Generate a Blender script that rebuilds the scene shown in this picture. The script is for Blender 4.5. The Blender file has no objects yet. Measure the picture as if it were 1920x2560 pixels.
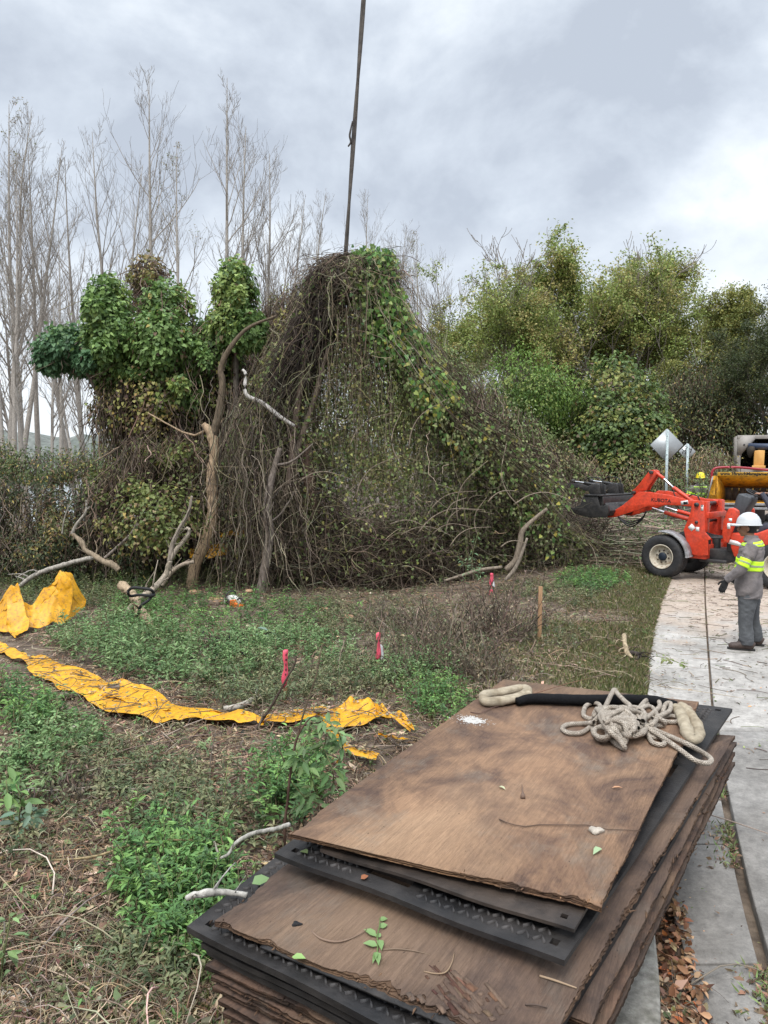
import bpy, math, random
import numpy as np
from mathutils import Vector, Matrix
R = math.radians
SC = bpy.context.scene
COL = SC.collection

# ---------------------------------------------------------------- camera
CAM_H = 2.35
FPX = 1900.0
PITCH = math.atan(122 / FPX)
cam_d = bpy.data.cameras.new('camera')
cam = bpy.data.objects.new('camera', cam_d); COL.objects.link(cam)
cam.location = (0, 0, CAM_H)
cam.rotation_euler = (math.pi / 2 - PITCH, 0, 0)
cam_d.sensor_fit = 'VERTICAL'; cam_d.sensor_height = 24.0
cam_d.lens = 24.0 * FPX / 2560
cam_d.clip_start = 0.05; cam_d.clip_end = 3000
SC.camera = cam

# ---------------------------------------------------------------- world
w = bpy.data.worlds.new('World'); SC.world = w; w.use_nodes = True
nt = w.node_tree; nt.nodes.clear()
def N(t, x=0, **kw):
    n = nt.nodes.new(t)
    for k, v in kw.items(): setattr(n, k, v)
    return n
SUN_EL, SUN_ROT = R(58), R(200)
sky = N('ShaderNodeTexSky', sky_type='NISHITA', sun_disc=False)
sky.sun_elevation = SUN_EL; sky.sun_rotation = SUN_ROT
bg1 = N('ShaderNodeBackground'); bg1.inputs['Strength'].default_value = 0.08
nt.links.new(sky.outputs[0], bg1.inputs['Color'])
tc = N('ShaderNodeTexCoord')
mp = N('ShaderNodeMapping'); mp.inputs['Scale'].default_value = (1.0, 1.0, 1.35); mp.inputs['Location'].default_value = (0.55, 0.1, 0.35)
nt.links.new(tc.outputs['Generated'], mp.inputs['Vector'])
nz = N('ShaderNodeTexNoise'); nz.inputs['Scale'].default_value = 3.3; nz.inputs['Detail'].default_value = 9; nz.inputs['Roughness'].default_value = 0.56
nz.inputs['Distortion'].default_value = 0.15
nt.links.new(mp.outputs[0], nz.inputs['Vector'])
cr = N('ShaderNodeValToRGB')
el = cr.color_ramp.elements
el[0].position = 0.39; el[0].color = (0.33, 0.365, 0.42, 1)
el[1].position = 0.63; el[1].color = (0.62, 0.65, 0.675, 1)
e = el.new(0.48); e.color = (0.41, 0.45, 0.505, 1)
e = el.new(0.58); e.color = (0.53, 0.57, 0.615, 1)
nt.links.new(nz.outputs[0], cr.inputs[0])
# the overcast sky is brighter overhead than near the horizon, with a pale gap low down
sep = N('ShaderNodeSeparateXYZ'); nt.links.new(tc.outputs['Generated'], sep.inputs[0])
mr = N('ShaderNodeMapRange'); mr.inputs['From Min'].default_value = 0.5; mr.inputs['From Max'].default_value = 1.0
mr.inputs['To Min'].default_value = 1.0; mr.inputs['To Max'].default_value = 3.4
nt.links.new(sep.outputs['Z'], mr.inputs['Value'])
low = N('ShaderNodeMapRange'); low.inputs['From Min'].default_value = 0.0; low.inputs['From Max'].default_value = 0.30
low.inputs['To Min'].default_value = 0.75; low.inputs['To Max'].default_value = 0.0
nt.links.new(sep.outputs['Z'], low.inputs['Value'])
mixc = N('ShaderNodeMix', data_type='RGBA'); nt.links.new(low.outputs[0], mixc.inputs['Factor'])
nt.links.new(cr.outputs[0], mixc.inputs['A']); mixc.inputs['B'].default_value = (0.64, 0.67, 0.70, 1)
bg2 = N('ShaderNodeBackground')
nt.links.new(mixc.outputs['Result'], bg2.inputs['Color']); nt.links.new(mr.outputs[0], bg2.inputs['Strength'])
mx = N('ShaderNodeMixShader'); mx.inputs[0].default_value = 0.93
nt.links.new(bg1.outputs[0], mx.inputs[1]); nt.links.new(bg2.outputs[0], mx.inputs[2])
wo = N('ShaderNodeOutputWorld'); nt.links.new(mx.outputs[0], wo.inputs['Surface'])

# ---------------------------------------------------------------- sun, exposure
sd = bpy.data.lights.new('sun', 'SUN'); sd.energy = 1.5; sd.angle = R(25); sd.color = (1.0, 0.96, 0.9)
so = bpy.data.objects.new('sun', sd); COL.objects.link(so)
_d = Vector((math.sin(SUN_ROT) * math.cos(SUN_EL), math.cos(SUN_ROT) * math.cos(SUN_EL), math.sin(SUN_EL)))
so.rotation_euler = (-_d).to_track_quat('-Z', 'Y').to_euler()
so.location = (0, 0, 30)
SC.view_settings.view_transform = 'Standard'; SC.view_settings.look = 'None'
SC.view_settings.exposure = 0.85; SC.view_settings.gamma = 1.0
SC.view_settings.use_curve_mapping = False

# ---------------------------------------------------------------- pixel -> world
_cp, _sp = math.cos(PITCH), math.sin(PITCH)
def ray(px, py):
    u, v = (px - 960) / FPX, (py - 1280) / FPX
    return np.array([u, _cp - v * _sp, -_sp - v * _cp])
def at(px, py, Y):
    d = ray(px, py); return np.array([0, 0, CAM_H]) + d * (Y / d[1])
def G(px, py, z=0.0):
    d = ray(px, py); return np.array([0, 0, CAM_H]) + d * ((z - CAM_H) / d[2])
def Gp(pts, z=0.0): return np.array([G(a, b, z) for a, b in pts])
def smooth01(t): t = np.clip(t, 0, 1); return t * t * (3 - 2 * t)

# ---------------------------------------------------------------- mesh builder
class MB:
    def __init__(s): s.V = []; s.F = []; s.C = []; s.n = 0
    def add(s, v, faces, col=(1, 1, 1)):
        v = np.asarray(v, float).reshape(-1, 3)
        if not isinstance(faces, (list, tuple)): faces = [faces]
        out = {}
        for f in faces:
            f = np.asarray(f, int)
            if f.ndim == 1: f = f[None]
            s.F.append(f + s.n)
        c = np.asarray(col, float)
        if c.ndim == 1: c = np.tile(c, (len(v), 1))
        s.V.append(v); s.C.append(c); s.n += len(v); return s
    def merge(s, o, M=None):
        for v, c in zip(o.V, o.C): s.V.append(v if M is None else (v @ M[:3, :3].T + M[:3, 3])); s.C.append(c)
        for f in o.F: s.F.append(f + s.n)
        s.n += o.n; return s
    def build(s, name, mat, parent=None, smooth=False, bevel=0, loc=None):
        me = bpy.data.meshes.new(name)
        V = np.concatenate(s.V) if s.V else np.zeros((0, 3))
        if loc is not None: V = V - np.asarray(loc)
        me.vertices.add(len(V)); me.vertices.foreach_set('co', V.astype(np.float32).ravel())
        idx = np.concatenate([f.ravel() for f in s.F]); cnt = np.concatenate([np.full(len(f), f.shape[1]) for f in s.F])
        me.loops.add(len(idx)); me.loops.foreach_set('vertex_index', idx.astype(np.int32))
        st = np.zeros(len(cnt), np.int32); st[1:] = np.cumsum(cnt)[:-1]
        me.polygons.add(len(cnt)); me.polygons.foreach_set('loop_start', st)
        if smooth: me.polygons.foreach_set('use_smooth', np.ones(len(cnt), bool))
        a = me.color_attributes.new('tint', 'FLOAT_COLOR', 'POINT')
        C = np.concatenate(s.C); C = np.concatenate([C, np.ones((len(C), 1))], 1)
        a.data.foreach_set('color', C.astype(np.float32).ravel())
        me.update(calc_edges=True)
        for m in (mat if isinstance(mat, (list, tuple)) else [mat]): me.materials.append(m)
        o = bpy.data.objects.new(name, me); COL.objects.link(o)
        if parent: o.parent = parent
        if loc is not None: o.location = loc
        if bevel:
            b = o.modifiers.new('bevel', 'BEVEL'); b.width = bevel; b.segments = 2; b.limit_method = 'ANGLE'; b.angle_limit = R(35)
        return o
def tag(o, label=None, cat=None, group=None, kind=None):
    if label: o['label'] = label
    if cat: o['category'] = cat
    if group: o['group'] = group
    if kind: o['kind'] = kind
    return o
def empty(name, loc=(0, 0, 0), rz=0.0, label=None, cat=None, group=None):
    o = bpy.data.objects.new(name, None); COL.objects.link(o); o.empty_display_size = 0.2
    o.location = loc; o.rotation_euler = (0, 0, rz); tag(o, label, cat, group); return o
def copy_tree(o, loc, rz, label, scale=1.0, parent=None):
    c = o.copy(); COL.objects.link(c)
    if parent is None:
        c.location = loc; c.rotation_euler = (0, 0, rz)
        c.scale = (scale,) * 3 if not isinstance(scale, tuple) else scale
        c['label'] = label
    else: c.parent = parent
    for ch in list(o.children): copy_tree(ch, None, None, None, parent=c)
    return c

def box(mb, lo, hi, col=(1, 1, 1), M=None):
    x0, y0, z0 = lo; x1, y1, z1 = hi
    v = np.array([[x0, y0, z0], [x1, y0, z0], [x1, y1, z0], [x0, y1, z0], [x0, y0, z1], [x1, y0, z1], [x1, y1, z1], [x0, y1, z1]], float)
    if M is not None: v = v @ M[:3, :3].T + M[:3, 3]
    f = np.array([[0, 3, 2, 1], [4, 5, 6, 7], [0, 1, 5, 4], [1, 2, 6, 5], [2, 3, 7, 6], [3, 0, 4, 7]])
    mb.add(v, f, col)
def mat4(loc=(0, 0, 0), rx=0, ry=0, rz=0, s=1):
    return np.array(Matrix.Translation(Vector(loc)) @ Matrix.Rotation(rz, 4, 'Z') @ Matrix.Rotation(ry, 4, 'Y') @ Matrix.Rotation(rx, 4, 'X') @ Matrix.Scale(s, 4))
def prism(mb, pts, a, b, axis='y', col=(1, 1, 1), fan=False):
    """outline pts (p,q) extruded along axis from a to b. axis y: (x,z); z: (x,y); x: (y,z)"""
    p = np.asarray(pts, float); n = len(p)
    def mk(t):
        o = np.zeros((n, 3))
        if axis == 'y': o[:, 0] = p[:, 0]; o[:, 1] = t; o[:, 2] = p[:, 1]
        elif axis == 'z': o[:, 0] = p[:, 0]; o[:, 1] = p[:, 1]; o[:, 2] = t
        else: o[:, 0] = t; o[:, 1] = p[:, 0]; o[:, 2] = p[:, 1]
        return o
    v = np.concatenate([mk(a), mk(b)])
    area = 0.5 * np.sum(p[:, 0] * np.roll(p[:, 1], -1) - np.roll(p[:, 0], -1) * p[:, 1])
    i = np.arange(n); j = (i + 1) % n
    q = np.stack([i, j, j + n, i + n], 1)
    flip = (area > 0) ^ (axis == 'y') ^ (b < a)
    if fan:
        c0 = v[:n].mean(0); c1_ = v[n:].mean(0); v = np.concatenate([v, [c0, c1_]]); t0_ = np.stack([np.full(n, 2 * n), i, j], 1); t1_ = np.stack([np.full(n, 2 * n + 1), j + n, i + n], 1)
        if not flip: q = q[:, ::-1]; caps = [t0_, t1_]
        else: caps = [t0_[:, ::-1], t1_[:, ::-1]]
    elif not flip: q = q[:, ::-1]; caps = [i[None], (i + n)[None, ::-1]]
    else: caps = [i[None, ::-1], (i + n)[None]]
    mb.add(v, [q] + caps, col)
def frames(P):
    """tangents and normals of polylines P (N,M,3)"""
    T = np.gradient(P, axis=1); T /= np.linalg.norm(T, axis=2, keepdims=True) + 1e-9
    ref = np.where(np.abs(T[:, :1, 2:3]) > 0.9, np.array([1., 0, 0]), np.array([0, 0, 1.]))
    ref = np.broadcast_to(ref, T.shape)
    A = np.cross(T, ref); A /= np.linalg.norm(A, axis=2, keepdims=True) + 1e-9
    B = np.cross(T, A); return T, A, B
def tubes(mb, P, Rr, k=4, col=(1, 1, 1), cap=True):
    P = np.asarray(P, float); 
    if P.ndim == 2: P = P[None]
    n, m, _ = P.shape
    Rr = np.asarray(Rr, float)
    if Rr.ndim == 0: Rr = np.full((n, m), Rr)
    elif Rr.ndim == 1: Rr = np.tile(Rr[None], (n, 1)) if len(Rr) == m else np.tile(Rr[:, None], (1, m))
    T, A, B = frames(P)
    th = np.arange(k) * 2 * math.pi / k
    ring = P[:, :, None] + Rr[:, :, None, None] * (A[:, :, None] * np.cos(th)[None, None, :, None] + B[:, :, None] * np.sin(th)[None, None, :, None])
    v = ring.reshape(-1, 3)
    base = (np.arange(n) * m * k)[:, None, None] + (np.arange(m - 1) * k)[None, :, None]
    i = np.arange(k)[None, None]; j = (i + 1) % k
    f = np.stack([base + i, base + j, base + k + j, base + k + i], -1).reshape(-1, 4)
    faces = [f]
    if cap and k > 3:
        e0 = (np.arange(n) * m * k)[:, None] + np.arange(k)[None, ::-1]; e1 = (np.arange(n) * m * k + (m - 1) * k)[:, None] + np.arange(k)[None]
        faces += [e0, e1]
    c = np.asarray(col, float)
    if c.ndim == 2 and len(c) == n: c = np.repeat(c, m * k, 0)
    mb.add(v, faces, c)
def spline(pts, n):
    """Catmull-Rom resample"""
    p = np.asarray(pts, float); p = np.concatenate([[2 * p[0] - p[1]], p, [2 * p[-1] - p[-2]]])
    m = len(p) - 3; t = np.linspace(0, m - 1e-6, n); i = t.astype(int); u = (t - i)[:, None]
    a, b, c, d = p[i], p[i + 1], p[i + 2], p[i + 3]
    return 0.5 * (2 * b + (c - a) * u + (2 * a - 5 * b + 4 * c - d) * u ** 2 + (3 * b - a - 3 * c + d) * u ** 3)
def tube(mb, pts, r, k=8, n=None, col=(1, 1, 1)):
    pts = np.asarray(pts, float)
    if n: 
        r = np.asarray(r, float); 
        rr = np.full(n, float(r)) if r.ndim == 0 else np.interp(np.linspace(0, 1, n), np.linspace(0, 1, len(r)), r)
        pts = spline(pts, n); r = rr
    tubes(mb, pts[None], np.asarray(r, float) if np.ndim(r) == 0 else np.asarray(r, float)[None], k, col)
def cyl(mb, a, b, r, k=16, col=(1, 1, 1), r2=None):
    tubes(mb, np.array([[a, b]], float), np.array([[r, r if r2 is None else r2]]), k, col)
def lathe(mb, prof, center, axis, k=32, col=(1, 1, 1), cap=True):
    """prof list of (radius, offset along axis)"""
    ax = np.asarray(axis, float); ax /= np.linalg.norm(ax)
    ref = np.array([0, 0, 1.]) if abs(ax[2]) < .9 else np.array([1., 0, 0])
    A = np.cross(ax, ref); A /= np.linalg.norm(A); B = np.cross(ax, A)
    th = np.arange(k) * 2 * math.pi / k
    v = np.concatenate([np.asarray(center) + ax * h + r * (A * np.cos(th)[:, None] + B * np.sin(th)[:, None]) for r, h in prof])
    m = len(prof); i = np.arange(k)[None]; j = (i + 1) % k; b = (np.arange(m - 1) * k)[:, None]
    f = np.stack([b + i, b + k + i, b + k + j, b + j], -1).reshape(-1, 4)
    fs = [f]
    if cap and prof[0][0] > 1e-4: fs.append(np.arange(k)[None])
    if cap and prof[-1][0] > 1e-4: fs.append(((m - 1) * k + np.arange(k)[::-1])[None])
    mb.add(v, fs, col)
LEAF = {
    'diamond': ([(0, 0, 0), (.4, .5, .08), (1, 0, 0), (.4, -.5, .08)], [[0, 1, 2, 3]]),
    'leaf': ([(0, 0, 0), (.28, .42, .10), (.62, .36, .10), (1, 0, -.06), (.62, -.36, .10), (.28, -.42, .10)], [[0, 1, 2, 3], [0, 3, 4, 5]]),
    'heart': ([(0.06, 0, 0), (-.06, .30, .08), (.22, .52, .10), (.60, .34, .06), (1, 0, -.08), (.60, -.34, .06), (.22, -.52, .10), (-.06, -.30, .08)],
              [[0, 1, 2, 3], [0, 3, 4, 5], [0, 5, 6, 7]]),
    'blade': ([(0, -.5, 0), (0, .5, 0), (.6, .3, .04), (1, 0, -.12), (.6, -.3, .04)], [[0, 1, 2, 3, 4]]),
}
def leaves(mb, P, D, Nn, L, W, col, kind='leaf'):
    P = np.asarray(P, float); n = len(P)
    D = D / (np.linalg.norm(D, axis=1, keepdims=True) + 1e-9)
    S = np.cross(Nn, D); S /= np.linalg.norm(S, axis=1, keepdims=True) + 1e-9
    U = np.cross(D, S)
    tp, tf = LEAF[kind]; tp = np.array(tp, float); m = len(tp)
    L = np.broadcast_to(L, n)[:, None, None]; W = np.broadcast_to(W, n)[:, None, None]
    v = P[:, None] + D[:, None] * tp[None, :, 0:1] * L + S[:, None] * tp[None, :, 1:2] * W + U[:, None] * tp[None, :, 2:3] * L
    fs = []
    for f in tf: fs.append((np.arange(n) * m)[:, None] + np.array(f)[None])
    c = np.repeat(np.broadcast_to(np.asarray(col, float), (n, 3)), m, 0)
    mb.add(v.reshape(-1, 3), fs, c)
def pal(rng, n, colors, weights=None, var=0.25):
    c = np.array(colors, float); 
    p = None if weights is None else np.array(weights, float) / sum(weights)
    o = c[rng.choice(len(c), n, p=p)]
    return np.clip(o * (1 + rng.normal(0, var, (n, 1))) * (1 + rng.normal(0, .06, (n, 3))), 0.002, 1)
def unit(rng, n):
    v = rng.normal(size=(n, 3)); return v / np.linalg.norm(v, axis=1, keepdims=True)

# smooth value noise for placing things
def vnoise(x, y, seed=0, s=1.0):
    x = np.asarray(x, float) * s; y = np.asarray(y, float) * s
    xi = np.floor(x).astype(np.int64); yi = np.floor(y).astype(np.int64); fx = smooth01(x - xi); fy = smooth01(y - yi)
    def h(a, b):
        q = (a * 374761393 + b * 668265263 + seed * 982451653) & 0x7fffffff
        q = ((q ^ (q >> 13)) * 1274126177) & 0x7fffffff
        return ((q ^ (q >> 16)) & 0xffff) / 65535.0
    return (h(xi, yi) * (1 - fx) + h(xi + 1, yi) * fx) * (1 - fy) + (h(xi, yi + 1) * (1 - fx) + h(xi + 1, yi + 1) * fx) * fy

# ---------------------------------------------------------------- materials
def mat(name, color=(.5, .5, .5), rough=.7, metal=0.0, tint=False, noise=0.0, nscale=8.0, color2=None, bump=0.0, bscale=40.0, stretch=(1, 1, 1),
        transl=0.0, spec=0.5, contrast=(0.35, 0.65), coat=0.0, detail=6):
    m = bpy.data.materials.new(name); m.use_nodes = True; t = m.node_tree; ns = t.nodes; L = t.links
    b = ns['Principled BSDF']; b.inputs['Roughness'].default_value = rough; b.inputs['Metallic'].default_value = metal
    b.inputs['Specular IOR Level'].default_value = spec
    if coat: b.inputs['Coat Weight'].default_value = coat
    co = ns.new('ShaderNodeTexCoord'); mpn = ns.new('ShaderNodeMapping'); mpn.inputs['Scale'].default_value = stretch
    L.new(co.outputs['Object'], mpn.inputs['Vector'])
    cur = None
    rgb = ns.new('ShaderNodeRGB'); rgb.outputs[0].default_value = (*color, 1); cur = rgb.outputs[0]
    if color2 is not None:
        nz = ns.new('ShaderNodeTexNoise'); nz.inputs['Scale'].default_value = nscale; nz.inputs['Detail'].default_value = detail; nz.inputs['Roughness'].default_value = .6
        L.new(mpn.outputs[0], nz.inputs['Vector'])
        mr = ns.new('ShaderNodeMapRange'); mr.inputs['From Min'].default_value = contrast[0]; mr.inputs['From Max'].default_value = contrast[1]
        L.new(nz.outputs[0], mr.inputs['Value'])
        mi = ns.new('ShaderNodeMix'); mi.data_type = 'RGBA'; L.new(mr.outputs[0], mi.inputs['Factor'])
        L.new(cur, mi.inputs['A']); mi.inputs['B'].default_value = (*color2, 1); cur = mi.outputs['Result']
    if noise:
        nz2 = ns.new('ShaderNodeTexNoise'); nz2.inputs['Scale'].default_value = nscale * 3.1; nz2.inputs['Detail'].default_value = 8
        L.new(mpn.outputs[0], nz2.inputs['Vector'])
        mr2 = ns.new('ShaderNodeMapRange'); mr2.inputs['From Min'].default_value = .3; mr2.inputs['From Max'].default_value = .7
        mr2.inputs['To Min'].default_value = 1 - noise; mr2.inputs['To Max'].default_value = 1 + noise
        L.new(nz2.outputs[0], mr2.inputs['Value'])
        hs = ns.new('ShaderNodeMix'); hs.data_type = 'RGBA'; hs.blend_type = 'MULTIPLY'; hs.inputs['Factor'].default_value = 1
        L.new(cur, hs.inputs['A']); L.new(mr2.outputs[0], hs.inputs['B']); cur = hs.outputs['Result']
    if tint:
        a = ns.new('ShaderNodeAttribute'); a.attribute_name = 'tint'
        hs = ns.new('ShaderNodeMix'); hs.data_type = 'RGBA'; hs.blend_type = 'MULTIPLY'; hs.inputs['Factor'].default_value = 1
        L.new(cur, hs.inputs['A']); L.new(a.outputs['Color'], hs.inputs['B']); cur = hs.outputs['Result']
    L.new(cur, b.inputs['Base Color'])
    if bump:
        nb = ns.new('ShaderNodeTexNoise'); nb.inputs['Scale'].default_value = bscale; nb.inputs['Detail'].default_value = 8; nb.inputs['Roughness'].default_value = .65
        L.new(mpn.outputs[0], nb.inputs['Vector'])
        bp = ns.new('ShaderNodeBump'); bp.inputs['Strength'].default_value = bump; bp.inputs['Distance'].default_value = .02
        L.new(nb.outputs[0], bp.inputs['Height']); L.new(bp.outputs[0], b.inputs['Normal'])
    if transl:
        tr = ns.new('ShaderNodeBsdfTranslucent'); L.new(cur, tr.inputs['Color'])
        ms = ns.new('ShaderNodeMixShader'); ms.inputs[0].default_value = transl
        L.new(b.outputs[0], ms.inputs[1]); L.new(tr.outputs[0], ms.inputs[2]); L.new(ms.outputs[0], ns['Material Output'].inputs['Surface'])
    return m
M_LEAF = mat('leaf', (1.35, 1.3, 1.3), .55, tint=True, transl=.3, spec=.35)
M_LITTER = mat('dead_leaf', (1.3, 1.3, 1.3), .8, tint=True, transl=.1, spec=.2)
M_TWIG = mat('twig', (1.3, 1.3, 1.3), .85, tint=True, spec=.2)
M_BARK = mat('bark', (1, 1, 1), .9, tint=True, noise=.45, nscale=14, stretch=(1, 1, .25), bump=.5, bscale=60, spec=.2)
M_RED = mat('orange_red_paint', (.60, .055, .022), .42, color2=(.30, .05, .03), nscale=7, contrast=(.5, .8), noise=.2, bump=.03, bscale=30)
M_BLK = mat('black_steel', (.022, .022, .024), .5, color2=(.045, .042, .04), nscale=12, noise=.3, bump=.15)
M_BLKP = mat('black_plastic', (.018, .018, .02), .55)
M_CHROME = mat('chrome_rod', (.7, .7, .72), .18, metal=1)
M_TYRE = mat('tyre_rubber', (.022, .022, .024), .75, noise=.35, nscale=6, color2=(.05, .045, .04), contrast=(.5, .8), bump=.2, bscale=30)
M_RIM = mat('rim_paint', (.52, .47, .38), .6, color2=(.22, .12, .06), nscale=14, contrast=(.52, .72), noise=.15)
M_HOSE = mat('hydraulic_hose', (.012, .012, .013), .45)
M_WHITE = mat('white_sticker', (.75, .75, .74), .5, noise=.15, nscale=40)
M_GREYF = mat('worn_grey_paint', (.30, .31, .33), .5, color2=(.16, .15, .14), nscale=10, noise=.2)
# ================================================================ ground, pavement, water
JOINT = Gp([(1960, 2600), (1916, 2424), (1864, 2242), (1829, 2077), (1805, 1956), (1781, 1765), (1771, 1632), (1767, 1574), (1763, 1506), (1762, 1439)])
EDGE = Gp([(1775, 2640), (1755, 2559), (1703, 2359), (1673, 2229), (1650, 2100), (1630, 1950), (1622, 1800), (1620, 1675), (1637, 1570), (1654, 1506), (1674, 1459)])
def ext(P, far=60):
    P = P[np.argsort(P[:, 1])]
    d = P[-1] - P[-3]; d /= d[1]; 
    q = [P[-1] + d * t for t in (3, 8, 20, far)]
    d0 = P[0] - P[1]; d0 /= abs(d0[1])
    return np.concatenate([[P[0] + d0 * 4], P, q])
JOINT = ext(JOINT); EDGE = ext(EDGE)
def edge_x(y): return np.interp(y, EDGE[:, 1], EDGE[:, 0])
def joint_x(y): return np.interp(y, JOINT[:, 1], JOINT[:, 0])
def gz(x, y):
    x = np.asarray(x, float); y = np.asarray(y, float)
    d = edge_x(y) - x                                # metres left of the pavement
    z = np.where(d > 0, -0.02 + 0.07 * smooth01(d / 0.8), -0.05)
    amp = smooth01((d - .3) / 1.5)
    z = z + amp * (0.16 * (vnoise(x, y, 3, .8) - .5) + 0.06 * (vnoise(x, y, 5, 2.7) - .5))
    z = z + 0.30 * smooth01((y - 17) / 6) * smooth01((x - 3) / 3)
    z = z - 1.7 * smooth01((y - 26) / 14) * smooth01((-x - 2) / 8)
    return z
rg = np.random.default_rng(11)
def axis_vals(segs):
    o = []
    for a, b, st in segs: o += list(np.arange(a, b, st))
    return np.array(o + [segs[-1][1]])
xs = axis_vals([(-700, -100, 100), (-100, -30, 10), (-30, -9, 1.5), (-9, 9, .12), (9, 30, 1.5), (30, 100, 10), (100, 700, 100)])
ys = axis_vals([(-60, -3, 5), (-3, 1.8, .6), (1.8, 17, .12), (17, 30, .5), (30, 60, 3), (60, 900, 60)])
X, Y = np.meshgrid(xs, ys); Z = gz(X, Y)
nx, ny = len(xs), len(ys)
i = (np.arange(ny - 1)[:, None] * nx + np.arange(nx - 1)[None]).ravel()
mb = MB(); mb.add(np.stack([X, Y, Z], -1).reshape(-1, 3), np.stack([i, i + 1, i + 1 + nx, i + nx], 1))
M_DIRT = mat('forest_soil', (.085, .06, .043), .95, color2=(.17, .13, .095), nscale=3.2, noise=.4, bump=.9, bscale=22, contrast=(.38, .62))
tag(mb.build('ground', M_DIRT, smooth=True), kind='structure')

# concrete
def concrete(name, base, dark, dust=None):
    m = mat(name, base, .85, color2=dark, nscale=2.0, noise=.22, bump=.35, bscale=90, contrast=(.40, .66))
    return m
M_CONC = mat('pale_concrete', (.43, .405, .375), .85, color2=(.28, .26, .235), nscale=1.3, noise=.16, bump=.3, bscale=70)
t = M_CONC.node_tree; ns = t.nodes; L = t.links                      # sawdust blown over the far half of the walk
b = ns['Principled BSDF']; old = b.inputs['Base Color'].links[0].from_socket
co = ns.new('ShaderNodeTexCoord'); sp = ns.new('ShaderNodeSeparateXYZ'); L.new(co.outputs['Object'], sp.inputs[0])
ramp = ns.new('ShaderNodeMapRange'); ramp.inputs['From Min'].default_value = 8.2; ramp.inputs['From Max'].default_value = 12.5; ramp.inputs['To Max'].default_value = .62
L.new(sp.outputs['Y'], ramp.inputs['Value'])
nn = ns.new('ShaderNodeTexNoise'); nn.inputs['Scale'].default_value = 1.6; nn.inputs['Detail'].default_value = 9; L.new(co.outputs['Object'], nn.inputs['Vector'])
ad = ns.new('ShaderNodeMath'); ad.operation = 'ADD'; L.new(ramp.outputs[0], ad.inputs[0]); L.new(nn.outputs[0], ad.inputs[1])
th = ns.new('ShaderNodeMapRange'); th.inputs['From Min'].default_value = .72; th.inputs['From Max'].default_value = 1.0; th.inputs['To Max'].default_value = .7
L.new(ad.outputs[0], th.inputs['Value'])
mi = ns.new('ShaderNodeMix'); mi.data_type = 'RGBA'; L.new(th.outputs[0], mi.inputs['Factor']); L.new(old, mi.inputs['A']); mi.inputs['B'].default_value = (.44, .335, .255, 1)
nearr = ns.new('ShaderNodeMapRange'); nearr.inputs['From Min'].default_value = 6.55; nearr.inputs['From Max'].default_value = 6.6
nearr.inputs['To Min'].default_value = .62; nearr.inputs['To Max'].default_value = 1.0                 # older, greyer slabs this side of the cross joint
L.new(sp.outputs['Y'], nearr.inputs['Value'])
mm = ns.new('ShaderNodeMix'); mm.data_type = 'RGBA'; mm.blend_type = 'MULTIPLY'; mm.inputs['Factor'].default_value = 1
L.new(mi.outputs['Result'], mm.inputs['A']); L.new(nearr.outputs[0], mm.inputs['B'])
vo = ns.new('ShaderNodeTexNoise'); vo.inputs['Scale'].default_value = 16; vo.inputs['Detail'].default_value = 9; vo.inputs['Roughness'].default_value = .85; L.new(co.outputs['Object'], vo.inputs['Vector'])      # exposed aggregate and grime specks
vr = ns.new('ShaderNodeMapRange'); vr.inputs['From Min'].default_value = .33; vr.inputs['From Max'].default_value = .67; vr.inputs['To Min'].default_value = .55; vr.inputs['To Max'].default_value = 1.3; L.new(vo.outputs[0], vr.inputs['Value'])
m3 = ns.new('ShaderNodeMix'); m3.data_type = 'RGBA'; m3.blend_type = 'MULTIPLY'; m3.inputs['Factor'].default_value = 1; L.new(mm.outputs['Result'], m3.inputs['A']); L.new(vr.outputs[0], m3.inputs['B'])
L.new(m3.outputs['Result'], b.inputs['Base Color'])

def slab_strip(mb, yb, fL, fR, z=0.0, th=.09, gap=.008, wob=0):
    """slabs between transverse joints at yb, left/right edge functions"""
    for a, c in zip(yb[:-1], yb[1:]):
        yy = np.linspace(a + gap, c - gap, max(3, int((c - a) / .25)))
        l = np.stack([fL(yy), yy, np.full_like(yy, z)], 1); r = np.stack([fR(yy), yy, np.full_like(yy, z)], 1)
        l[:, 0] += wob * (vnoise(yy, yy * 0, 9, 3) - .5)
        zz = .30 * smooth01((yy - 17) / 6); l[:, 2] += zz; r[:, 2] += zz
        n = len(yy)
        lo = l.copy(); lo[:, 2] -= th; ro = r.copy(); ro[:, 2] -= th
        v = np.concatenate([l, r, lo, ro]); i = np.arange(n - 1)
        top = np.stack([i, i + n, i + n + 1, i + 1], 1)
        sl = np.stack([i + 2 * n, i, i + 1, i + 1 + 2 * n], 1); sr = np.stack([i + n, i + 3 * n, i + 3 * n + 1, i + n + 1], 1)
        ends = np.array([[0, 2 * n, 3 * n, n], [n - 1, 2 * n - 1, 4 * n - 1, 3 * n - 1]])
        mb.add(v, [top, sl, sr, ends])
yb = [-1.0, 1.6, G(1800, 2410)[1], G(1730, 2110)[1], G(1870, 1832)[1], 8.6, 10.8, 13.0, 15.2, 17.4, 19.6, 22, 26, 32, 40, 60]
mb = MB(); slab_strip(mb, yb, edge_x, lambda y: joint_x(y) - np.where(y > 6.6, .012, .03), 0.0, wob=.05)
tag(mb.build('path', M_CONC, bevel=.006), kind='structure')
mb = MB(); slab_strip(mb, [-1, 2.2, G(1870, 1832)[1], 9.6, 13.0, 16.2, 19.4, 23, 32, 60], lambda y: joint_x(y) + np.where(y > 6.6, .012, .03), lambda y: joint_x(y) + 6.0, 0.018)
tag(mb.build('pavement', M_CONC, bevel=.008), kind='structure')
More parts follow.
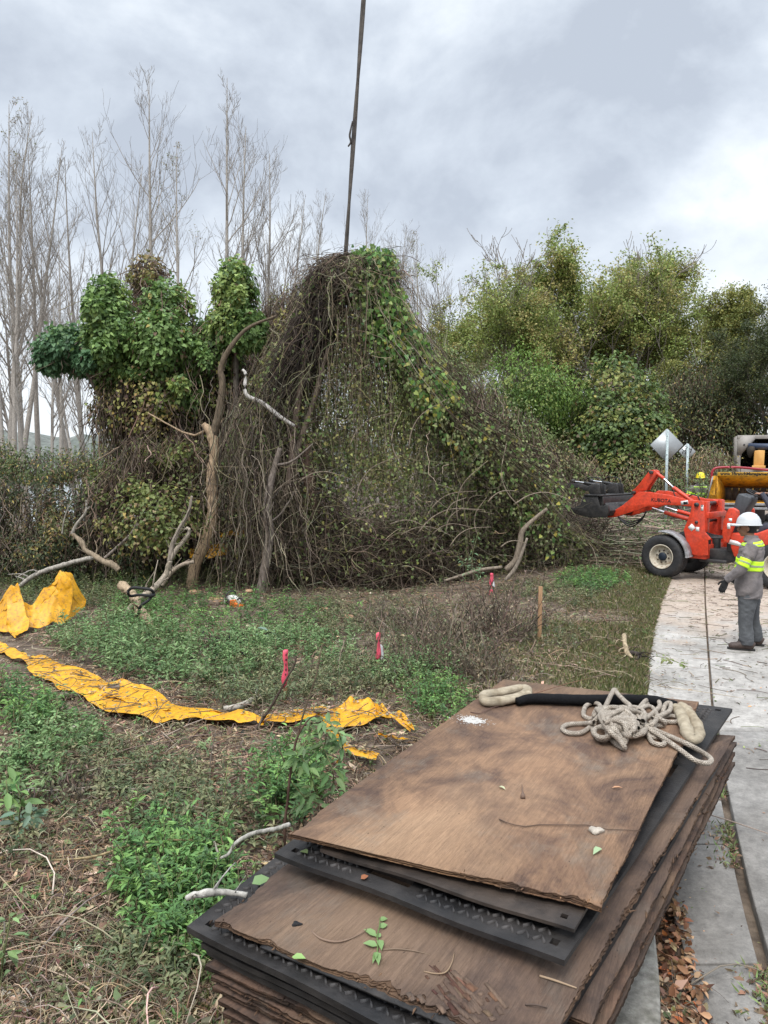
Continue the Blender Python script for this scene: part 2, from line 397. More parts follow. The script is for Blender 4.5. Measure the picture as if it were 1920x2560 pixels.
# kerb running under the stack
kr = Gp([(1660, 2700), (1653, 2559), (1649, 2446), (1636, 2311), (1615, 2200)], .1); kr = kr[np.argsort(kr[:, 1])]
def kx(y): return np.interp(y, kr[:, 1], kr[:, 0])
mb = MB(); slab_strip(mb, [1.5, kr[-1, 1] + .35], lambda y: kx(y) - .19, kx, .10, .22, wob=.03)
M_KERB = mat('weathered_kerb', (.40, .38, .34), .9, color2=(.19, .18, .15), nscale=9, noise=.3, bump=.6, bscale=120)
tag(mb.build('kerb', M_KERB, bevel=.015), kind='structure')

# lake behind the bare trees and its far shore
mb = MB(); mb.add([[-700, 30, -1.25], [-1, 30, -1.25], [-1, 640, -1.25], [-700, 640, -1.25]], np.array([[0, 1, 2, 3]]))
M_WATER = mat('lake_water', (.25, .28, .30), .12, bump=.25, bscale=1.2, spec=.8)
tag(mb.build('water', M_WATER), kind='structure')
mb = MB(); xx = np.arange(-520, 120, 2.0)
hh = 15 + 6 * vnoise(xx, xx * 0, 4, .05) + 3.5 * vnoise(xx, xx * 0, 8, .25) + 2 * vnoise(xx, xx * 0, 18, .9)
n = len(xx)
v = np.concatenate([np.stack([xx, np.full(n, 395.), np.full(n, -2.)], 1), np.stack([xx, 405 + 3 * vnoise(xx, xx, 2, .4), hh * .75 - 2], 1), np.stack([xx, np.full(n, 415.), hh - 2], 1), np.stack([xx, np.full(n, 460.), hh * .9 - 2], 1), np.stack([xx, np.full(n, 480.), np.full(n, -2.)], 1)])
i = np.arange(n - 1); mb.add(v, [np.stack([i + k * n, i + 1 + k * n, i + 1 + (k + 1) * n, i + (k + 1) * n], 1) for k in range(4)])
M_FAR = mat('far_woods', (.10, .115, .10), .95, color2=(.17, .18, .165), nscale=.12, noise=.3, bump=1, bscale=.6)
tag(mb.build('far_shore', M_FAR), kind='structure')
# ================================================================ stack of plywood sheets and black ground mats
def wood_mat(name, base, dark, light, sc=1.0):
    m = bpy.data.materials.new(name); m.use_nodes = True; t = m.node_tree; ns = t.nodes; L = t.links
    b = ns['Principled BSDF']; b.inputs['Roughness'].default_value = .8; b.inputs['Specular IOR Level'].default_value = .25
    co = ns.new('ShaderNodeTexCoord')
    def noise(scale, stretch, detail=8, rough=.6, dist=0):
        mp = ns.new('ShaderNodeMapping'); mp.inputs['Scale'].default_value = stretch; mp.inputs['Location'].default_value = (3.1, 1.7, .37); L.new(co.outputs['Object'], mp.inputs['Vector'])
        n = ns.new('ShaderNodeTexNoise'); n.inputs['Scale'].default_value = scale; n.inputs['Detail'].default_value = detail
        n.inputs['Roughness'].default_value = rough; n.inputs['Distortion'].default_value = dist; L.new(mp.outputs[0], n.inputs['Vector']); return n.outputs[0]
    def mr(s, a, c, lo=0, hi=1):
        q = ns.new('ShaderNodeMapRange'); q.inputs['From Min'].default_value = a; q.inputs['From Max'].default_value = c
        q.inputs['To Min'].default_value = lo; q.inputs['To Max'].default_value = hi; L.new(s, q.inputs['Value']); return q.outputs[0]
    def mix(f, A, B, mode='MIX'):
        q = ns.new('ShaderNodeMix'); q.data_type = 'RGBA'; q.blend_type = mode
        if isinstance(f, float): q.inputs['Factor'].default_value = f
        else: L.new(f, q.inputs['Factor'])
        for s, v in (('A', A), ('B', B)):
            if isinstance(v, tuple): q.inputs[s].default_value = (*v, 1)
            else: L.new(v, q.inputs[s])
        return q.outputs['Result']
    stain = noise(3.4 * sc, (1, .7, 1), 10, .70, .5)
    big = noise(1.1 * sc, (1, 1, 1), 4, .5, .3)
    c = mix(mr(stain, .40, .60), dark, base)
    c = mix(mr(big, .48, .66, 0, .75), c, light)
    gp = noise(3.7 * sc, (1, .7, 1), 9, .68, .2)
    c = mix(mr(gp, .55, .68, 0, .55), c, (light[0] * .62, light[1] * .78, light[2] * .98))
    streak = noise(14, (3.0, .45, 1), 9, .75, .5)
    c = mix(mr(streak, .35, .7, .0, .38), c, (dark[0] * .8, dark[1] * .75, dark[2] * .75))
    fine = noise(60, (3.0, .12, 1), 6, .7, .4)
    c = mix(1.0, c, mr(fine, .3, .7, .76, 1.2), 'MULTIPLY')
    speck = noise(85, (1, .6, 1), 3, .5)
    c = mix(mr(speck, .70, .76, 0, .7), c, (dark[0] * .3, dark[1] * .3, dark[2] * .3))
    a = ns.new('ShaderNodeAttribute'); a.attribute_name = 'tint'; c = mix(1.0, c, a.outputs['Color'], 'MULTIPLY')
    L.new(c, b.inputs['Base Color'])
    bp = ns.new('ShaderNodeBump'); bp.inputs['Strength'].default_value = .5; bp.inputs['Distance'].default_value = .006
    L.new(fine, bp.inputs['Height']); 
    bp2 = ns.new('ShaderNodeBump'); bp2.inputs['Strength'].default_value = .45; bp2.inputs['Distance'].default_value = .02
    L.new(streak, bp2.inputs['Height']); L.new(bp.outputs[0], bp2.inputs['Normal']); L.new(bp2.outputs[0], b.inputs['Normal'])
    return m
M_PLY = wood_mat('weathered_plywood', (.29, .175, .105), (.115, .072, .053), (.38, .25, .155))
M_PLY2 = wood_mat('dark_wet_plywood', (.165, .108, .076), (.08, .055, .044), (.24, .16, .105))
M_PLY3 = wood_mat('rotten_plywood', (.17, .10, .068), (.06, .042, .034), (.27, .17, .105), 1.8)
M_MAT = mat('black_rubber_mat', (.011, .011, .012), .55, spec=.3, color2=(.036, .032, .030), nscale=4, noise=.3, bump=.25, bscale=80, tint=True)
rb = np.random.default_rng(5)

def local_frame(corners):
    """corners NL,NR,FR,FL world. returns loc, rz so local y runs along the long edge"""
    c = np.array(corners); mid = c.mean(0)
    d = (c[3] + c[2]) / 2 - (c[0] + c[1]) / 2
    return mid, math.atan2(d[1], d[0]) - math.pi / 2
def to_local(p, loc, rz):
    q = np.asarray(p) - loc; c, s = math.cos(-rz), math.sin(-rz)
    return np.stack([q[:, 0] * c - q[:, 1] * s, q[:, 0] * s + q[:, 1] * c, q[:, 2]], 1)
def plane_fit(c):
    A = np.c_[c[:, :2], np.ones(len(c))]; return np.linalg.lstsq(A, c[:, 2], rcond=None)[0]
def rough_outline(poly, step, amp, damage, rng):
    out = []; 
    for k in range(len(poly)):
        a, b = poly[k], poly[(k + 1) % len(poly)]; d = b - a; Ln = np.linalg.norm(d); n = max(2, int(Ln / step)); nrm = np.array([-d[1], d[0]]) / Ln
        t = np.arange(n) / n
        ins = np.abs(rng.normal(0, amp, n)) + amp * 3 * vnoise(t * Ln * 8 + k * 31, t * 0, int(rng.integers(99)))
        for (ek, t0, wd, dp) in damage:
            if ek == k:
                m = np.abs(t - t0) < wd; ins[m] += dp * (0.35 + .5 * rng.random(m.sum()) + .6 * (vnoise(t[m] * Ln * 45, t[m] * 0, ek + 5) - .3)) * (1 - (np.abs(t[m] - t0) / wd) ** 2)
        ins *= np.clip(np.minimum(t, 1 - t) * Ln / .05, 0, 1)
        out.append(a + d * t[:, None] + nrm * ins[:, None])
    return np.concatenate(out)
def star(o):
    """drop points where the rough outline would fold back on itself"""
    c = o.mean(0); a = np.arctan2(o[:, 1] - c[1], o[:, 0] - c[0]); d = (a - a[0]) % (2 * math.pi); keep = [0]; last = 0.0
    for i in range(1, len(o)):
        if d[i] > last + 1e-4: keep.append(i); last = d[i]
    return o[keep]
def ply_board(corners, th, m, label, damage=(), amp=.0012, plies=5, top_tint=(1, 1, 1), group='plywood sheets in the stack', extra=None, name='plywood_sheet'):
    c = np.array(corners); loc, rz = local_frame(c[[0, 1, -2, -1]] if len(c) > 4 else c)
    l = to_local(c, loc, rz); pf = plane_fit(l); mb = MB()
    poly = l[:, :2]
    for k in range(plies):
        z1 = -k * th / plies; z0 = z1 - th / plies + .0004
        dmg = [(e, t0, wd, dp * (1.0 - .16 * k if k else 1.15)) for e, t0, wd, dp in damage]
        o = rough_outline(poly, .012, amp if k == 0 else amp * 2.2, dmg, rb); o = star(o)
        ti = np.array(top_tint) if k == 0 else np.array([.8, .72, .62]) * (.32 + .75 * rb.random())
        n0 = mb.n; prism(mb, o, z0, z1, 'z', ti, fan=True)
    for v in mb.V: v[:, 2] += v[:, 0] * pf[0] + v[:, 1] * pf[1] + pf[2]
    # loose splinters along the damaged edges
    sp = MB()
    for e, t0, wd, dp in damage:
        a, b2 = poly[e], poly[(e + 1) % len(poly)]; d = b2 - a; Ln = np.linalg.norm(d); nn = np.array([-d[1], d[0]]) / Ln
        for q in range(int(34 * wd * Ln * (dp / .02)) + 2):
            t = t0 + rb.uniform(-wd, wd); p = a + d * t + nn * rb.uniform(0, dp * 1.1); g = rb.uniform(.01, .05); an = rb.normal(0, .35)
            u = np.array([math.sin(an), math.cos(an)]) * g
            if abs(d[0]) > abs(d[1]): u = np.array([rb.normal(0, .2), rb.choice([-1, 1]) * 1.0]) * g * .6
            z = p[0] * pf[0] + p[1] * pf[1] + pf[2] - rb.uniform(-.003, th * .7); P = np.array([[*p, z], [*(p + u * .5), z + rb.uniform(0, .003)], [*(p + u), z + rb.uniform(-.006, .01)]])
            tubes(sp, P[None], np.array([[.0022, .003, .0008]]) * rb.uniform(.6, 1.6), 4, np.array([1.1, 1.0, .85]) * rb.uniform(.35, 1.15))
    mb.merge(sp); o = mb.build(name, m); o.location = loc; o.rotation_euler = (0, 0, rz); tag(o, label, 'plywood sheet', group)
    return o
def black_mat(corners, label, chevrons=True, holes=True, slots=(), th=.016, name='ground_mat', tint=(1, 1, 1)):
    c = np.array(corners); loc, rz = local_frame(c); l = to_local(c, loc, rz); pf = plane_fit(l)
    x0, x1 = -.61, .61; y0, y1 = -1.22, 1.22
    NL, NR, FR, FL = l
    hx = [(x0 + .06, y0 + .06), (x1 - .06, y0 + .06), (x0 + .06, y1 - .06), (x1 - .06, y1 - .06)] if holes else []
    hl = [(a - .014, a + .014, b_ - .014, b_ + .014) for a, b_ in hx] + list(slots)
    bx = sorted({x0, x1, *[h[0] for h in hl], *[h[1] for h in hl], *np.linspace(x0, x1, 14)[1:-1]}); by = sorted({y0, y1, *[h[2] for h in hl], *[h[3] for h in hl], *np.linspace(y0, y1, 26)[1:-1]})
    def P(x, y, z):
        x = np.asarray(x, float); y = np.asarray(y, float)
        u = ((x - x0) / (x1 - x0))[..., None]; v = ((y - y0) / (y1 - y0))[..., None]
        p = (NL * (1 - u) + NR * u) * (1 - v) + (FL * (1 - u) + FR * u) * v
        p = p.copy(); p[..., 2] += z + .004 * np.sin(x * 9 + y * 3) * 1.0
        return p
    inh = lambda x, y: any(h[0] < x < h[1] and h[2] < y < h[3] for h in hl)
    mb = MB()
    cell = {}
    for i in range(len(bx) - 1):
        for j in range(len(by) - 1):
            if inh((bx[i] + bx[i + 1]) / 2, (by[j] + by[j + 1]) / 2): cell[i, j] = 0
            else: cell[i, j] = 1
    for (i, j), f in cell.items():
        if not f: continue
        X4 = [bx[i], bx[i + 1], bx[i + 1], bx[i]]; Y4 = [by[j], by[j], by[j + 1], by[j + 1]]
        mb.add(P(X4, Y4, 0), np.array([[0, 1, 2, 3]]), tint); mb.add(P(X4, Y4, -th), np.array([[3, 2, 1, 0]]), tint)
        for di, dj, a, b_ in ((0, -1, 0, 1), (1, 0, 1, 2), (0, 1, 2, 3), (-1, 0, 3, 0)):
            if not cell.get((i + di, j + dj), 0):
                v = np.concatenate([P([X4[a], X4[b_]], [Y4[a], Y4[b_]], 0), P([X4[b_], X4[a]], [Y4[b_], Y4[a]], -th)])
                mb.add(v, np.array([[3, 2, 1, 0]]), tint)
    o = mb.build(name, M_MAT); o.location = loc; o.rotation_euler = (0, 0, rz); tag(o, label, 'ground mat', 'black mats in the stack')
    if chevrons:
        ch = MB(); hw = .0048
        for a in np.arange(x0 + .05, x1 - .05, .056):
            for k, b_ in enumerate(np.arange(y0 + .05, y1 - .05, .042)):
                if any(h[0] - .03 < a < h[1] + .03 and h[2] - .03 < b_ < h[3] + .03 for h in hl): continue
                s = .021
                for sg in (-1, 1):
                    p0 = np.array([a, b_ + .013]); p1 = np.array([a + sg * s, b_ - .011]); d = (p1 - p0) / np.linalg.norm(p1 - p0); nn = np.array([-d[1], d[0]]) * hw
                    q = np.array([p0 + nn, p0 - nn, p1 - nn, p1 + nn]); q2 = np.array([p0 + nn * .4, p0 - nn * .4, p1 - nn * .4, p1 + nn * .4])
                    v = np.concatenate([P(q[:, 0], q[:, 1], 0), P(q2[:, 0], q2[:, 1], .008)])
                    ch.add(v, np.array([[4, 5, 6, 7], [0, 1, 5, 4], [1, 2, 6, 5], [2, 3, 7, 6], [3, 0, 4, 7]]), np.array(tint) * 1.7)
        ch.build('tread_pattern', M_MAT, o)
    return o
def px4(pts, z):
    z = z if isinstance(z, (list, tuple)) else [z] * len(pts)
    return np.array([G(a, b, q) for (a, b), q in zip(pts, z)])
def complete(NL, NR, z, W=None, Ld=2.44, skew=0.0, near=None):
    """rectangle from the two near corners, going away from the camera"""
    a, b = G(*NL, z), G(*NR, z) if near is None else near
    d = (b - a); d /= np.linalg.norm(d); n = np.array([-d[1], d[0], 0])
    W = W or 1.22; b = a + d * W
    return np.array([a, b, b + n * Ld, a + n * Ld])

# --- from the top down
Z1 = .88
c1 = px4([(720, 2083), (1504, 2268), (1692, 1882), (1722, 1838), (1747, 1754), (1259, 1698)], Z1)
top_board = ply_board(c1, .02, M_PLY, 'brown plywood sheet on top of the stack, under the white rope and black sling',
                      damage=[(0, .72, .16, .022), (0, .93, .09, .03), (5, .96, .05, .02), (1, .1, .1, .006), (3, .4, .4, .006), (5, .4, .03, .004)], amp=.0011)
c2 = px4([(800, 2122), (1436, 2326), (1719, 1828), (1240, 1712)], .838)
m2 = black_mat(c2, 'thin black mat with brown dirt, directly under the top plywood sheet', chevrons=False, tint=(1.9, 1.6, 1.35), th=.012)
c3 = px4([(686, 2132), (1411, 2404), (1831, 1772), (1262, 1708)], [.80, .79, .80, .80])
m3 = black_mat(c3, 'black chevron-tread mat with a long slot, second mat below the rope', slots=[(-.21, -.02, -1.15, -1.105), (.5, .545, .15, .30)], th=.02)
c4 = px4([(536, 2300), (1353, 2648), (1838, 1838), (1180, 1790)], [.715, .70, .74, .74])
low_board = ply_board(c4, .022, M_PLY2, 'wide dark plywood sheet with a torn near edge and a leafy twig on it',
                      damage=[(0, .62, .22, .05), (0, .2, .03, .02), (0, .02, .05, .02), (1, .25, .2, .012), (1, .5, .3, .008), (3, .93, .06, .02)], amp=.0015)
c5 = px4([(467, 2315), (1300, 2735), (1800, 1905), (1120, 1800)], [.66, .655, .68, .68])
m5 = black_mat(c5, 'black chevron-tread mat jutting out left beneath the wide dark plywood sheet', th=.024)
c5b = px4([(650, 2366), (1200, 2600), (1500, 2200), (1000, 2080)], .688)
frag = ply_board(c5b, .008, M_MAT, 'thin grey-black fibre board poking out between wide dark plywood and black mat', amp=.001, plies=1, group=None, name='fibre_board')
frag['category'] = 'fibre board'
def rect(px, py, z, ang, W=1.22, Ld=2.44):
    a = G(px, py, z); d = np.array([math.cos(ang), math.sin(ang), 0]); n = np.array([-d[1], d[0], 0])
    return np.array([a, a + d * W, a + d * W + n * Ld, a + n * Ld])
d5 = c5[1] - c5[0]; A5 = math.atan2(d5[1], d5[0])
rows = [  # px, py of near-left corner, z, angle offset, kind, label
    (503, 2356, .612, .010, 'm', 'black mat with a chipped near edge, first below the jutting tread mat'),
    (516, 2372, .580, -.012, 'm', 'black mat set slightly back, second below the jutting tread mat'),
    (512, 2412, .525, .030, 'p', 'splintered brown plywood sheet right under the lowest visible black mats'),
    (528, 2440, .492, .012, 'p', 'frayed plywood sheet, second plywood below the lowest black mats'),
    (530, 2466, .455, .045, 'p', 'reddish rotten plywood sheet with stringy roots on its near edge'),
    (545, 2500, .418, -.005, 'p', 'dark rotten plywood sheet low in the stack, third above the ground boards'),
    (556, 2530, .375, .020, 'p', 'rotten plywood sheet low in the stack, just above the bottom layers'),
]
low_things = []
for px_, py_, z, da, kd, lab in rows:
    cc = rect(px_, py_, z, A5 + da, 1.22 if z > .5 else 1.14, 2.44 if z > .5 else 2.3)
    if kd == 'm': black_mat(cc, lab, chevrons=False, th=.02)
    else:
        dm = [(0, t_, w_, d_) for t_, w_, d_ in zip(rb.uniform(.05, .95, 3), rb.uniform(.03, .12, 3), rb.uniform(.004, .014, 3))] + [(1, t_, w_, d_) for t_, w_, d_ in zip(rb.uniform(.05, .95, 4), rb.uniform(.02, .1, 4), rb.uniform(.004, .015, 4))]
        ply_board(cc, .019, M_PLY3, lab, damage=dm, amp=.0012)
# right-hand flank: boards that stick out toward the pavement
flank = [
    ([(900, 2350), (1480, 2560), (1842, 1855), (1200, 1790)], .635, 'plywood sheet with a pale chewed right edge, just below the wide dark sheet', M_PLY2),
    ([(1000, 2500), (1470, 2660), (1838, 1880), (1220, 1800)], .565, 'split plywood sheet with flaking edge on the pavement side of the stack', M_PLY3),
    ([(1000, 2500), (1475, 2680), (1838, 1905), (1250, 1830)], .49, 'grey-brown plywood sheet reaching farthest over the pavement', M_PLY2),
    ([(1150, 2560), (1540, 2470), (1731, 2120), (1400, 1990)], .40, 'short plywood offcut with a clean pale corner above the kerb', M_PLY2),
]
for pts, z, lab, mm_ in flank:
    dm = [(1, t_, w_, d_) for t_, w_, d_ in zip(rb.uniform(.05, .95, 7), rb.uniform(.02, .08, 7), rb.uniform(.003, .010, 7))] 
    ply_board(px4(pts, z), .024, mm_, lab, damage=dm, amp=.001)
for k, z in enumerate((.335, .29, .245, .20, .155, .11)):
    cc = rect(575 + 9 * k, 2560 + 26 * k, z, A5 + .02 * math.sin(k * 2.1) + .03, 1.02, 2.1)
    ply_board(cc, .022, M_PLY3, 'buried rotten plywood sheet, %s up from the ground under the stack' % ('sixth', 'fifth', 'fourth', 'third', 'second', 'first')[k], damage=[(1, .3, .2, .008), (1, .7, .1, .01), (0, .5, .3, .008)], amp=.0012, group='buried bottom sheets of the stack')

# ================================================================ rope, sling and small things lying on the top sheet
def Zb(x, y, s=.4823, ox=1100, oy=1650): return (ox + x * s, oy + y * s)
def on_board(pts, z=Z1):
    out = []
    for p in pts:
        px, py = Zb(p[0], p[1]); lift = p[2] if len(p) > 2 else 0
        out.append(G(px, py, z + lift))
    return np.array(out)
M_ROPE = mat('braided_rope', (.46, .40, .33), .9, color2=(.30, .25, .20), nscale=30, noise=.25)
t = M_ROPE.node_tree; ns = t.nodes; L = t.links; b = ns['Principled BSDF']
at_ = ns.new('ShaderNodeAttribute'); at_.attribute_name = 'tint'
def braid():
    """diagonal braid from tint attribute: r = metres along the rope, g = angle"""
    s = ns.new('ShaderNodeSeparateColor'); L.new(at_.outputs['Color'], s.inputs[0]); outs = []
    for sg in (1, -1):
        a = ns.new('ShaderNodeMath'); a.operation = 'MULTIPLY'; a.inputs[1].default_value = 420; L.new(s.outputs[0], a.inputs[0])
        g = ns.new('ShaderNodeMath'); g.operation = 'MULTIPLY'; g.inputs[1].default_value = sg * 6 * 6.28318; L.new(s.outputs[1], g.inputs[0])
        q = ns.new('ShaderNodeMath'); q.operation = 'ADD'; L.new(a.outputs[0], q.inputs[0]); L.new(g.outputs[0], q.inputs[1])
        z = ns.new('ShaderNodeMath'); z.operation = 'SINE'; L.new(q.outputs[0], z.inputs[0]); outs.append(z.outputs[0])
    m = ns.new('ShaderNodeMath'); m.operation = 'MAXIMUM'; L.new(outs[0], m.inputs[0]); L.new(outs[1], m.inputs[1]); return m.outputs[0]
br = braid()
bp = ns.new('ShaderNodeBump'); bp.inputs['Strength'].default_value = .8; bp.inputs['Distance'].default_value = .004; L.new(br, bp.inputs['Height']); L.new(bp.outputs[0], b.inputs['Normal'])
old = b.inputs['Base Color'].links[0].from_socket
mr = ns.new('ShaderNodeMapRange'); mr.inputs['From Min'].default_value = -.6; mr.inputs['From Max'].default_value = .8; mr.inputs['To Min'].default_value = .62; mr.inputs['To Max'].default_value = 1.12; L.new(br, mr.inputs['Value'])
mi = ns.new('ShaderNodeMix'); mi.data_type = 'RGBA'; mi.blend_type = 'MULTIPLY'; mi.inputs['Factor'].default_value = 1; L.new(old, mi.inputs['A']); L.new(mr.outputs[0], mi.inputs['B']); L.new(mi.outputs['Result'], b.inputs['Base Color'])
def rope(mb, pts, r, n, k=12):
    P = spline(pts, n); s = np.r_[0, np.cumsum(np.linalg.norm(np.diff(P, axis=0), axis=1))]
    T, A, B = frames(P[None]); T, A, B = T[0], A[0], B[0]
    th = np.linspace(0, 2 * math.pi, k + 1)
    v = P[:, None] + r * (A[:, None] * np.cos(th)[None, :, None] + B[:, None] * np.sin(th)[None, :, None])
    c = np.zeros((n, k + 1, 3)); c[..., 0] = s[:, None]; c[..., 1] = np.linspace(0, 1, k + 1)[None]
    i = (np.arange(n - 1) * (k + 1))[:, None]; j = np.arange(k)[None]
    f = np.stack([i + j, i + j + 1, i + j + k + 2, i + j + k + 1], -1).reshape(-1, 4)
    mb.add(v.reshape(-1, 3), f, c.reshape(-1, 3))
rr_ = .0135
h = rr_
mb = MB()
# big loop on the right, end near the herringbone mat
rope(mb, on_board([(985, 262, .07), (1020, 290, .075), (1075, 350, .05), (1150, 400, .03), (1230, 455, h), (1320, 520, h - .03), (1385, 535, h - .05), (1405, 515, h - .05), (1370, 485, h - .05), (1290, 440, h), (1200, 400, .02), (1120, 365, .04), (1040, 330, .06), (985, 275, .09), (950, 245, .1), (900, 262, .08)]), rr_, 220)
# left lying loop
rope(mb, on_board([(800, 325, .05), (740, 330, h), (665, 335, h), (635, 355, h), (665, 378, h), (730, 378, h), (775, 350, h), (800, 318, .04), (830, 285, .07)]), rr_, 120)
# upper left loop
rope(mb, on_board([(830, 290, .04), (780, 305, h), (745, 285, h), (755, 240, h), (795, 222, h + .01), (828, 235, .03), (822, 270, .05), (800, 290, .05), (850, 260, .08)]), rr_, 110)
# tall narrow loop
rope(mb, on_board([(845, 270, .08), (870, 215, .09), (895, 165, .1), (905, 155, .1), (925, 180, .1), (960, 215, .1), (985, 240, .1), (960, 270, .12)]), rr_, 90)
# right hand loops
rope(mb, on_board([(1000, 290, .06), (1040, 240, .05), (1075, 205, .04), (1120, 200, .04), (1140, 235, .04), (1110, 270, .05), (1070, 300, .05), (1040, 320, .05)]), rr_, 100)
rope(mb, on_board([(1040, 260, .03), (1090, 215, .02), (1140, 230, h), (1150, 275, .02), (1170, 230, .05), (1195, 225, .05), (1190, 262, .04), (1150, 285, .05), (1100, 305, .05)]), rr_, 110)
rope(mb, on_board([(1060, 290, .04), (1120, 300, .03), (1190, 290, h), (1235, 300, h), (1235, 318, h), (1190, 322, h), (1130, 312, .03), (1090, 330, .03), (1150, 340, h), (1160, 320, .04), (1110, 290, .07)]), rr_, 120)
rope(mb, on_board([(1075, 345, .05), (1085, 400, h), (1105, 430, h), (1150, 440, h), (1165, 425, h), (1145, 405, h), (1100, 400, h), (1080, 380, .02), (1090, 350, .05)]), rr_, 90)
# bundle: wraps across
rng = np.random.default_rng(3)
for q in range(9):
    x0 = 800 + q * 18; 
    rope(mb, on_board([(x0 + 10, 262 + q * 1, .02 + .0 * q), (x0 + 14, 255, .07), (x0 + 42, 290, .115), (x0 + 62, 345, .10), (x0 + 70, 388 - q, .05), (x0 + 66, 398 - q * 2, h)]), rr_, 50)
rope(mb, on_board([(790, 345, h), (800, 385, h), (835, 412, h + .01), (880, 400, .03), (885, 365, .06), (850, 345, .08), (810, 355, .06), (800, 380, .05), (830, 402, .045), (870, 395, .06), (900, 350, .1), (935, 300, .12), (960, 270, .12)]), rr_, 160)
rope(mb, on_board([(880, 400, h), (905, 430, h), (945, 455, h), (955, 450, .03), (925, 410, .06), (880, 370, .09), (850, 330, .1), (830, 290, .1), (850, 258, .11), (900, 245, .12), (960, 262, .13), (1000, 300, .12), (1010, 345, .1), (985, 380, .08), (950, 400, .05), (990, 392, .04), (1040, 385, .03), (1060, 370, .03), (1020, 345, .06), (990, 320, .08)]), rr_, 240)
rope(mb, on_board([(850, 325, .12), (900, 312, .13), (950, 330, .12), (968, 380, .08), (955, 430, .04), (935, 400, .06), (900, 350, .1), (870, 300, .13), (930, 262, .14), (985, 260, .12), (1035, 275, .08), (1060, 310, .06), (1045, 345, .05), (1000, 350, .06)]), rr_, 200)
for q in range(14):
    cx, cy = rng.uniform(850, 1080), rng.uniform(265, 350); rx, ry = rng.uniform(35, 80), rng.uniform(22, 55); a0 = rng.uniform(0, 6.28); zz = rng.uniform(.02, .085)
    aa = np.linspace(a0, a0 + rng.uniform(3.5, 6.6), 9)
    rope(mb, on_board([(cx + rx * math.cos(a), cy + ry * math.sin(a), zz + .015 * math.sin(a * 2)) for a in aa]), rr_, 70)
ro = mb.build('rope', M_ROPE, smooth=True); tag(ro, 'tangled heap of thick off-white braided rope on the top plywood sheet', 'rope')

sl = empty('lifting_sling', tuple(G(*Zb(640, 205), Z1)), 0, 'long black padded sling with beige canvas eye loops across the top board far end', 'sling')
def wtube(name, pts, r, m, parent, k=14, n=80, squash=1.0, wr=.0, seed=0):
    mb = MB(); P = spline(pts, n); rr = np.interp(np.linspace(0, 1, n), np.linspace(0, 1, len(r)), r)
    T, A, B = frames(P[None]); T, A, B = T[0], A[0], B[0]; th = np.arange(k) * 2 * math.pi / k
    s = np.linspace(0, n * .1, n)
    w_ = 1 + wr * (2 * vnoise(s[:, None] * 3 + th[None] * 0, np.cos(th)[None] * 2 + s[:, None] * 0, seed, 1.5) - 1)
    v = P[:, None] + (rr[:, None] * w_)[..., None] * (A[:, None] * np.cos(th)[None, :, None] + squash * B[:, None] * np.sin(th)[None, :, None])
    i = (np.arange(n - 1) * k)[:, None]; j = np.arange(k)[None]; j2 = (j + 1) % k
    mb.add(v.reshape(-1, 3), [np.stack([i + j, i + j2, i + j2 + k, i + j + k], -1).reshape(-1, 4), np.arange(k)[None, ::-1], ((n - 1) * k + np.arange(k))[None]])
    loc = np.array(parent.location)
    for v_ in mb.V: v_ -= loc
    return mb.build(name, m, parent, smooth=True)
M_SLEEVE = mat('black_sleeve_cloth', (.008, .008, .009), .9, noise=.3, nscale=30, bump=.3, bscale=60, spec=.15)
M_CANVAS = mat('beige_canvas', (.40, .34, .25), .95, color2=(.22, .17, .11), nscale=9, noise=.2, bump=.6, bscale=200, contrast=(.48, .75), spec=.2)
wtube('padded_sleeve', on_board([(400, 215, .03), (480, 200, .035), (640, 205, .035), (800, 208, .035), (950, 205, .035), (1100, 210, .035), (1225, 235, .03)]), [.024, .031, .033, .033, .031, .031, .026], M_SLEEVE, sl, wr=.06)
wtube('eye_loop', on_board([(455, 185, .035), (450, 150, .04), (415, 148, .035), (330, 165, .03), (245, 178, .03), (225, 195, .03), (240, 215, .03), (320, 212, .03), (400, 195, .03), (450, 170, .035), (455, 190, .03)]), [.024, .03, .032, .034, .034, .03, .034, .034, .034, .03, .024], M_CANVAS, sl, squash=.8, wr=.14, seed=2)
wtube('eye_loop', on_board([(1222, 240, .04), (1240, 262, .03), (1265, 320, .025), (1285, 385, .01), (1310, 412, .0), (1340, 395, -.01), (1330, 345, .0), (1300, 290, .02), (1270, 250, .03), (1238, 232, .04)]), [.026, .034, .036, .036, .032, .032, .036, .036, .032, .026], M_CANVAS, sl, squash=.8, wr=.14, seed=4)

# small things on the boards
def twig_thing(name, label, pts_px, z, r, col, n=14, cat='twig', side=()):
    P = np.array([G(a, b_, z + (c_ if True else 0)) for a, b_, c_ in pts_px]); mb = MB()
    tube(mb, P, np.array(r), 5, n, col)
    for s_ in side:
        tube(mb, np.array([G(a, b_, z + c_) for a, b_, c_ in s_]), np.array([r[-1], r[-1] * .5]) * .8, 4, 5, col)
    o = mb.build(name, M_TWIG, loc=P[0]); tag(o, label, cat); return o
def Zc(x, y): return (460 + x * .3617, 2000 + y * .3617)
def Zd(x, y): return (1060 + x * .3617, 2000 + y * .3617)
twig_thing('twig', 'long thin wiry twig across the right half of the top plywood sheet', [(*Zd(520, 132), .004), (*Zd(600, 165), .01), (*Zd(710, 183), .006), (*Zd(780, 170), .006), (*Zd(1000, 172), .008), (*Zd(1130, 172), .006), (*Zd(1250, 200), .005), (*Zd(1380, 205), .006), (*Zd(1500, 212), .004)], Z1, [.0025, .002, .0015], (.09, .06, .045), side=[[(*Zd(520, 132), .004), (*Zd(540, 160), .004)]])
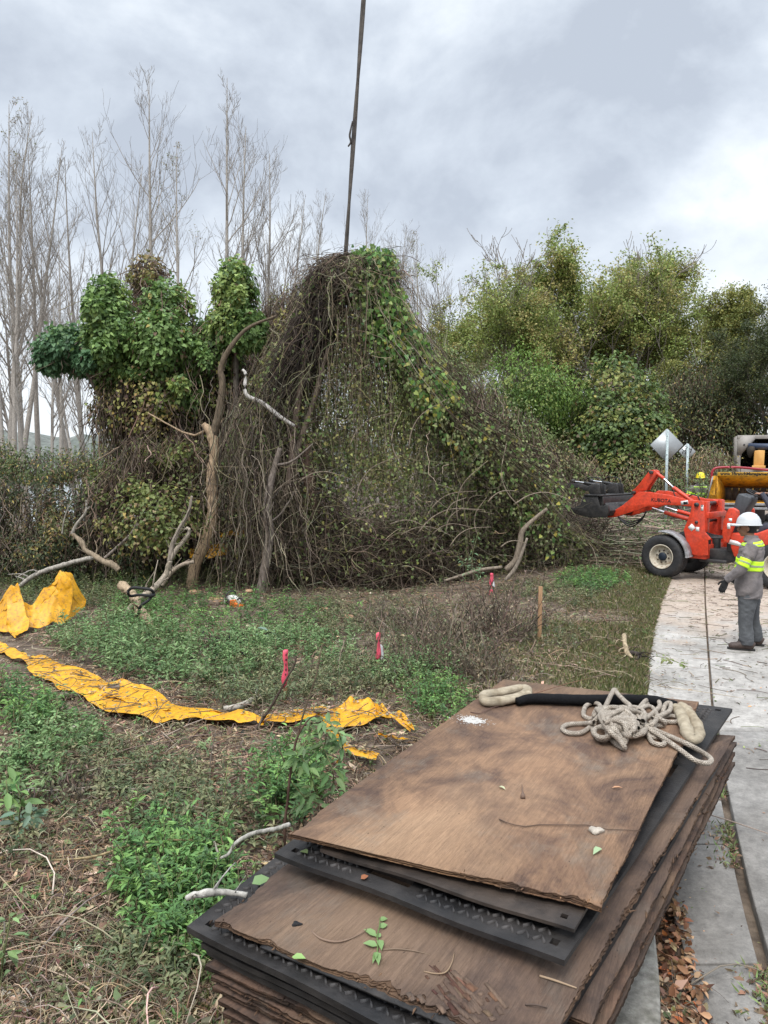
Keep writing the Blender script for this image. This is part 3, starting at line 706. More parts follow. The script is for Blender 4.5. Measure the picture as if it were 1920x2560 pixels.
twig_thing('twig', 'short upright-looking dry stalk with a knobbly head in the middle of the top plywood', [(*Zb(425, 645), .004), (*Zb(428, 680), .006), (*Zb(430, 712), .008)], Z1, [.0015, .003, .012], (.12, .08, .06))
twig_thing('twig', 'dark bent twig near the white paint patch on the top plywood', [(*Zb(158, 270), .004), (*Zb(210, 275), .008), (*Zb(260, 250), .01), (*Zb(320, 235), .008)], Z1, [.003, .0025, .002], (.10, .06, .05))
twig_thing('twig', 'thin straight twig lying behind the beige sling loop at the far edge of the board', [(*Zb(470, 180), .03), (*Zb(600, 140), .02), (*Zb(700, 112), .02), (*Zb(780, 95), .04)], Z1, [.003, .0025, .0015], (.16, .09, .06))
zl = .705
twig_thing('twig', 'curved forked pale twig beside the leafy sprig on the dark plywood', [(*Zc(880, 910), .004), (*Zc(950, 960), .01), (*Zc(1060, 980), .012), (*Zc(1170, 950), .01), (*Zc(1270, 890), .016)], zl, [.0035, .004, .0025, .0015], (.16, .11, .08), side=[[(*Zc(1090, 975), .01), (*Zc(1200, 925), .01)]])
twig_thing('twig', 'long hair-thin twig trailing right from the leafy sprig', [(*Zc(1370, 1035), .006), (*Zc(1480, 1030), .01), (*Zc(1600, 1045), .008), (*Zc(1700, 1070), .004)], zl, [.003, .002, .0012], (.14, .10, .07), side=[[(*Zc(1500, 1030), .008), (*Zc(1600, 1010), .01)]])
twig_thing('twig', 'straight pale stem lying near the right edge of the dark plywood', [(*Zd(800, 1215), .006), (*Zd(900, 1245), .01), (*Zd(1055, 1300), .006)], zl, [.004, .004, .0025], (.25, .18, .12))
twig_thing('twig', 'looped thin tendril between the leafy sprig and the pale stem', [(*Zd(0, 1185), .004), (*Zd(80, 1200), .008), (*Zd(150, 1190), .01), (*Zd(190, 1130), .01), (*Zd(210, 1055), .006)], zl, [.0025, .0025, .0015], (.2, .14, .09))
twig_thing('twig', 'small dark curved root near the torn front edge of the dark plywood', [(*Zd(700, 1415), .004), (*Zd(770, 1415), .014), (*Zd(850, 1435), .004)], zl, [.003, .003, .002], (.07, .05, .04))
sp = empty('leafy_sprig', tuple(G(*Zc(1340, 1010), zl)), 0, 'green sprig with seven oval leaves lying on the dark plywood sheet', 'sprig')
loc = np.array(sp.location); mb = MB()
tube(mb, np.array([G(*Zc(a, b_), zl + c_) - loc for a, b_, c_ in [(1330, 1120, .004), (1340, 1000, .012), (1335, 940, .02), (1350, 880, .022), (1355, 815, .03)]]), np.array([.003, .002]), 5, 12, (.08, .12, .04)); mb.build('stem', M_TWIG, sp)
for bx_, by_, ex_, ey_, wd in [(1340, 1010, 1240, 985, .02), (1330, 945, 1245, 890, .02), (1350, 880, 1405, 860, .018), (1352, 830, 1405, 818, .016), (1335, 950, 1358, 920, .014), (1350, 965, 1365, 1030, .018), (1330, 1050, 1345, 1130, .018), (1335, 1050, 1305, 1120, .012)]:
    a = G(*Zc(bx_, by_), zl + .012) - loc; e_ = G(*Zc(ex_, ey_), zl + .016) - loc; mb = MB()
    leaves(mb, [a], np.array([e_ - a]), np.array([[.1, -.2, 1.]]), np.linalg.norm(e_ - a) * 1.05, wd * 1.6, (.16, .26, .10), 'leaf'); mb.build('leaf', M_LEAF, sp, smooth=True)
def single_leaf(px, py, ex, ey, z, wd, col, label, name='fallen_leaf', m=None, kind='leaf'):
    a = G(px, py, z + .006); e_ = G(ex, ey, z + .012); mb = MB()
    leaves(mb, [a], np.array([e_ - a]), np.array([[.1, -.1, 1.]]), np.linalg.norm(e_ - a), wd, col, kind)
    o = mb.build(name, m or M_LEAF, smooth=True, loc=a); tag(o, label, 'leaf'); return o
single_leaf(*Zc(745, 1085), *Zc(842, 1090), zl + .003, .035, (.22, .36, .12), 'bright green leaf on the front rim of the dark plywood')
single_leaf(*Zd(1220, 330), *Zd(1170, 370), Z1, .03, (.30, .42, .24), 'pale green leaf near the right front corner of the top plywood')
single_leaf(*Zb(305, 655), *Zb(340, 668), Z1, .018, (.42, .46, .30), 'tiny pale leaf left of the dry stalk on the top plywood')
single_leaf(*Zb(890, 662), *Zb(948, 660), Z1, .016, (.35, .2, .12), 'small orange-brown chip of leaf below the rope', m=M_LITTER)
single_leaf(*Zc(1222, 545), *Zc(1275, 520), .80, .03, (.2, .08, .04), 'rust-brown leaf on the slotted black mat', m=M_LITTER)
single_leaf(*Zc(810, 350), *Zc(855, 365), .80, .04, (.1, .14, .06), 'dark green leaf at the left corner of the slotted black mat')
single_leaf(*Zc(470, 580), *Zc(600, 535), .69, .07, (.15, .24, .10), 'large green leaf resting where the left mat meets the dark plywood')
def lump(name, c, r, m, label, cat, seed, sq=.6):
    g = np.random.default_rng(seed); mb = MB(); k, n = 14, 9; v = []
    for i in range(n + 1):
        f = math.pi * i / n
        for j in range(k):
            a = 2 * math.pi * j / k; q = r * (1 + .25 * math.sin(3 * a + seed) * math.sin(f) + g.normal(0, .05)); v.append([q * math.sin(f) * math.cos(a) * 1.3, q * math.sin(f) * math.sin(a), q * sq * math.cos(f)])
    i = (np.arange(n) * k)[:, None]; j = np.arange(k)[None]; j2 = (j + 1) % k
    mb.add(np.array(v), np.stack([i + j, i + k + j, i + k + j2, i + j2], -1).reshape(-1, 4)); o = mb.build(name, m, smooth=True); o.location = c; tag(o, label, cat); return o
M_STONE = mat('limestone', (.42, .37, .31), .9, noise=.3, bump=.6)
M_SOIL = mat('dark_soil_clod', (.012, .011, .012), .9, bump=.9)
lump('stone', G(*Zd(1188, 212), Z1 + .008), .022, M_STONE, 'small pale stone beside the wiry twig on the top plywood', 'stone', 1)
lump('soil_clod', G(*Zc(778, 858), zl + .008), .013, M_SOIL, 'small black clod on the left part of the dark plywood', 'clod', 2)
# patch of white paint / dried plaster on the top board: a thin real flake layer
g = np.random.default_rng(8); mb = MB()
for q in range(260):
    u = g.normal(0, 1, 2); px_, py_ = Zb(170 + u[0] * 42, 312 + u[1] * 12 + u[0] * 5); s = g.uniform(.004, .016) * max(.3, 1 - np.hypot(*u) / 3)
    a = np.sort(g.uniform(0, 6.28, 6)); c_ = G(px_, py_, Z1 + .0008 + q * 4e-6)
    mb.add(np.stack([c_[0] + s * np.cos(a), c_[1] + s * np.sin(a) * 1.4, np.full(6, c_[2])], 1), np.arange(6)[None])
po = mb.build('paint_patch',  mat('dried_white_paint', (.45, .43, .40), .85), top_board); po['kind'] = 'stuff'; po.matrix_parent_inverse = Matrix.LocRotScale(top_board.location, top_board.rotation_euler, None).inverted()
# curled torn veneer on the dark board
mb = MB()
for q in range(60):
    u_ = g.normal(0, 1, 2); px_, py_ = Zd(230 + u_[0] * 120, 1370 + u_[1] * 75 + u_[0] * 40); px_ += 0; a = G(px_, py_, zl + .003); an = R(118) + g.normal(0, .12); ln = g.uniform(.01, .07) * (1 + 1.0 * (g.random() < .1)); d = np.array([math.cos(an), math.sin(an), 0])
    wv = g.uniform(.003, .010); n_ = np.array([-d[1], d[0], 0]) * wv; lift = g.uniform(0, .005)
    mb.add([a - n_, a + n_, a + n_ + d * ln + [0, 0, lift], a - n_ + d * ln + [0, 0, lift * .6], a - n_ - [0, 0, .004], a + n_ - [0, 0, .004], a + n_ + d * ln + [0, 0, lift - .003], a - n_ + d * ln + [0, 0, lift * .6 - .003]],
           np.array([[0, 1, 2, 3], [7, 6, 5, 4], [0, 4, 5, 1], [1, 5, 6, 2], [2, 6, 7, 3], [3, 7, 4, 0]]), pal(g, 1, [(1.7, 1.5, 1.2), (1.0, .8, .75), (2.3, 2.2, 1.8), (.7, .55, .5), (1.3, 1.0, .9)])[0] if True else 0)
vo = mb.build('torn_veneer', M_PLY2, low_board); vo['kind'] = 'stuff'; vo.matrix_parent_inverse = Matrix.LocRotScale(low_board.location, low_board.rotation_euler, None).inverted()
# ================================================================ trees
def branchy(rng, trunk, r0, r1, n1, len1, ang1, up1, t0=.25, t1=.98, levels=3, n2=5, n3=4, wig=.06, lenf=None, shrink=(.45, .42), fan=None, az0=None):
    """trunk polyline (M,3) -> dict level -> (P, R) lists, plus twig tip list"""
    M = 7
    out = {0: [(spline(trunk, M * 2), np.linspace(r0, r1, M * 2))]}
    tips = []
    def grow(base, d, ln, r, lvl):
        pts = [base]; d = d / np.linalg.norm(d); p = base
        for k in range(M - 1):
            d = d + rng.normal(0, wig, 3) + np.array([0, 0, up1 * .16]); d /= np.linalg.norm(d); p = p + d * ln / (M - 1); pts.append(p)
        pts = np.array(pts); out.setdefault(lvl, []).append((pts, np.linspace(r, r * .35, M)))
        if lvl < levels:
            nn = n2 if lvl == 1 else n3
            for q in range(nn):
                t = rng.uniform(.25, 1.0); x = t * (M - 1); i = min(int(x), M - 2); b = pts[i] + (pts[i + 1] - pts[i]) * (x - i)
                dd = pts[i + 1] - pts[i]; dd /= np.linalg.norm(dd); e = rng.normal(size=3); e -= e @ dd * dd; e /= np.linalg.norm(e)
                a = R(rng.uniform(25, 55)); grow(b, dd * math.cos(a) + e * math.sin(a), ln * shrink[min(lvl - 1, 1)] * rng.uniform(.6, 1.3), r * (1 - t * .6) * .55, lvl + 1)
        if lvl >= levels - 0: tips.append(pts)
    tp = out[0][0][0]
    for q in range(n1):
        f = (q + rng.random()) / n1; t = t0 + (t1 - t0) * f; x = t * (len(tp) - 1); i = min(int(x), len(tp) - 2); b = tp[i] + (tp[i + 1] - tp[i]) * (x - i)
        az = rng.uniform(0, 6.283); a = R(ang1 * rng.uniform(.75, 1.25)) * (1 - .25 * f)
        dd = tp[i + 1] - tp[i]; dd /= np.linalg.norm(dd)
        e = np.array([math.cos(az), math.sin(az), 0]); d = dd * math.cos(a) + e * math.sin(a)
        ln = len1 * (lenf(f) if lenf else 1 - .6 * f) * rng.uniform(.7, 1.2)
        grow(b, d, ln, (r0 + (r1 - r0) * t) * .42, 1)
    return out, tips
def limbs_mb(mb, out, cols, ks=(8, 5, 4, 3), rmin=.0035, only=None):
    for l, lst in out.items():
        if only is not None and l not in only: continue
        P = np.array([a for a, _ in lst]); Q = np.maximum(np.array([b for _, b in lst]), rmin)
        tubes(mb, P, Q, ks[min(l, 3)], cols[min(l, len(cols) - 1)], cap=False)
GREYB = [(.36, .33, .295), (.25, .225, .20), (.19, .17, .15), (.17, .15, .13)]
def bare_tree(seed, H, nstem=1, spread=.8, fluff=0):
    rng = np.random.default_rng(seed); root = empty('bare_tree'); tk = MB(); tw = MB(); lf = MB()
    for s in range(nstem):
        off = np.array([rng.normal(0, .25), rng.normal(0, .25), 0]) * (s > 0); h = H * (1 if s == 0 else rng.uniform(.6, .95)); lean = rng.normal(0, .045, 2) + (off[:2] * .35 if s else 0)
        zz = np.linspace(0, 1, 6); tr = np.stack([off[0] + lean[0] * h * zz + rng.normal(0, .10, 6) * zz, off[1] + lean[1] * h * zz + rng.normal(0, .10, 6) * zz, h * zz], 1)
        r = .0085 * h + .015
        out, tips = branchy(rng, tr, r, .012, int(19 * spread) + 6, h * .26 * spread, 38, .85, t0=.36, levels=3, n2=6, n3=3, wig=.08, lenf=lambda f: (1.25 - 1.05 * f) * (0.5 + f if f < .5 else 1))
        limbs_mb(tk, out, GREYB, only=[0]); limbs_mb(tw, out, GREYB, rmin=.0052, only=[1, 2, 3])
        if fluff:
            pk = [tips[i] for i in rng.choice(len(tips), min(len(tips), fluff), replace=False)]
            P = np.array([p[rng.integers(2, 7)] for p in pk for _ in range(3)]) + rng.normal(0, .05, (len(pk) * 3, 3)); n = len(P)
            leaves(lf, P, unit(rng, n), unit(rng, n), rng.uniform(.06, .13, n), rng.uniform(.03, .06, n), pal(rng, n, [(.16, .15, .07), (.14, .16, .06), (.22, .17, .09)]), 'diamond')
    tk.build('trunk', M_BARK, root, smooth=True); tw.build('bare_branches', M_TWIG, root)
    if lf.n: lf.build('sparse_leaves', M_LEAF, root)
    return root
bare = [bare_tree(1, 20, 1, .85), bare_tree(2, 20, 2, 1.0), bare_tree(3, 20, 1, 1.05, 60), bare_tree(4, 20, 3, .85), bare_tree(5, 20, 2, .8, 200), bare_tree(7, 20, 1, .7)]
# (px of trunk, py of top, distance, prototype, label)
ORD = ['very tall pale bare tree cut by the left edge of the photo', 'tall many-stemmed bare tree just right of the left edge, twig tips dotted with brown buds', 'slender bare trunk in the dense left thicket, short crown', 'bare tree with a forked trunk in the left thicket',
       'thin bare tree leaning gently right beside the left thicket', 'fan-shaped bare tree above the lowest green ivy mound', 'fine-twigged bare tree behind the tallest left ivy mound', 'narrow bare tree rising between left ivy mound and lone tall tree',
       'lone tall bare tree with upswept candelabra crown, left of the leafy pine-like one', 'bare tree with scattered green needles between two tall bare trees', 'tallest bare tree, feathery crown, highest twigs in the picture', 'bare tree with rounded crown, right neighbour of the tallest',
       'lower bare tree on the right flank of the tall trio', 'spreading bare tree with wide low branches right of the tall trio', 'small pale bare tree left of the hoist line', 'small bare tree just right of the hoist line', 'short bare tree right of the hoist line over the vine peak',
       'bare tree with tufts of brown leaves right of the vine peak', 'thin bare tree between the vine peak and the green crowns', 'leggy bare tree at the left margin of the green crowns', 'grey bare tree standing in the gap behind the vine slope', 'pale thin bare trunk in front of the lake at far left', 'pale bare trunk in front of the lake below the ivy arm', 'crooked bare trunk beside the lake, half hidden by ivy', 'background bare tree seen low through the left thicket']
spec = [(8, 255, 30, 3, .0), (60, 262, 33, 4, 1.1), (28, 420, 27, 5, 2), (95, 400, 31, 1, .6), (150, 560, 29, 0, 3), (215, 430, 36, 3, 4.2), (262, 395, 38, 1, 2.2), (308, 345, 37, 0, 5.1),
        (378, 220, 34, 0, .2), (462, 372, 33, 4, 2.4), (545, 205, 35, 5, 1.5), (600, 262, 35, 1, 3.3), (655, 350, 37, 3, .9), (705, 540, 36, 1, 4), (775, 500, 42, 3, 5), (893, 505, 43, 0, .4), (950, 585, 44, 1, 1.2),
        (1040, 590, 38, 4, 2.9), (1010, 585, 42, 1, 3.7), (1135, 660, 36, 1, 5.6), (1085, 640, 40, 3, 2.6), (12, 560, 24, 5, 4.4), (70, 640, 25, 0, 5.3), (125, 700, 24, 2, 1.9), (225, 640, 45, 3, 3.1), ]
used = set()
bare_things = []
for k, (px, py, Yd, pi, rz) in enumerate(spec):
    x = at(px, 1158, Yd)[0]; z0 = float(gz(x, Yd)); H = at(px, py, Yd)[2] - z0; s = H / 20.0
    p = bare[pi]
    if pi not in used:
        used.add(pi); o = p; o.location = (x, Yd, z0); o.rotation_euler = (0, 0, rz); o.scale = (s, s, s); tag(o, ORD[k])
    else: o = copy_tree(p, (x, Yd, z0), rz, ORD[k], (s * 1.0, s * 1.0, s))
    o['category'] = 'bare tree'; o['group'] = 'bare trees by the lake'
    bare_things.append(o)
assert len(used) == len(bare)

# ---- broadleaf trees on the right
GREENS = [(.19, .25, .07), (.23, .27, .08), (.16, .22, .065), (.27, .28, .10), (.29, .26, .10)]
DARKG = [(.045, .065, .025), (.06, .08, .03), (.035, .05, .022), (.08, .09, .035)]
BRIGHT = [(.11, .19, .035), (.13, .21, .045), (.075, .14, .035), (.17, .22, .06), (.20, .22, .05)]
def leafy_tree(seed, H, cols, r=.22, n1=16, len1=5.5, ang=42, nl=26000, ls=.15, t0=.34, stems=1, gaps=.55, bark=((.12, .105, .09), (.10, .088, .075)), name='leafy_tree', weights=None, clump=.36):
    rng = np.random.default_rng(seed); root = empty(name); tk = MB(); tw = MB(); lf = MB(); alltips = []
    for s in range(stems):
        off = np.array([rng.normal(0, .3), rng.normal(0, .3), 0]) * (s > 0); h = H * (1 if s == 0 else rng.uniform(.75, .95)); lean = rng.normal(0, .08, 2)
        zz = np.linspace(0, 1, 6); tr = np.stack([off[0] + lean[0] * h * zz + rng.normal(0, .3, 6) * zz, off[1] + lean[1] * h * zz + rng.normal(0, .3, 6) * zz, h * .93 * zz], 1)
        out, tips = branchy(rng, tr, r, .04, n1, len1, ang, 1.0, t0=t0, levels=3, n2=6, n3=4, wig=.12, lenf=lambda f: 1.15 - .7 * f, shrink=(.48, .5))
        limbs_mb(tk, out, [bark[0]], only=[0, 1]); limbs_mb(tw, out, [bark[1]], rmin=.012, only=[2, 3]); alltips += tips
    keep = [t for t in alltips if vnoise(t[3, 0] + 50, t[3, 2] + 50, seed, .35) + rng.normal(0, .12) > gaps - .25]
    T = np.array(keep); n = nl
    i = rng.integers(0, len(T), n); j = rng.integers(1, 7, n)
    P = T[i, j] + rng.normal(0, 1, (n, 3)) * np.array([clump, clump, clump * .55]) * (rng.random((n, 1)) ** .6)
    hue = rng.random(len(T))[i]                                            # each spray of leaves has its own leaf colour
    C = np.array(cols); ci = np.clip((hue * len(C) + rng.normal(0, .8, n)).astype(int), 0, len(C) - 1)
    c = C[ci] * (1 + rng.normal(0, .22, (n, 1)))
    D = rng.normal(0, 1, (n, 3)); D[:, 2] -= .5; Nn = rng.normal(0, .6, (n, 3)); Nn[:, 2] += 1
    leaves(lf, P, D, Nn, rng.uniform(.7, 1.3, n) * ls, rng.uniform(.7, 1.2, n) * ls * .6, np.clip(c, .004, 1), 'diamond')
    root['top_z'] = float(np.percentile(P[:, 2], 99.6)); tk.build('trunk', M_BARK, root, smooth=True); tw.build('twigs', M_TWIG, root); lf.build('crown', M_LEAF, root)
    return root
LP = [leafy_tree(21, 13, GREENS, gaps=.66, nl=23000, t0=.3, bark=((.24, .21, .18), (.19, .165, .14))), leafy_tree(22, 13, GREENS, gaps=.58, nl=30000, len1=5.5, ang=48, t0=.25, bark=((.22, .19, .165), (.17, .15, .125))), leafy_tree(23, 13, [(.17, .20, .06), (.21, .22, .065), (.24, .23, .07), (.14, .17, .05)], gaps=.4, nl=42000, t0=.2, len1=5),
      leafy_tree(24, 13, DARKG, gaps=.35, nl=42000, t0=.15, len1=6.5, ang=60, ls=.12), leafy_tree(25, 13, [(.10, .12, .05), (.16, .15, .07), (.2, .17, .1)], gaps=.8, nl=9000, stems=2, r=.12)]
specL = [(1215, 640, 34, 0, 0.3, .95, 'airy green tree at the left end of the green canopy, sky showing through'),
         (1290, 590, 33, 0, 2.1, 1.0, 'tall open-crowned tree with dark forking limbs behind the vine slope'),
         (1385, 600, 36, 1, 1.0, 1.0, 'olive-green tree in the middle of the right canopy'),
         (1475, 575, 34, 0, 4.0, 1.05, 'highest tree of the right canopy, ragged top just left of the pale sky'),
         (1560, 600, 36, 1, 2.7, 1.0, 'broad olive tree with ragged spreading top above the road signs'),
         (1655, 610, 37, 1, 5.0, .95, 'yellow-green tree sloping down toward the right edge'),
         (1740, 700, 35, 2, .5, .95, 'rounded pale olive tree above and behind the wood chipper'),
         (1830, 715, 38, 2, 3.0, 1.0, 'rounded olive tree near the right edge behind the chip truck'),
         (1905, 760, 27, 3, 1.0, 1.0, 'dark spreading oak at the right edge over the chip truck'),
         (1960, 640, 31, 3, 3.4, 1.1, 'very dark oak cut off by the right edge of the photo'),
         (1190, 830, 30, 4, 1.7, .8, 'thin-leaved young tree above the vine slope, left of the canopy'),
         (1250, 860, 28, 4, 4.7, .8, 'straggly young tree in front of the open-crowned canopy'),
         (1640, 860, 31, 2, 1.9, 1.0, 'low bushy olive tree directly behind the diamond signs'),
         (1340, 760, 40, 1, 3.9, 1.0, 'shaded tree filling the canopy behind the vine slope'),
         (1470, 800, 41, 2, .1, 1.1, 'shaded tree low in the canopy behind the ivy-covered bush'),
         (1420, 720, 39, 1, 5.7, 1.0, 'half-hidden tree between the two tallest canopy trees')]
used = set(); LT = [p_['top_z'] for p_ in LP]
for p_ in LP: del p_['top_z']
for px, py, Yd, pi, rz, wx, lab in specL:
    x = at(px, 1158, Yd)[0]; z0 = float(gz(x, Yd)); H = at(px, py + 38, Yd)[2] - z0; s = H / LT[pi]; sc_ = (s * wx * 1.12, s * wx * 1.12, s)
    if pi not in used: used.add(pi); o = LP[pi]; o.location = (x, Yd, z0); o.rotation_euler = (0, 0, rz); o.scale = sc_; tag(o, lab)
    else: o = copy_tree(LP[pi], (x, Yd, z0), rz, lab, sc_)
    o['category'] = 'tree'; o['group'] = 'leafy trees on the right'
assert len(used) == len(LP)

# ---- shrubs and ivy mounds: leaves shingled over ellipsoids, loose leaves inside, drooping stems
def ivy(name, label, cat, blobs, Yd, nl, cols, ls=.085, kind='heart', group=None, dead=.0, stems=200, depth=1.0, inner=.35, weights=None, hang=.6, stemcol=(.10, .075, .055), trunk=None):
    """blobs: (px, py, rx_px, ry_px)"""
    rng = np.random.default_rng(abs(hash(label)) % 1000 if False else sum(map(ord, label)))
    cx, cy = blobs[0][0], max(b_[1] + b_[3] for b_ in blobs); x0 = at(cx, 1158, Yd)[0]; base = np.array([x0, Yd, float(gz(x0, Yd))])
    root = empty(name, tuple(base), 0, label, cat, group); lf = MB(); st = MB(); k = Yd / FPX
    blobs = list(blobs) + [(b_[0] + b_[2] * rng.normal(0, .42), b_[1] + b_[3] * abs(rng.normal(.2, .4)), b_[2] * q, b_[3] * q) for b_ in blobs for q in rng.uniform(.22, .42, 3)]
    area = np.array([b_[2] * b_[3] for b_ in blobs], float); pr = area / area.sum()
    bi = rng.choice(len(blobs), nl, p=pr); B = np.array(blobs, float)[bi][:, :4]
    ctr = np.stack([(B[:, 0] - 960) * k, np.full(nl, Yd, float), CAM_H - (B[:, 1] - 1158) * k], 1)
    yo = np.array([rng.normal(0, .5) * depth for _ in blobs])[bi]; ctr[:, 1] += yo
    fy = (Yd + yo) / Yd; ctr[:, 0] *= fy; ctr[:, 2] = CAM_H + (ctr[:, 2] - CAM_H) * fy
    rad = np.stack([B[:, 2] * k, np.maximum(B[:, 2], B[:, 3]) * k * .8 * depth, B[:, 3] * k], 1)
    u = unit(rng, nl); inn = rng.random(nl) < inner
    lump_ = 1 + .22 * (2 * vnoise(u[:, 0] * 3 + bi * 7, u[:, 2] * 3 + u[:, 1] * 2, 3, 1.3) - 1) + .18 * (2 * vnoise(u[:, 0] * 8 + bi * 7, u[:, 2] * 8 + u[:, 1] * 5, 7, 1.3) - 1)
    rr = np.where(inn, rng.uniform(.45, .97, nl), rng.normal(1.0, .07, nl) + .35 * (rng.random(nl) < .04) * rng.random(nl)) * lump_
    P = ctr + rad * u * rr[:, None]
    P[:, 2] = np.maximum(P[:, 2], base[2] + .02)
    outw = u / rad; outw /= np.linalg.norm(outw, axis=1, keepdims=True)
    D = outw * .55 + np.array([0, 0, -1.]) * hang + rng.normal(0, .4, (nl, 3)); Nn = outw + np.array([0, 0, .35]) + rng.normal(0, .3, (nl, 3))
    C = np.array(cols); patch = vnoise(P[:, 0] + P[:, 1], P[:, 2], 11, 1.6); ci = np.clip((patch * len(C) * 1.2 - .1 * len(C) + rng.normal(0, .9, nl)).astype(int), 0, len(C) - 1)
    c = np.clip(C[ci] * (1 + rng.normal(0, .2, (nl, 1))), .004, 1)
    if dead:
        dm = rng.random(nl) < dead * (.4 + 1.2 * patch); c[dm] = pal(rng, dm.sum(), [(.14, .10, .06), (.20, .15, .08), (.10, .07, .05), (.28, .23, .07)])
    leaves(lf, P - base, D, Nn, rng.uniform(.65, 1.3, nl) * ls, rng.uniform(.65, 1.15, nl) * ls * (.95 if kind == 'heart' else .55), c, kind)
    n = stems
    bi = rng.choice(len(blobs), n, p=pr); B = np.array(blobs, float)[bi]
    a = rng.uniform(0, 6.28, n); f = np.sqrt(rng.random(n)) * 1.0
    sx = (B[:, 0] - 960) * k + B[:, 2] * k * f * np.cos(a); sy = Yd + B[:, 2] * k * f * np.sin(a) * .8 * depth; sz = CAM_H - (B[:, 1] - 1158) * k + B[:, 3] * k * np.sqrt(np.maximum(0, 1 - f ** 2)) * rng.uniform(.3, 1, n)
    ln = B[:, 3] * k * rng.uniform(.6, 1.8, n); t = np.linspace(0, 1, 8)
    Pp = np.stack([sx[:, None] + rng.normal(0, .25, (n, 1)) * t + np.cumsum(rng.normal(0, .035, (n, 8)), 1), sy[:, None] + rng.normal(0, .25, (n, 1)) * t + np.cumsum(rng.normal(0, .035, (n, 8)), 1), np.maximum(sz[:, None] - ln[:, None] * t, base[2])], -1) - base
    tubes(st, Pp, np.tile(rng.uniform(.004, .012, (n, 1)), (1, 8)), 3, pal(rng, n, [stemcol, tuple(np.array(stemcol) * 1.6), tuple(np.array(stemcol) * .6)]), cap=False)
    if trunk:
        tm = MB()
        for tr, r0 in trunk: tube(tm, np.array([at(a_, b_, Yd) for a_, b_ in tr]) - base, np.array([r0, r0 * .6]), 8, 14, (.17, .145, .12))
        tm.build('trunk', M_BARK, root, smooth=True)
    lf.build('leaves', M_LEAF, root); st.build('stems', M_TWIG, root)
    return root
IVY = [(.125, .205, .06), (.095, .17, .055), (.155, .245, .07), (.11, .18, .065), (.20, .27, .08)]
IVYB = [(.07, .145, .07), (.09, .175, .08), (.055, .115, .055), (.11, .19, .07)]
OLIVE = [(.15, .18, .05), (.12, .155, .045), (.19, .21, .06), (.10, .125, .045), (.23, .225, .07)]
UNDER = [(.065, .095, .04), (.085, .12, .045), (.11, .145, .05), (.05, .07, .032), (.14, .165, .06)]
g1 = 'ivy-smothered trees on the left'
ivy('ivy_mound', 'low drooping green ivy arm reaching farthest left', 'ivy-covered tree', [(175, 870, 62, 42), (140, 900, 38, 32), (225, 895, 50, 50), (290, 930, 50, 50)], 15.5, 9500, IVYB, group=g1, trunk=[([(330, 1340), (300, 1150), (235, 960), (180, 880)], .07)])
ivy('ivy_mound', 'tall rounded ivy mound, second from left, like a gloved fist', 'ivy-covered tree', [(277, 765, 48, 58), (285, 840, 58, 70), (325, 925, 75, 62), (250, 870, 40, 48)], 15.2, 11500, IVY, group=g1, trunk=[([(350, 1380), (340, 1150), (300, 950), (280, 780)], .08)])
ivy('ivy_mound', 'broad ivy mound in the middle of the left group', 'ivy-covered tree', [(425, 775, 58, 58), (410, 860, 66, 70), (470, 905, 70, 72), (505, 850, 45, 45), (440, 985, 80, 60)], 15.0, 13500, IVY, group=g1, dead=.05, trunk=[([(470, 1400), (460, 1200), (450, 1000), (430, 800)], .08)])
ivy('ivy_mound', 'narrow upright ivy mound closest to the vine peak', 'ivy-covered tree', [(594, 735, 46, 66), (588, 815, 52, 62), (550, 885, 50, 60), (625, 830, 38, 45)], 14.8, 9500, IVY, group=g1, dead=.03, trunk=[([(600, 1350), (590, 1100), (590, 900), (592, 740)], .07)])
ivy('ivy_mound', 'small brownish vine-wrapped snag above the broad ivy mound', 'ivy-covered tree', [(378, 690, 38, 42), (375, 745, 32, 50)], 16.5, 1300, [(.17, .18, .06), (.22, .18, .07), (.12, .12, .05)], group=g1, dead=.4, ls=.075, trunk=[([(380, 1100), (378, 900), (380, 700)], .05)])
ivy('vine_curtain', 'brown and green curtain of vines hanging under the ivy mounds', 'vines', [(390, 1010, 130, 100), (500, 1040, 100, 130), (310, 1030, 80, 80), (420, 1140, 150, 120), (570, 960, 70, 120)], 15.4, 12000, OLIVE, ls=.065, dead=.4, stems=2000, inner=.8, hang=1.2)
ivy('olive_bush', 'yellow-green bush with round leaves left of the pale forked trunk', 'bush', [(420, 1120, 120, 60), (340, 1200, 85, 70), (480, 1220, 80, 100), (300, 1290, 80, 60), (380, 1300, 110, 90), (250, 1230, 50, 60)], 14.2, 8500, [(.13, .16, .05), (.10, .135, .045), (.17, .19, .06), (.075, .10, .04), (.21, .205, .07)], ls=.062, dead=.25, stems=900, inner=.85)
ivy('dark_thicket', 'dark tangled thicket behind the yellow tarp at far left', 'bush', [(60, 1330, 130, 100), (190, 1300, 90, 90), (10, 1230, 50, 60), (300, 1380, 110, 90), (120, 1400, 140, 80), (110, 1230, 45, 45), (250, 1250, 40, 60), (-60, 1300, 80, 120)], 14.6, 20000, [(.05, .075, .035), (.07, .095, .04), (.04, .055, .028), (.10, .115, .05)], ls=.07, kind='leaf', dead=.3, stems=900, inner=.7, stemcol=(.10, .08, .06))
ivy('dark_thicket', 'shadowy thicket behind the pale forked trunk', 'bush', [(430, 1350, 120, 110), (560, 1330, 110, 130), (500, 1230, 100, 120), (640, 1250, 90, 140)], 16.5, 9000, UNDER, ls=.07, kind='leaf', dead=.25, stems=1600, inner=.8)
ivy('brush', 'low brush by the lake between bare trunks', 'bush', [(120, 1170, 120, 45), (300, 1160, 120, 60), (0, 1160, 60, 60)], 22, 9000, UNDER, ls=.09, kind='leaf', dead=.25, stems=500, inner=.7, stemcol=(.16, .13, .11))
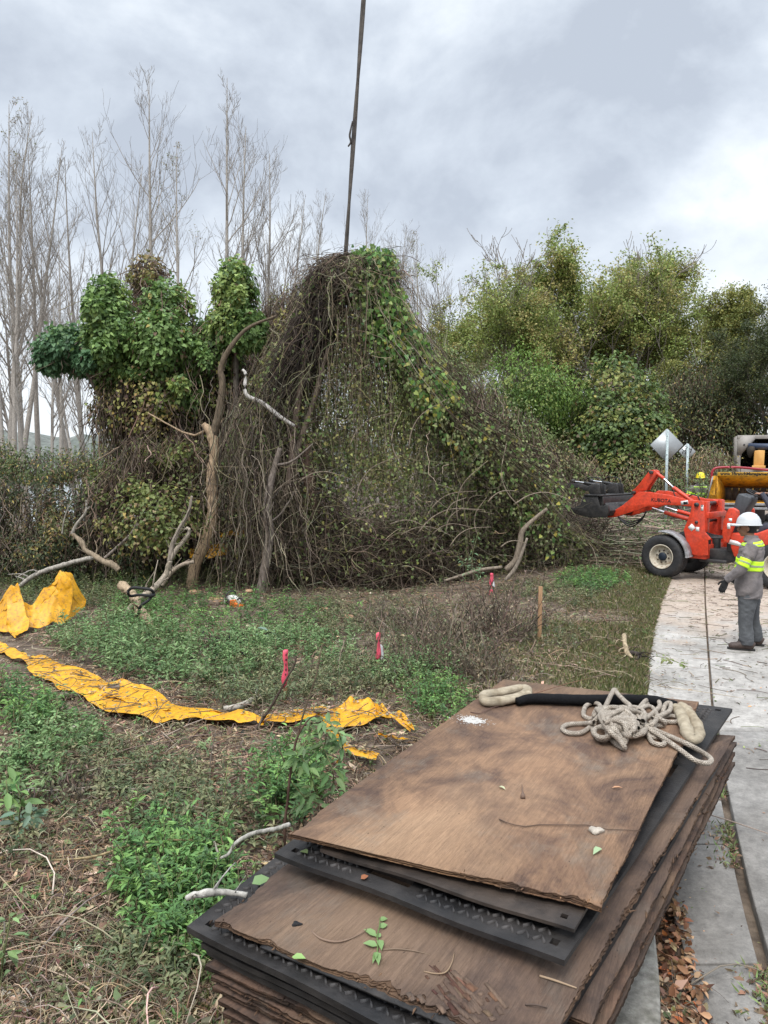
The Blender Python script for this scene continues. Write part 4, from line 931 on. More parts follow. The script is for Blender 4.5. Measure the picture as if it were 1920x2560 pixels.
g2 = 'bushes behind the vine slope'
ivy('background_bush', 'sunlit green bush seen through the arch of hanging vines', 'bush', [(900, 1080, 130, 130), (1010, 1130, 130, 120), (1000, 1000, 110, 110), (800, 1100, 90, 120), (930, 930, 120, 100), (850, 850, 90, 100)], 20, 16000, [(.24, .31, .10), (.30, .34, .13), (.19, .25, .08), (.33, .32, .14)], ls=.10, kind='leaf', group=g2, dead=.05, stems=300, inner=.4)
ivy('background_bush', 'loose green thicket behind the upper left flank of the vine peak', 'bush', [(720, 800, 70, 80), (700, 900, 90, 120), (650, 1000, 80, 120), (760, 760, 40, 50)], 18, 5200, OLIVE, ls=.08, kind='leaf', group=g2, dead=.3, stems=1500, inner=.9)
ivy('background_bush', 'pale green vine bank running along behind the right vine slope', 'bush', [(1180, 1020, 90, 80), (1260, 1090, 100, 80), (1340, 1150, 90, 70), (1110, 950, 60, 80), (1420, 1190, 70, 50)], 19, 12500, [(.14, .19, .07), (.18, .22, .09), (.10, .14, .05), (.2, .2, .1)], ls=.085, kind='leaf', group=g2, dead=.15, stems=1100, inner=.5)
ivy('background_bush', 'dark rounded ivy-covered bush right of centre, hanging yellow-green vines', 'bush', [(1535, 1010, 95, 105), (1560, 1080, 85, 90), (1500, 1090, 70, 90), (1600, 1020, 50, 70)], 24, 15000, [(.08, .13, .04), (.11, .16, .045), (.055, .09, .033), (.16, .20, .055), (.19, .20, .06)], ls=.11, group=g2, dead=.08, stems=500, inner=.4)
ivy('background_bush', 'bright green bush left of the dark rounded ivy-covered bush', 'bush', [(1420, 1050, 75, 70), (1380, 980, 70, 60), (1300, 960, 80, 80), (1330, 1060, 70, 60)], 25, 11000, BRIGHT[:4], ls=.11, kind='leaf', group=g2, stems=300, inner=.4)
ivy('background_bush', 'tangled green thicket below the signs, behind the orange loader arm', 'bush', [(1480, 1190, 90, 60), (1590, 1190, 100, 60), (1690, 1200, 90, 60), (1760, 1170, 70, 60)], 23, 11000, [(.12, .16, .06), (.17, .18, .09), (.09, .12, .045), (.22, .19, .12)], ls=.085, kind='leaf', group=g2, dead=.3, stems=1600, inner=.7, stemcol=(.2, .16, .11))
ivy('background_bush', 'dark shrub bank between signs and chip truck', 'bush', [(1690, 1060, 80, 100), (1790, 1080, 90, 90), (1760, 980, 90, 80), (1860, 1040, 80, 90), (1700, 980, 60, 60)], 27, 15000, DARKG + [(.12, .13, .05)], ls=.11, kind='leaf', group=g2, dead=.12, stems=900, inner=.5)
ivy('background_bush', 'deep green understory filling the base of the canopy', 'bush', [(1250, 1130, 120, 80), (1420, 1120, 120, 80), (1150, 1080, 80, 90), (1600, 1130, 130, 70), (1050, 980, 80, 100)], 29, 14000, UNDER, ls=.12, kind='leaf', group=g2, dead=.25, stems=900, inner=.5)
# ================================================================ the lifted vine tangle and the hoist line
YT = 14.4; KT = YT / FPX
def TX(px): return (px - 960) * KT
def TZ(py): return CAM_H - (py - 1158) * KT
rng = np.random.default_rng(77)
apex = at(862, 662, YT)
base = np.array([apex[0], YT, 0.0])
vt = empty('vine_tangle', tuple(base), 0, 'huge lifted tangle of brown vines draped like a tent from the hoist line', 'vine tangle')
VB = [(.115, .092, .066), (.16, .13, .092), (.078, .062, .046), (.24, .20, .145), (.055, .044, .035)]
def strands(pathfn, n, M, r, cols, jit, wander=.05, k=3):
    mb = MB(); t = np.linspace(0, 1, M)
    P = np.zeros((n, M, 3))
    for i_ in range(n): P[i_] = pathfn(t)
    P += np.cumsum(rng.normal(0, wander, (n, M, 3)), 1) * np.array([1, 1, .6])
    P[:, :, 2] = np.maximum(P[:, :, 2], .01)
    rr = np.tile(rng.uniform(*r, (n, 1)), (1, M)) * np.linspace(1, .55, M)
    tubes(mb, P - base, rr, k, pal(rng, n, cols, var=.3), cap=False); return mb
def lerp_px(pts, s):
    p = np.array(pts, float); x = np.linspace(0, 1, len(p)); return np.stack([np.interp(s, x, p[:, k]) for k in range(p.shape[1])], -1)
def depth(px): return YT + 3.0 * smooth01((np.asarray(px, float) - 1020) / 430)      # the right flank runs back toward the grapple
def to3(P, dy):
    Yd = depth(P[:, 0]); return np.stack([(P[:, 0] - 960) / FPX * Yd, Yd + dy, CAM_H - (P[:, 1] - 1158) / FPX * Yd], 1)
def pxw(x, y, dy):
    return to3(np.stack([x, y], 1), dy)
# outline of the two flanks (photo pixels): inner and outer edge
ridge_out = [(905, 655), (975, 662), (985, 745), (1020, 820), (1080, 925), (1165, 1035), (1270, 1120), (1340, 1170), (1385, 1215)]
ridge_in = [(865, 668), (905, 760), (930, 840), (960, 910), (1010, 985), (1080, 1080), (1170, 1180), (1260, 1280), (1340, 1380)]
left_out = [(870, 658), (815, 672), (785, 705), (762, 780), (735, 850), (690, 930), (640, 1000), (585, 1080), (560, 1170)]
left_in = [(868, 665), (850, 720), (838, 790), (815, 860), (790, 930), (760, 1010), (720, 1100), (690, 1200), (680, 1300)]
def flank(o, i_, fl, fh, dspread, smax, l0, l1):
    def fn(t):
        f = rng.beta(1.1, 1.5) * (fh - fl) + fl; s0 = rng.uniform(-.05, smax); s = np.clip(s0 + rng.uniform(l0, l1) * t, 0, 1)
        a = lerp_px(o, s); b_ = lerp_px(i_, s); P = a + (b_ - a) * f
        cr_ = rng.normal(0, 26) * (t - .3) + rng.normal(0, 12) * np.sin(t * 3 + rng.uniform(0, 6)); P[:, 0] += cr_ * .8; P[:, 1] -= cr_ * .6
        dy = rng.normal(0, 1) * dspread * (.18 + s) + rng.normal(0, .25) * t; return to3(P, dy)
    return fn
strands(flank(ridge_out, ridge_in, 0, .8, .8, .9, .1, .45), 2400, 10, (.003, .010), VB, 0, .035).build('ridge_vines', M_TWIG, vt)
strands(flank(left_out, left_in, 0, 1.08, .5, .45, .1, .4), 3600, 10, (.003, .009), [(.036, .028, .024), (.055, .042, .034), (.026, .021, .018), (.10, .078, .06)], 0, .032).build('flank_vines', M_TWIG, vt)  # strand colours darkened to paint the shaded hollow under the peak
def capfn(t):
    x0 = np.clip(rng.normal(882, 40), 808, 955); top = 664 + 14 * rng.random() + ((x0 - 882) / 80) ** 2 * 16; ang = rng.uniform(-.4, 3.5) + rng.normal(0, 2.0) * t; ln = rng.uniform(40, 170)
    x = x0 + np.cumsum(np.cos(ang)) * ln / len(t) * .8; y = top + np.abs(np.cumsum(np.sin(ang)) * ln / len(t)) - 4 * np.sin(t * 3) + rng.beta(1, 2.2) * 70 - 6; return to3(np.stack([x, y], 1), rng.normal(0, .35) + rng.normal(0, .3) * t)
strands(capfn, 1500, 9, (.003, .009), VB, 0, .02).build('matted_cap', M_TWIG, vt)
TENT = np.array([(560, 1180), (600, 1060), (650, 940), (700, 845), (755, 745), (790, 695), (862, 672), (955, 674), (988, 765), (1030, 855), (1100, 965), (1200, 1075), (1300, 1155), (1370, 1215), (1400, 1300), (1500, 1360)], float)
def tent_top(x): return np.interp(x, TENT[:, 0], TENT[:, 1])
def brushfn(t):
    while True:
        x0 = 560 + 930 * rng.random(); y0 = tent_top(x0) + (1450 - tent_top(x0)) * rng.random() ** 1.05
        hole = math.exp(-(((x0 - 960) / 120) ** 2 + ((y0 - 1080) / 190) ** 2)); hole2 = .75 * math.exp(-(((x0 - 640) / 70) ** 2 + ((y0 - 1010) / 60) ** 2))
        if rng.random() > .97 * hole + 0 * hole2: break
    fl = .75 if x0 < 1000 else .55; ang = rng.normal(1.55 if x0 < 1000 else .9, fl) + (math.pi if rng.random() < .3 else 0) + rng.normal(0, 1.6) * t; ln = rng.uniform(25, 120)
    x = x0 + np.cumsum(np.cos(ang)) * ln / len(t); y = y0 + np.cumsum(np.sin(ang)) * ln / len(t); y = np.maximum(y, tent_top(x) + rng.normal(0, 9)); return to3(np.stack([x, np.minimum(y, 1470)], 1), rng.normal(.2, .6) + rng.normal(0, .3) * t)
strands(brushfn, 15000, 8, (.0022, .0065), [(.17, .14, .095), (.12, .10, .07), (.27, .23, .165), (.085, .07, .052), (.18, .18, .09)], 0, .012).build('brush_twigs', M_TWIG, vt)
# thin hanging stems from peak into the arch
def hang(t):
    s = rng.uniform(.08, .9)
    if rng.random() < .55: a = lerp_px(ridge_in, np.array([s]))[0] + rng.normal(0, 18, 2)
    else: a = np.array([rng.uniform(790, 940), rng.uniform(720, 860)])
    ln = rng.uniform(90, 520) * (1 - .25 * s); x = a[0] + rng.normal(0, 22) * t; y = np.minimum(a[1] + ln * t, 1450); return to3(np.stack([x, y], 1), rng.normal(0, .6) + rng.normal(0, .3) * t)
strands(hang, 480, 14, (.0025, .0055), VB + [(.2, .16, .12)], 0, .03).build('hanging_stems', M_TWIG, vt)
# net of fine stems filling left pillar (under the dark hair) 
def pillar(t):
    x0 = rng.normal(650, 60); y0 = rng.uniform(960, 1250); x1 = x0 + rng.normal(10, 50); x = x0 + (x1 - x0) * t; y = y0 + rng.uniform(120, 420) * t; return to3(np.stack([x, np.minimum(y, 1480)], 1), rng.normal(0, .7) + rng.normal(0, .35) * t)
strands(pillar, 900, 14, (.003, .009), VB, 0, .045).build('pillar_vines', M_TWIG, vt)
# low, dark, matted pile: curly stems
def pile_env(px): return np.interp(px, [560, 640, 720, 800, 860, 930, 1010, 1100, 1200, 1300, 1400, 1480, 1530], [1230, 1130, 1080, 1160, 1300, 1340, 1330, 1270, 1220, 1210, 1300, 1330, 1350])
def pile(t):
    x0 = rng.uniform(600, 1480); e = pile_env(x0); yb_ = 1462 - 75 * smooth01((x0 - 1250) / 250); y0 = e + (yb_ - e) * rng.beta(1.3, 1.2); ln = rng.uniform(60, 220); a = rng.uniform(0, 6.28); curl = rng.normal(0, 2.6)
    ang = a + curl * t; x = x0 + np.cumsum(np.cos(ang)) * ln / len(t); y = y0 + np.cumsum(np.sin(ang)) * ln / len(t) * .7; return to3(np.stack([np.minimum(x, 1530), np.minimum(y, 1475)], 1), rng.uniform(-.6, 1.5) + rng.normal(0, .5) * t)
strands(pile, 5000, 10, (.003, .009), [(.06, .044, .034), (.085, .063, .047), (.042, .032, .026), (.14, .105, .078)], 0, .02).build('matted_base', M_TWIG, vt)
# dry dead leaves and leaf scraps caught all through the tangle
n = 30000; x = rng.uniform(600, 1510, n); e = pile_env(x); y = e + (1465 - 75 * smooth01((x - 1250) / 250) - e) * rng.beta(1.4, 1.0, n)
P = pxw(x, y, rng.uniform(-.4, 1.5, n)); mb = MB()
leaves(mb, P - base, unit(rng, n), unit(rng, n), rng.uniform(.03, .09, n), rng.uniform(.02, .05, n), pal(rng, n, [(.06, .042, .03), (.085, .06, .04), (.045, .034, .026), (.06, .06, .03)], var=.3), 'diamond')
n = 5000; s = rng.random(n); f = rng.uniform(.2, 1.05, n); a = lerp_px(left_out, s * .75); b_ = lerp_px(left_in, s * .75); Pp = a + (b_ - a) * f[:, None] + rng.normal(0, 8, (n, 2))  # extra near-black leaves: shade of the hollow put into their colour
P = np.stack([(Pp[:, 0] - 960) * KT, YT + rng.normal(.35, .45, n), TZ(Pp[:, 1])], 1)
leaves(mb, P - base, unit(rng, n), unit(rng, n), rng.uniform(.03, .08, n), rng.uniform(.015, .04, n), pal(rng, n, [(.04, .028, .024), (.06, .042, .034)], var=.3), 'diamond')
mb.build('dead_and_shade_leaves', M_LITTER, vt)
# green leaves: bright band along the ridge, plus thin scatter
mb = MB()
def ridge_leaves(n, fl, fh, s0, s1, cols, ls, dy0=-.95, dsp=.3):
    s = rng.uniform(s0, s1, n); patch = vnoise(s * 30, s * 0, 21); k = rng.random(n) < .25 + .9 * patch; s = s[k]; n = len(s)
    f = rng.uniform(fl, fh, n); a = lerp_px(ridge_out, s); b_ = lerp_px(ridge_in, s); Pp = a + (b_ - a) * f[:, None] + rng.normal(0, 9, (n, 2))
    P = pxw(Pp[:, 0], Pp[:, 1], dy0 * (.3 + s) + rng.normal(0, dsp, n) * (.3 + s))
    D = rng.normal(0, .5, (n, 3)); D[:, 2] -= 1; Nn = rng.normal(0, .5, (n, 3)) + [0.2, -1, .5]
    leaves(mb, P - base, D, Nn, rng.uniform(.7, 1.3, n) * ls, rng.uniform(.7, 1.1, n) * ls * .95, pal(rng, n, cols, var=.2), 'heart')
VG = [(.08, .17, .04), (.12, .22, .05), (.06, .13, .04), (.16, .25, .07), (.24, .29, .10), (.32, .30, .07)]
ridge_leaves(2300, -.05, 1.1, 0.02, .38, VG[:5], .085)
ridge_leaves(1500, -.05, .85, .3, .6, VG, .09)
ridge_leaves(900, .0, 1.0, .5, 1.0, VG, .08)
ridge_leaves(3500, .0, 1.0, .4, 1.0, [(.16, .19, .08), (.12, .16, .06), (.22, .24, .12)], .055)
ridge_leaves(900, .0, .5, 0.0, .16, VG[:4], .07, dy0=-.9)
n = 27000; x = rng.uniform(560, 1450, n); lo = tent_top(x) + 10; y = lo + (1440 - lo) * rng.beta(1.0, 1.5, n); k = rng.random(n) > .5 * ((x < 860) & (x > 700) & (y < 1000)); x, y = x[k], y[k]; n = len(x); k = rng.random(n) > .8 * np.exp(-(((x - 960) / 120) ** 2 + ((y - 1090) / 190) ** 2)) + .45 * (x < 760); x, y = x[k], y[k]; n = len(x)
P = pxw(x, y, rng.uniform(-.8, .8, n))
leaves(mb, P - base, unit(rng, n) - [0, 0, .8], unit(rng, n) + [0, -.6, .3], rng.uniform(.04, .085, n), rng.uniform(.035, .07, n), pal(rng, n, [(.18, .23, .085), (.13, .18, .06), (.24, .28, .13), (.28, .29, .10), (.10, .15, .05)], var=.25), 'heart')
mb.build('green_leaves', M_LEAF, vt)
# stems with bark hanging inside, and curved roots at the right foot
def limb(name, parent, pts, Yd, r, col=(.17, .135, .105), n=22, k=8, dys=None, m=None):
    P = np.array([at(a, b_, Yd + (dys[i_] if dys else 0)) for i_, (a, b_) in enumerate(pts)]); mb = MB()
    P = P - np.array(parent.location); tube(mb, P, np.array(r, float), k, n, col); return mb.build(name, m or M_BARK, parent, smooth=True)
limb('hanging_trunk', vt, [(762, 868), (760, 900), (746, 1001), (735, 1080), (729, 1144), (720, 1205), (712, 1250)], 13.9, [.03, .05, .06, .07, .06, .04], (.20, .15, .12))
limb('hanging_trunk', vt, [(820, 870), (803, 932), (790, 985), (769, 1047), (748, 1110), (731, 1170)], 13.85, [.03, .045, .05, .055], (.18, .14, .11))
limb('stripped_branch', vt, [(606, 924), (614, 935), (612, 975), (622, 992), (650, 1004), (675, 1022), (700, 1042), (736, 1065)], 13.6, [.022, .03, .036, .04, .04, .03], (.50, .47, .44))
limb('root_stem', vt, [(1265, 1425), (1290, 1400), (1300, 1360), (1308, 1325), (1345, 1290), (1368, 1272)], 13.3, [.055, .06, .05, .035, .03], (.21, .17, .13))
limb('root_stem', vt, [(1262, 1452), (1285, 1425), (1300, 1395), (1318, 1345)], 13.2, [.03, .035, .03, .02], (.24, .2, .16))
limb('root_stem', vt, [(1255, 1418), (1200, 1425), (1150, 1440), (1110, 1452)], 13.3, [.03, .03, .02], (.22, .18, .14))
limb('hanging_stem', vt, [(870, 640), (865, 680), (880, 740), (905, 800), (960, 870), (985, 905)], 13.8, [.012, .014, .010], (.22, .17, .13))
limb('broken_trunk', vt, [(765, 1110), (770, 1180), (778, 1240), (786, 1270), (780, 1300)], 14.0, [.10, .12, .09, .05, .02], (.12, .08, .06))
for q in range(26):
    x0 = rng.uniform(620, 1330); y0 = rng.uniform(1040 if 700 < x0 < 1100 else 1250, 1400); ln = rng.uniform(60, 190); a = rng.uniform(-2.6, -.5)
    limb('loose_stem', vt, [(x0 + ln * t_ * math.cos(a + .7 * t_), y0 + ln * t_ * math.sin(a + .7 * t_)) for t_ in (0, .3, .6, 1)], 13.5 + rng.normal(0, .3), [.012, .009, .005], (.26, .21, .16), n=10, k=5)
# the line itself: two stiff black straps twisted together
M_LINE = mat('dark_hoist_strap', (.045, .038, .035), .8, noise=.4, nscale=3, color2=(.10, .085, .07))
hl = empty('hoist_line', tuple(at(862, 650, YT)), 0, 'taut dark hoist line coming down from above to the top of the vine tangle', 'hoist line')
A_ = at(862, 662, YT); top = at(913, -60, YT) ; top = A_ + (top - A_) * 1.9
for off, nm in ((-.014, 'strap'), (.016, 'strap')):
    t_ = np.linspace(0, 1, 90); tw_ = t_ * 14
    P = A_ + (top - A_) * t_[:, None] + np.stack([np.cos(tw_) * off, np.sin(tw_) * off, 0 * t_], 1); mb = MB(); tube(mb, P - np.array(hl.location), np.array([.026, .030, .030]) , 8, 90); mb.build(nm, M_LINE, hl, smooth=True)
mb = MB(); kp = at(884, 340, YT); 
tube(mb, np.array([kp + [-.02, -.03, .25], kp + [-.05, -.04, .1], kp + [-.07, -.05, -.02], kp + [-.05, -.03, -.12], kp + [-.10, -.03, -.2]]) - np.array(hl.location), np.array([.012, .02, .022, .014]), 6, 14); mb.build('shackle_knot', M_LINE, hl, smooth=True)
mb = MB()
for q in range(16):
    a = rng.uniform(0, 6.28); P = np.array([A_ + [0, 0, .05], A_ + [.12 * math.cos(a), .12 * math.sin(a), -.02], A_ + [.3 * math.cos(a), .3 * math.sin(a), -.3]]); tube(mb, P - np.array(hl.location), np.array([.012, .008]), 5, 8, (.7, .6, .5))
mb.build('choker', M_LINE, hl)
# ================================================================ litter, weeds, grass
rng = np.random.default_rng(404)
STK = np.array([c1[0], c1[1], c1[4], c1[5]])
def inside_stack(x, y, m=-.05):
    r = np.ones(len(x), bool); q = np.array([c5[0], rect(575, 2560, .3, A5)[1], G(1838, 1905, .4), G(1200, 1800, .5)])[:, :2]; c = q.mean(0)
    for k in range(4):
        a, b_ = q[k], q[(k + 1) % 4]; r &= ((b_[0] - a[0]) * (y - a[1]) - (b_[1] - a[1]) * (x - a[0])) > m
    return r
STRIPS = [Gp([(71, 1680), (113, 1695), (192, 1722), (290, 1768), (398, 1792), (490, 1812), (563, 1818), (620, 1818)]), Gp([(650, 1836), (729, 1830), (805, 1815), (875, 1815), (928, 1812), (1030, 1858)]), Gp([(835, 1850), (860, 1880), (940, 1920)]), Gp([(-20, 1605), (65, 1655)]), Gp([(0, 1600), (80, 1570), (190, 1545)])]
def near_strip(x, y, r=.22):
    x = np.asarray(x, float); y = np.asarray(y, float); o = np.zeros(len(x), bool)
    if r > .25: o |= near_strip(x * (1 + .45 / y), y + .45, .22) | near_strip(x * (1 + .8 / y), y + .8, .2)
    for S in STRIPS:
        q = spline(S, 60); d = np.hypot(x[:, None] - q[None, :, 0], y[:, None] - q[None, :, 1]).min(1); o |= d < r * (y / 7) 
    return o
def sample_ground(n, y0=1.9, y1=17, p=1.5, marg=1.3, left=0.05):
    """denser near the viewer; keeps to the earth left of the pavement"""
    u = rng.random(n); e = 1 - p
    y = (y0 ** e + u * (y1 ** e - y0 ** e)) ** (1 / e)
    x = rng.uniform(-1, 1, n) * (y * .53 + marg)
    k = (x < edge_x(y) - left) & ~inside_stack(x, y) & ~(near_strip(x, y) & (rng.random(n) < .8)); return x[k], y[k]
def curved(n, x, y, L, lift, bend, M=6):
    a = rng.uniform(0, 6.283, n); t = np.linspace(0, 1, M); b_ = rng.normal(0, bend, n)
    ang = a[:, None] + b_[:, None] * t; st = (L / (M - 1))[:, None]
    px = x[:, None] + np.cumsum(np.cos(ang) * st, 1); py = y[:, None] + np.cumsum(np.sin(ang) * st, 1)
    z = gz(px, py) + .004 + rng.random((n, 1)) * lift[:, None] + lift[:, None] * 1.4 * np.sin(math.pi * t)[None] * rng.random((n, 1)) + rng.normal(0, .15, (n, 1)) * (t - .5) * lift[:, None] * 3
    return np.stack([px, py, np.maximum(z, gz(px, py) + .002)], -1)
# fine twigs and straw
x, y = sample_ground(85000, p=1.35); n = len(x); mb = MB()
L_ = rng.gamma(2.2, .07, n).clip(.03, .6); P = curved(n, x, y, L_, .012 + .05 * rng.random(n) ** 2, 1.1)
dens = vnoise(x, y, 31, .9); k = dens + rng.normal(0, .2, n) > .28; P = P[k]; nn = len(P)
tubes(mb, P, np.tile(rng.uniform(.0011, .0030, (nn, 1)) * (1 + y[k][:, None] * .09), (1, 6)) * np.linspace(1, .5, 6), 3, pal(rng, nn, [(.24, .18, .12), (.17, .125, .085), (.10, .072, .05), (.31, .25, .175), (.13, .10, .08), (.20, .13, .08)], var=.3), cap=False)
# thicker sticks
x, y = sample_ground(900, p=1.1); n = len(x)
P = curved(n, x, y, rng.uniform(.25, 1.3, n), .02 + .09 * rng.random(n), .7)
tubes(mb, P, np.tile(rng.uniform(.0025, .006, (n, 1)), (1, 6)) * np.linspace(1, .45, 6), 5, pal(rng, n, [(.20, .155, .11), (.13, .10, .075), (.30, .25, .19), (.09, .065, .05)], var=.3))
tag(mb.build('twig_litter', M_TWIG), kind='stuff')
# dead leaves, chips
x, y = sample_ground(130000, p=1.45); n = len(x); mb = MB()
dens = vnoise(x, y, 41, .7); k = dens + rng.normal(0, .25, n) > .32; x, y = x[k], y[k]; n = len(x)
P = np.stack([x, y, gz(x, y) + .004 + .03 * rng.random(n) ** 2], 1); D = rng.normal(0, 1, (n, 3)); D[:, 2] *= .25; Nn = rng.normal(0, .45, (n, 3)); Nn[:, 2] += 1
s = rng.gamma(3, .012, n).clip(.012, .085)
leaves(mb, P, D, Nn, s, s * rng.uniform(.3, .7, n), pal(rng, n, [(.24, .16, .11), (.32, .235, .16), (.17, .105, .075), (.40, .31, .22), (.25, .14, .095), (.11, .075, .055), (.5, .43, .33)], [4, 4, 4, 2, 2, 4, .6], var=.25), 'diamond')
tag(mb.build('leaf_litter', M_LITTER), kind='stuff')
# ---- patches of weeds. (px, py, rx, ry, plants, height, leaf length, palette)
BLUE = [(.10, .175, .07), (.13, .215, .085), (.08, .14, .055), (.17, .245, .11)]
FRESH = [(.10, .20, .06), (.075, .16, .05), (.14, .25, .07), (.06, .12, .045)]
DULL = [(.10, .13, .065), (.075, .10, .05), (.14, .16, .08), (.17, .17, .09)]
patches = [(300, 1640, 190, 70, 230, .30, .075, BLUE), (480, 1680, 200, 60, 150, .25, .07, BLUE), (540, 1560, 260, 60, 220, .22, .065, FRESH), (700, 1640, 170, 60, 190, .22, .065, BLUE), (330, 1530, 120, 50, 150, .25, .06, FRESH),
           (780, 1560, 150, 60, 120, .18, .06, DULL), (430, 2240, 140, 110, 200, .24, .062, FRESH), (490, 2330, 110, 120, 150, .22, .055, FRESH), (400, 2450, 120, 90, 45, .14, .05, DULL), (90, 1800, 140, 60, 150, .26, .065, FRESH), (170, 1860, 120, 60, 110, .2, .06, BLUE),
           (560, 1870, 130, 60, 140, .24, .07, BLUE), (800, 1930, 110, 90, 170, .30, .065, FRESH), (720, 2030, 90, 80, 110, .26, .06, FRESH), (330, 2060, 150, 80, 45, .16, .055, DULL), (520, 2080, 160, 80, 70, .22, .055, DULL), (60, 1960, 90, 80, 60, .22, .07, BLUE),
           (1090, 1800, 80, 60, 130, .2, .05, FRESH), (1020, 1700, 120, 60, 150, .22, .055, BLUE), (1100, 1660, 120, 50, 120, .2, .05, DULL), (1480, 1465, 90, 22, 150, .16, .07, FRESH), (1400, 1500, 120, 30, 120, .14, .06, DULL), (960, 1560, 200, 70, 190, .18, .05, DULL), (200, 1520, 160, 60, 220, .3, .06, DULL),
           (420, 1455, 300, 40, 420, .3, .06, UNDER), (100, 1480, 180, 60, 260, .3, .06, UNDER), (640, 1740, 160, 60, 150, .22, .06, DULL), (880, 1720, 140, 60, 120, .2, .055, DULL), (300, 1960, 220, 60, 110, .16, .05, DULL), (1340, 1600, 130, 40, 70, .12, .05, DULL), (60, 2120, 110, 120, 20, .15, .05, DULL), (250, 2380, 140, 100, 25, .1, .045, DULL)]
def plants(X, Y, Hh, leafL, cols, k=14, mbL=None, mbS=None, kind='leaf', wr=.42):
    n = len(X); Z = gz(X, Y)
    lean = rng.normal(0, .28, (n, 2)); H = Hh * rng.uniform(.5, 1.3, n)
    t = np.linspace(0, 1, 5); P = np.stack([X[:, None] + lean[:, :1] * H[:, None] * t ** 1.5, Y[:, None] + lean[:, 1:] * H[:, None] * t ** 1.5, Z[:, None] + H[:, None] * t], -1)
    tubes(mbS, P, np.tile(np.full((n, 1), .0022), (1, 5)), 3, pal(rng, n, [(.10, .13, .05), (.14, .12, .07)]), cap=False)
    f = rng.uniform(.15, 1, (n, k)) ** .75; x = f * 4; i = np.minimum(x.astype(int), 3); fr = (x - i)[..., None]
    r_ = np.arange(n)[:, None]; Q = P[r_, i] * (1 - fr) + P[r_, i + 1] * fr
    a = rng.uniform(0, 6.283, (n, k)); D = np.stack([np.cos(a), np.sin(a), rng.normal(.1, .35, (n, k))], -1); Nn = rng.normal(0, .3, (n, k, 3)); Nn[..., 2] += 1
    C = np.array(cols)[rng.integers(0, len(cols), n)][:, None] * (1 + rng.normal(0, .16, (n, k, 1))) * (.8 + .35 * f[..., None])
    sz = (leafL * rng.uniform(.6, 1.25, (n, k)) * (1.15 - .45 * f)).ravel()
    Q = Q + D * rng.uniform(0, .5, (n, k, 1)) * leafL
    leaves(mbL, Q.reshape(-1, 3), D.reshape(-1, 3), Nn.reshape(-1, 3), sz, sz * wr, np.clip(C.reshape(-1, 3), .005, 1), kind)
mbL, mbS = MB(), MB()
for (px, py, rx, ry, cnt, hh, ll, cols) in patches:
    cnt = int(cnt * (1.35 if 1450 < py < 1760 else 1.1))
    a = rng.uniform(0, 6.283, cnt); f = np.sqrt(rng.random(cnt)) * (1 + .25 * rng.normal(0, 1, cnt)); g_ = np.array([G(px + rx * u * math.cos(v), py + ry * u * math.sin(v)) for u, v in zip(f, a) ])
    k = (g_[:, 0] < edge_x(g_[:, 1]) - .1) & (g_[:, 1] > 1.5) & ~inside_stack(g_[:, 0], g_[:, 1], .0) & ~near_strip(g_[:, 0], g_[:, 1], .3); plants(g_[k, 0], g_[k, 1], hh, ll, cols, mbL=mbL, mbS=mbS)
x, y = sample_ground(1500, p=1.2); k = vnoise(x, y, 51, .8) > .45; plants(x[k], y[k], .10, .045, DULL + FRESH[:1], k=8, mbL=mbL, mbS=mbS)
tag(mbL.build('weed_leaves', M_LEAF), kind='stuff'); tag(mbS.build('weed_stems', M_TWIG), kind='stuff')
# green leaf scraps torn off the vines
x, y = sample_ground(26000, y0=2.2, p=1.2); n = len(x); k = vnoise(x, y, 61, .6) + .25 * (y > 8) > .42; x, y = x[k], y[k]; n = len(x); mb = MB()
D = rng.normal(0, 1, (n, 3)); D[:, 2] *= .3; Nn = rng.normal(0, .5, (n, 3)); Nn[:, 2] += 1; s = rng.uniform(.02, .07, n)
leaves(mb, np.stack([x, y, gz(x, y) + .01 + .05 * rng.random(n) ** 2], 1), D, Nn, s, s * .55, pal(rng, n, [(.13, .17, .07), (.10, .14, .06), (.17, .19, .09), (.24, .25, .15), (.30, .27, .10)], [4, 4, 3, 2, .5], var=.25), 'diamond')
tag(mb.build('green_leaf_litter', M_LEAF), kind='stuff')
# grass
mb = MB(); n = 70000; y = rng.uniform(6.4, 17, n); x = edge_x(y) - rng.exponential(.75, n) - .02; wf = vnoise(x, y, 71, .9) + .35 * np.exp(-(edge_x(y) - x) / .8)
k = wf + rng.normal(0, .12, n) > .45; x, y = x[k], y[k]; x2, y2 = sample_ground(26000, p=1.4); k = vnoise(x2, y2, 73, 1.0) > .52; x = np.r_[x, x2[k]]; y = np.r_[y, y2[k]]; n = len(x)
D = rng.normal(0, .55, (n, 3)); D[:, 2] = rng.uniform(.25, 1.2, n); a = rng.uniform(0, 6.28, n); Nn = np.stack([np.cos(a), np.sin(a), np.full(n, .4)], 1); s = rng.uniform(.03, .11, n)
leaves(mb, np.stack([x, y, gz(x, y)], 1), D, Nn, s, np.full(n, .0045), pal(rng, n, [(.16, .20, .07), (.21, .23, .09), (.28, .25, .14), (.36, .31, .20), (.12, .16, .05)], var=.2), 'blade')
tag(mb.build('grass', M_LEAF), kind='stuff')
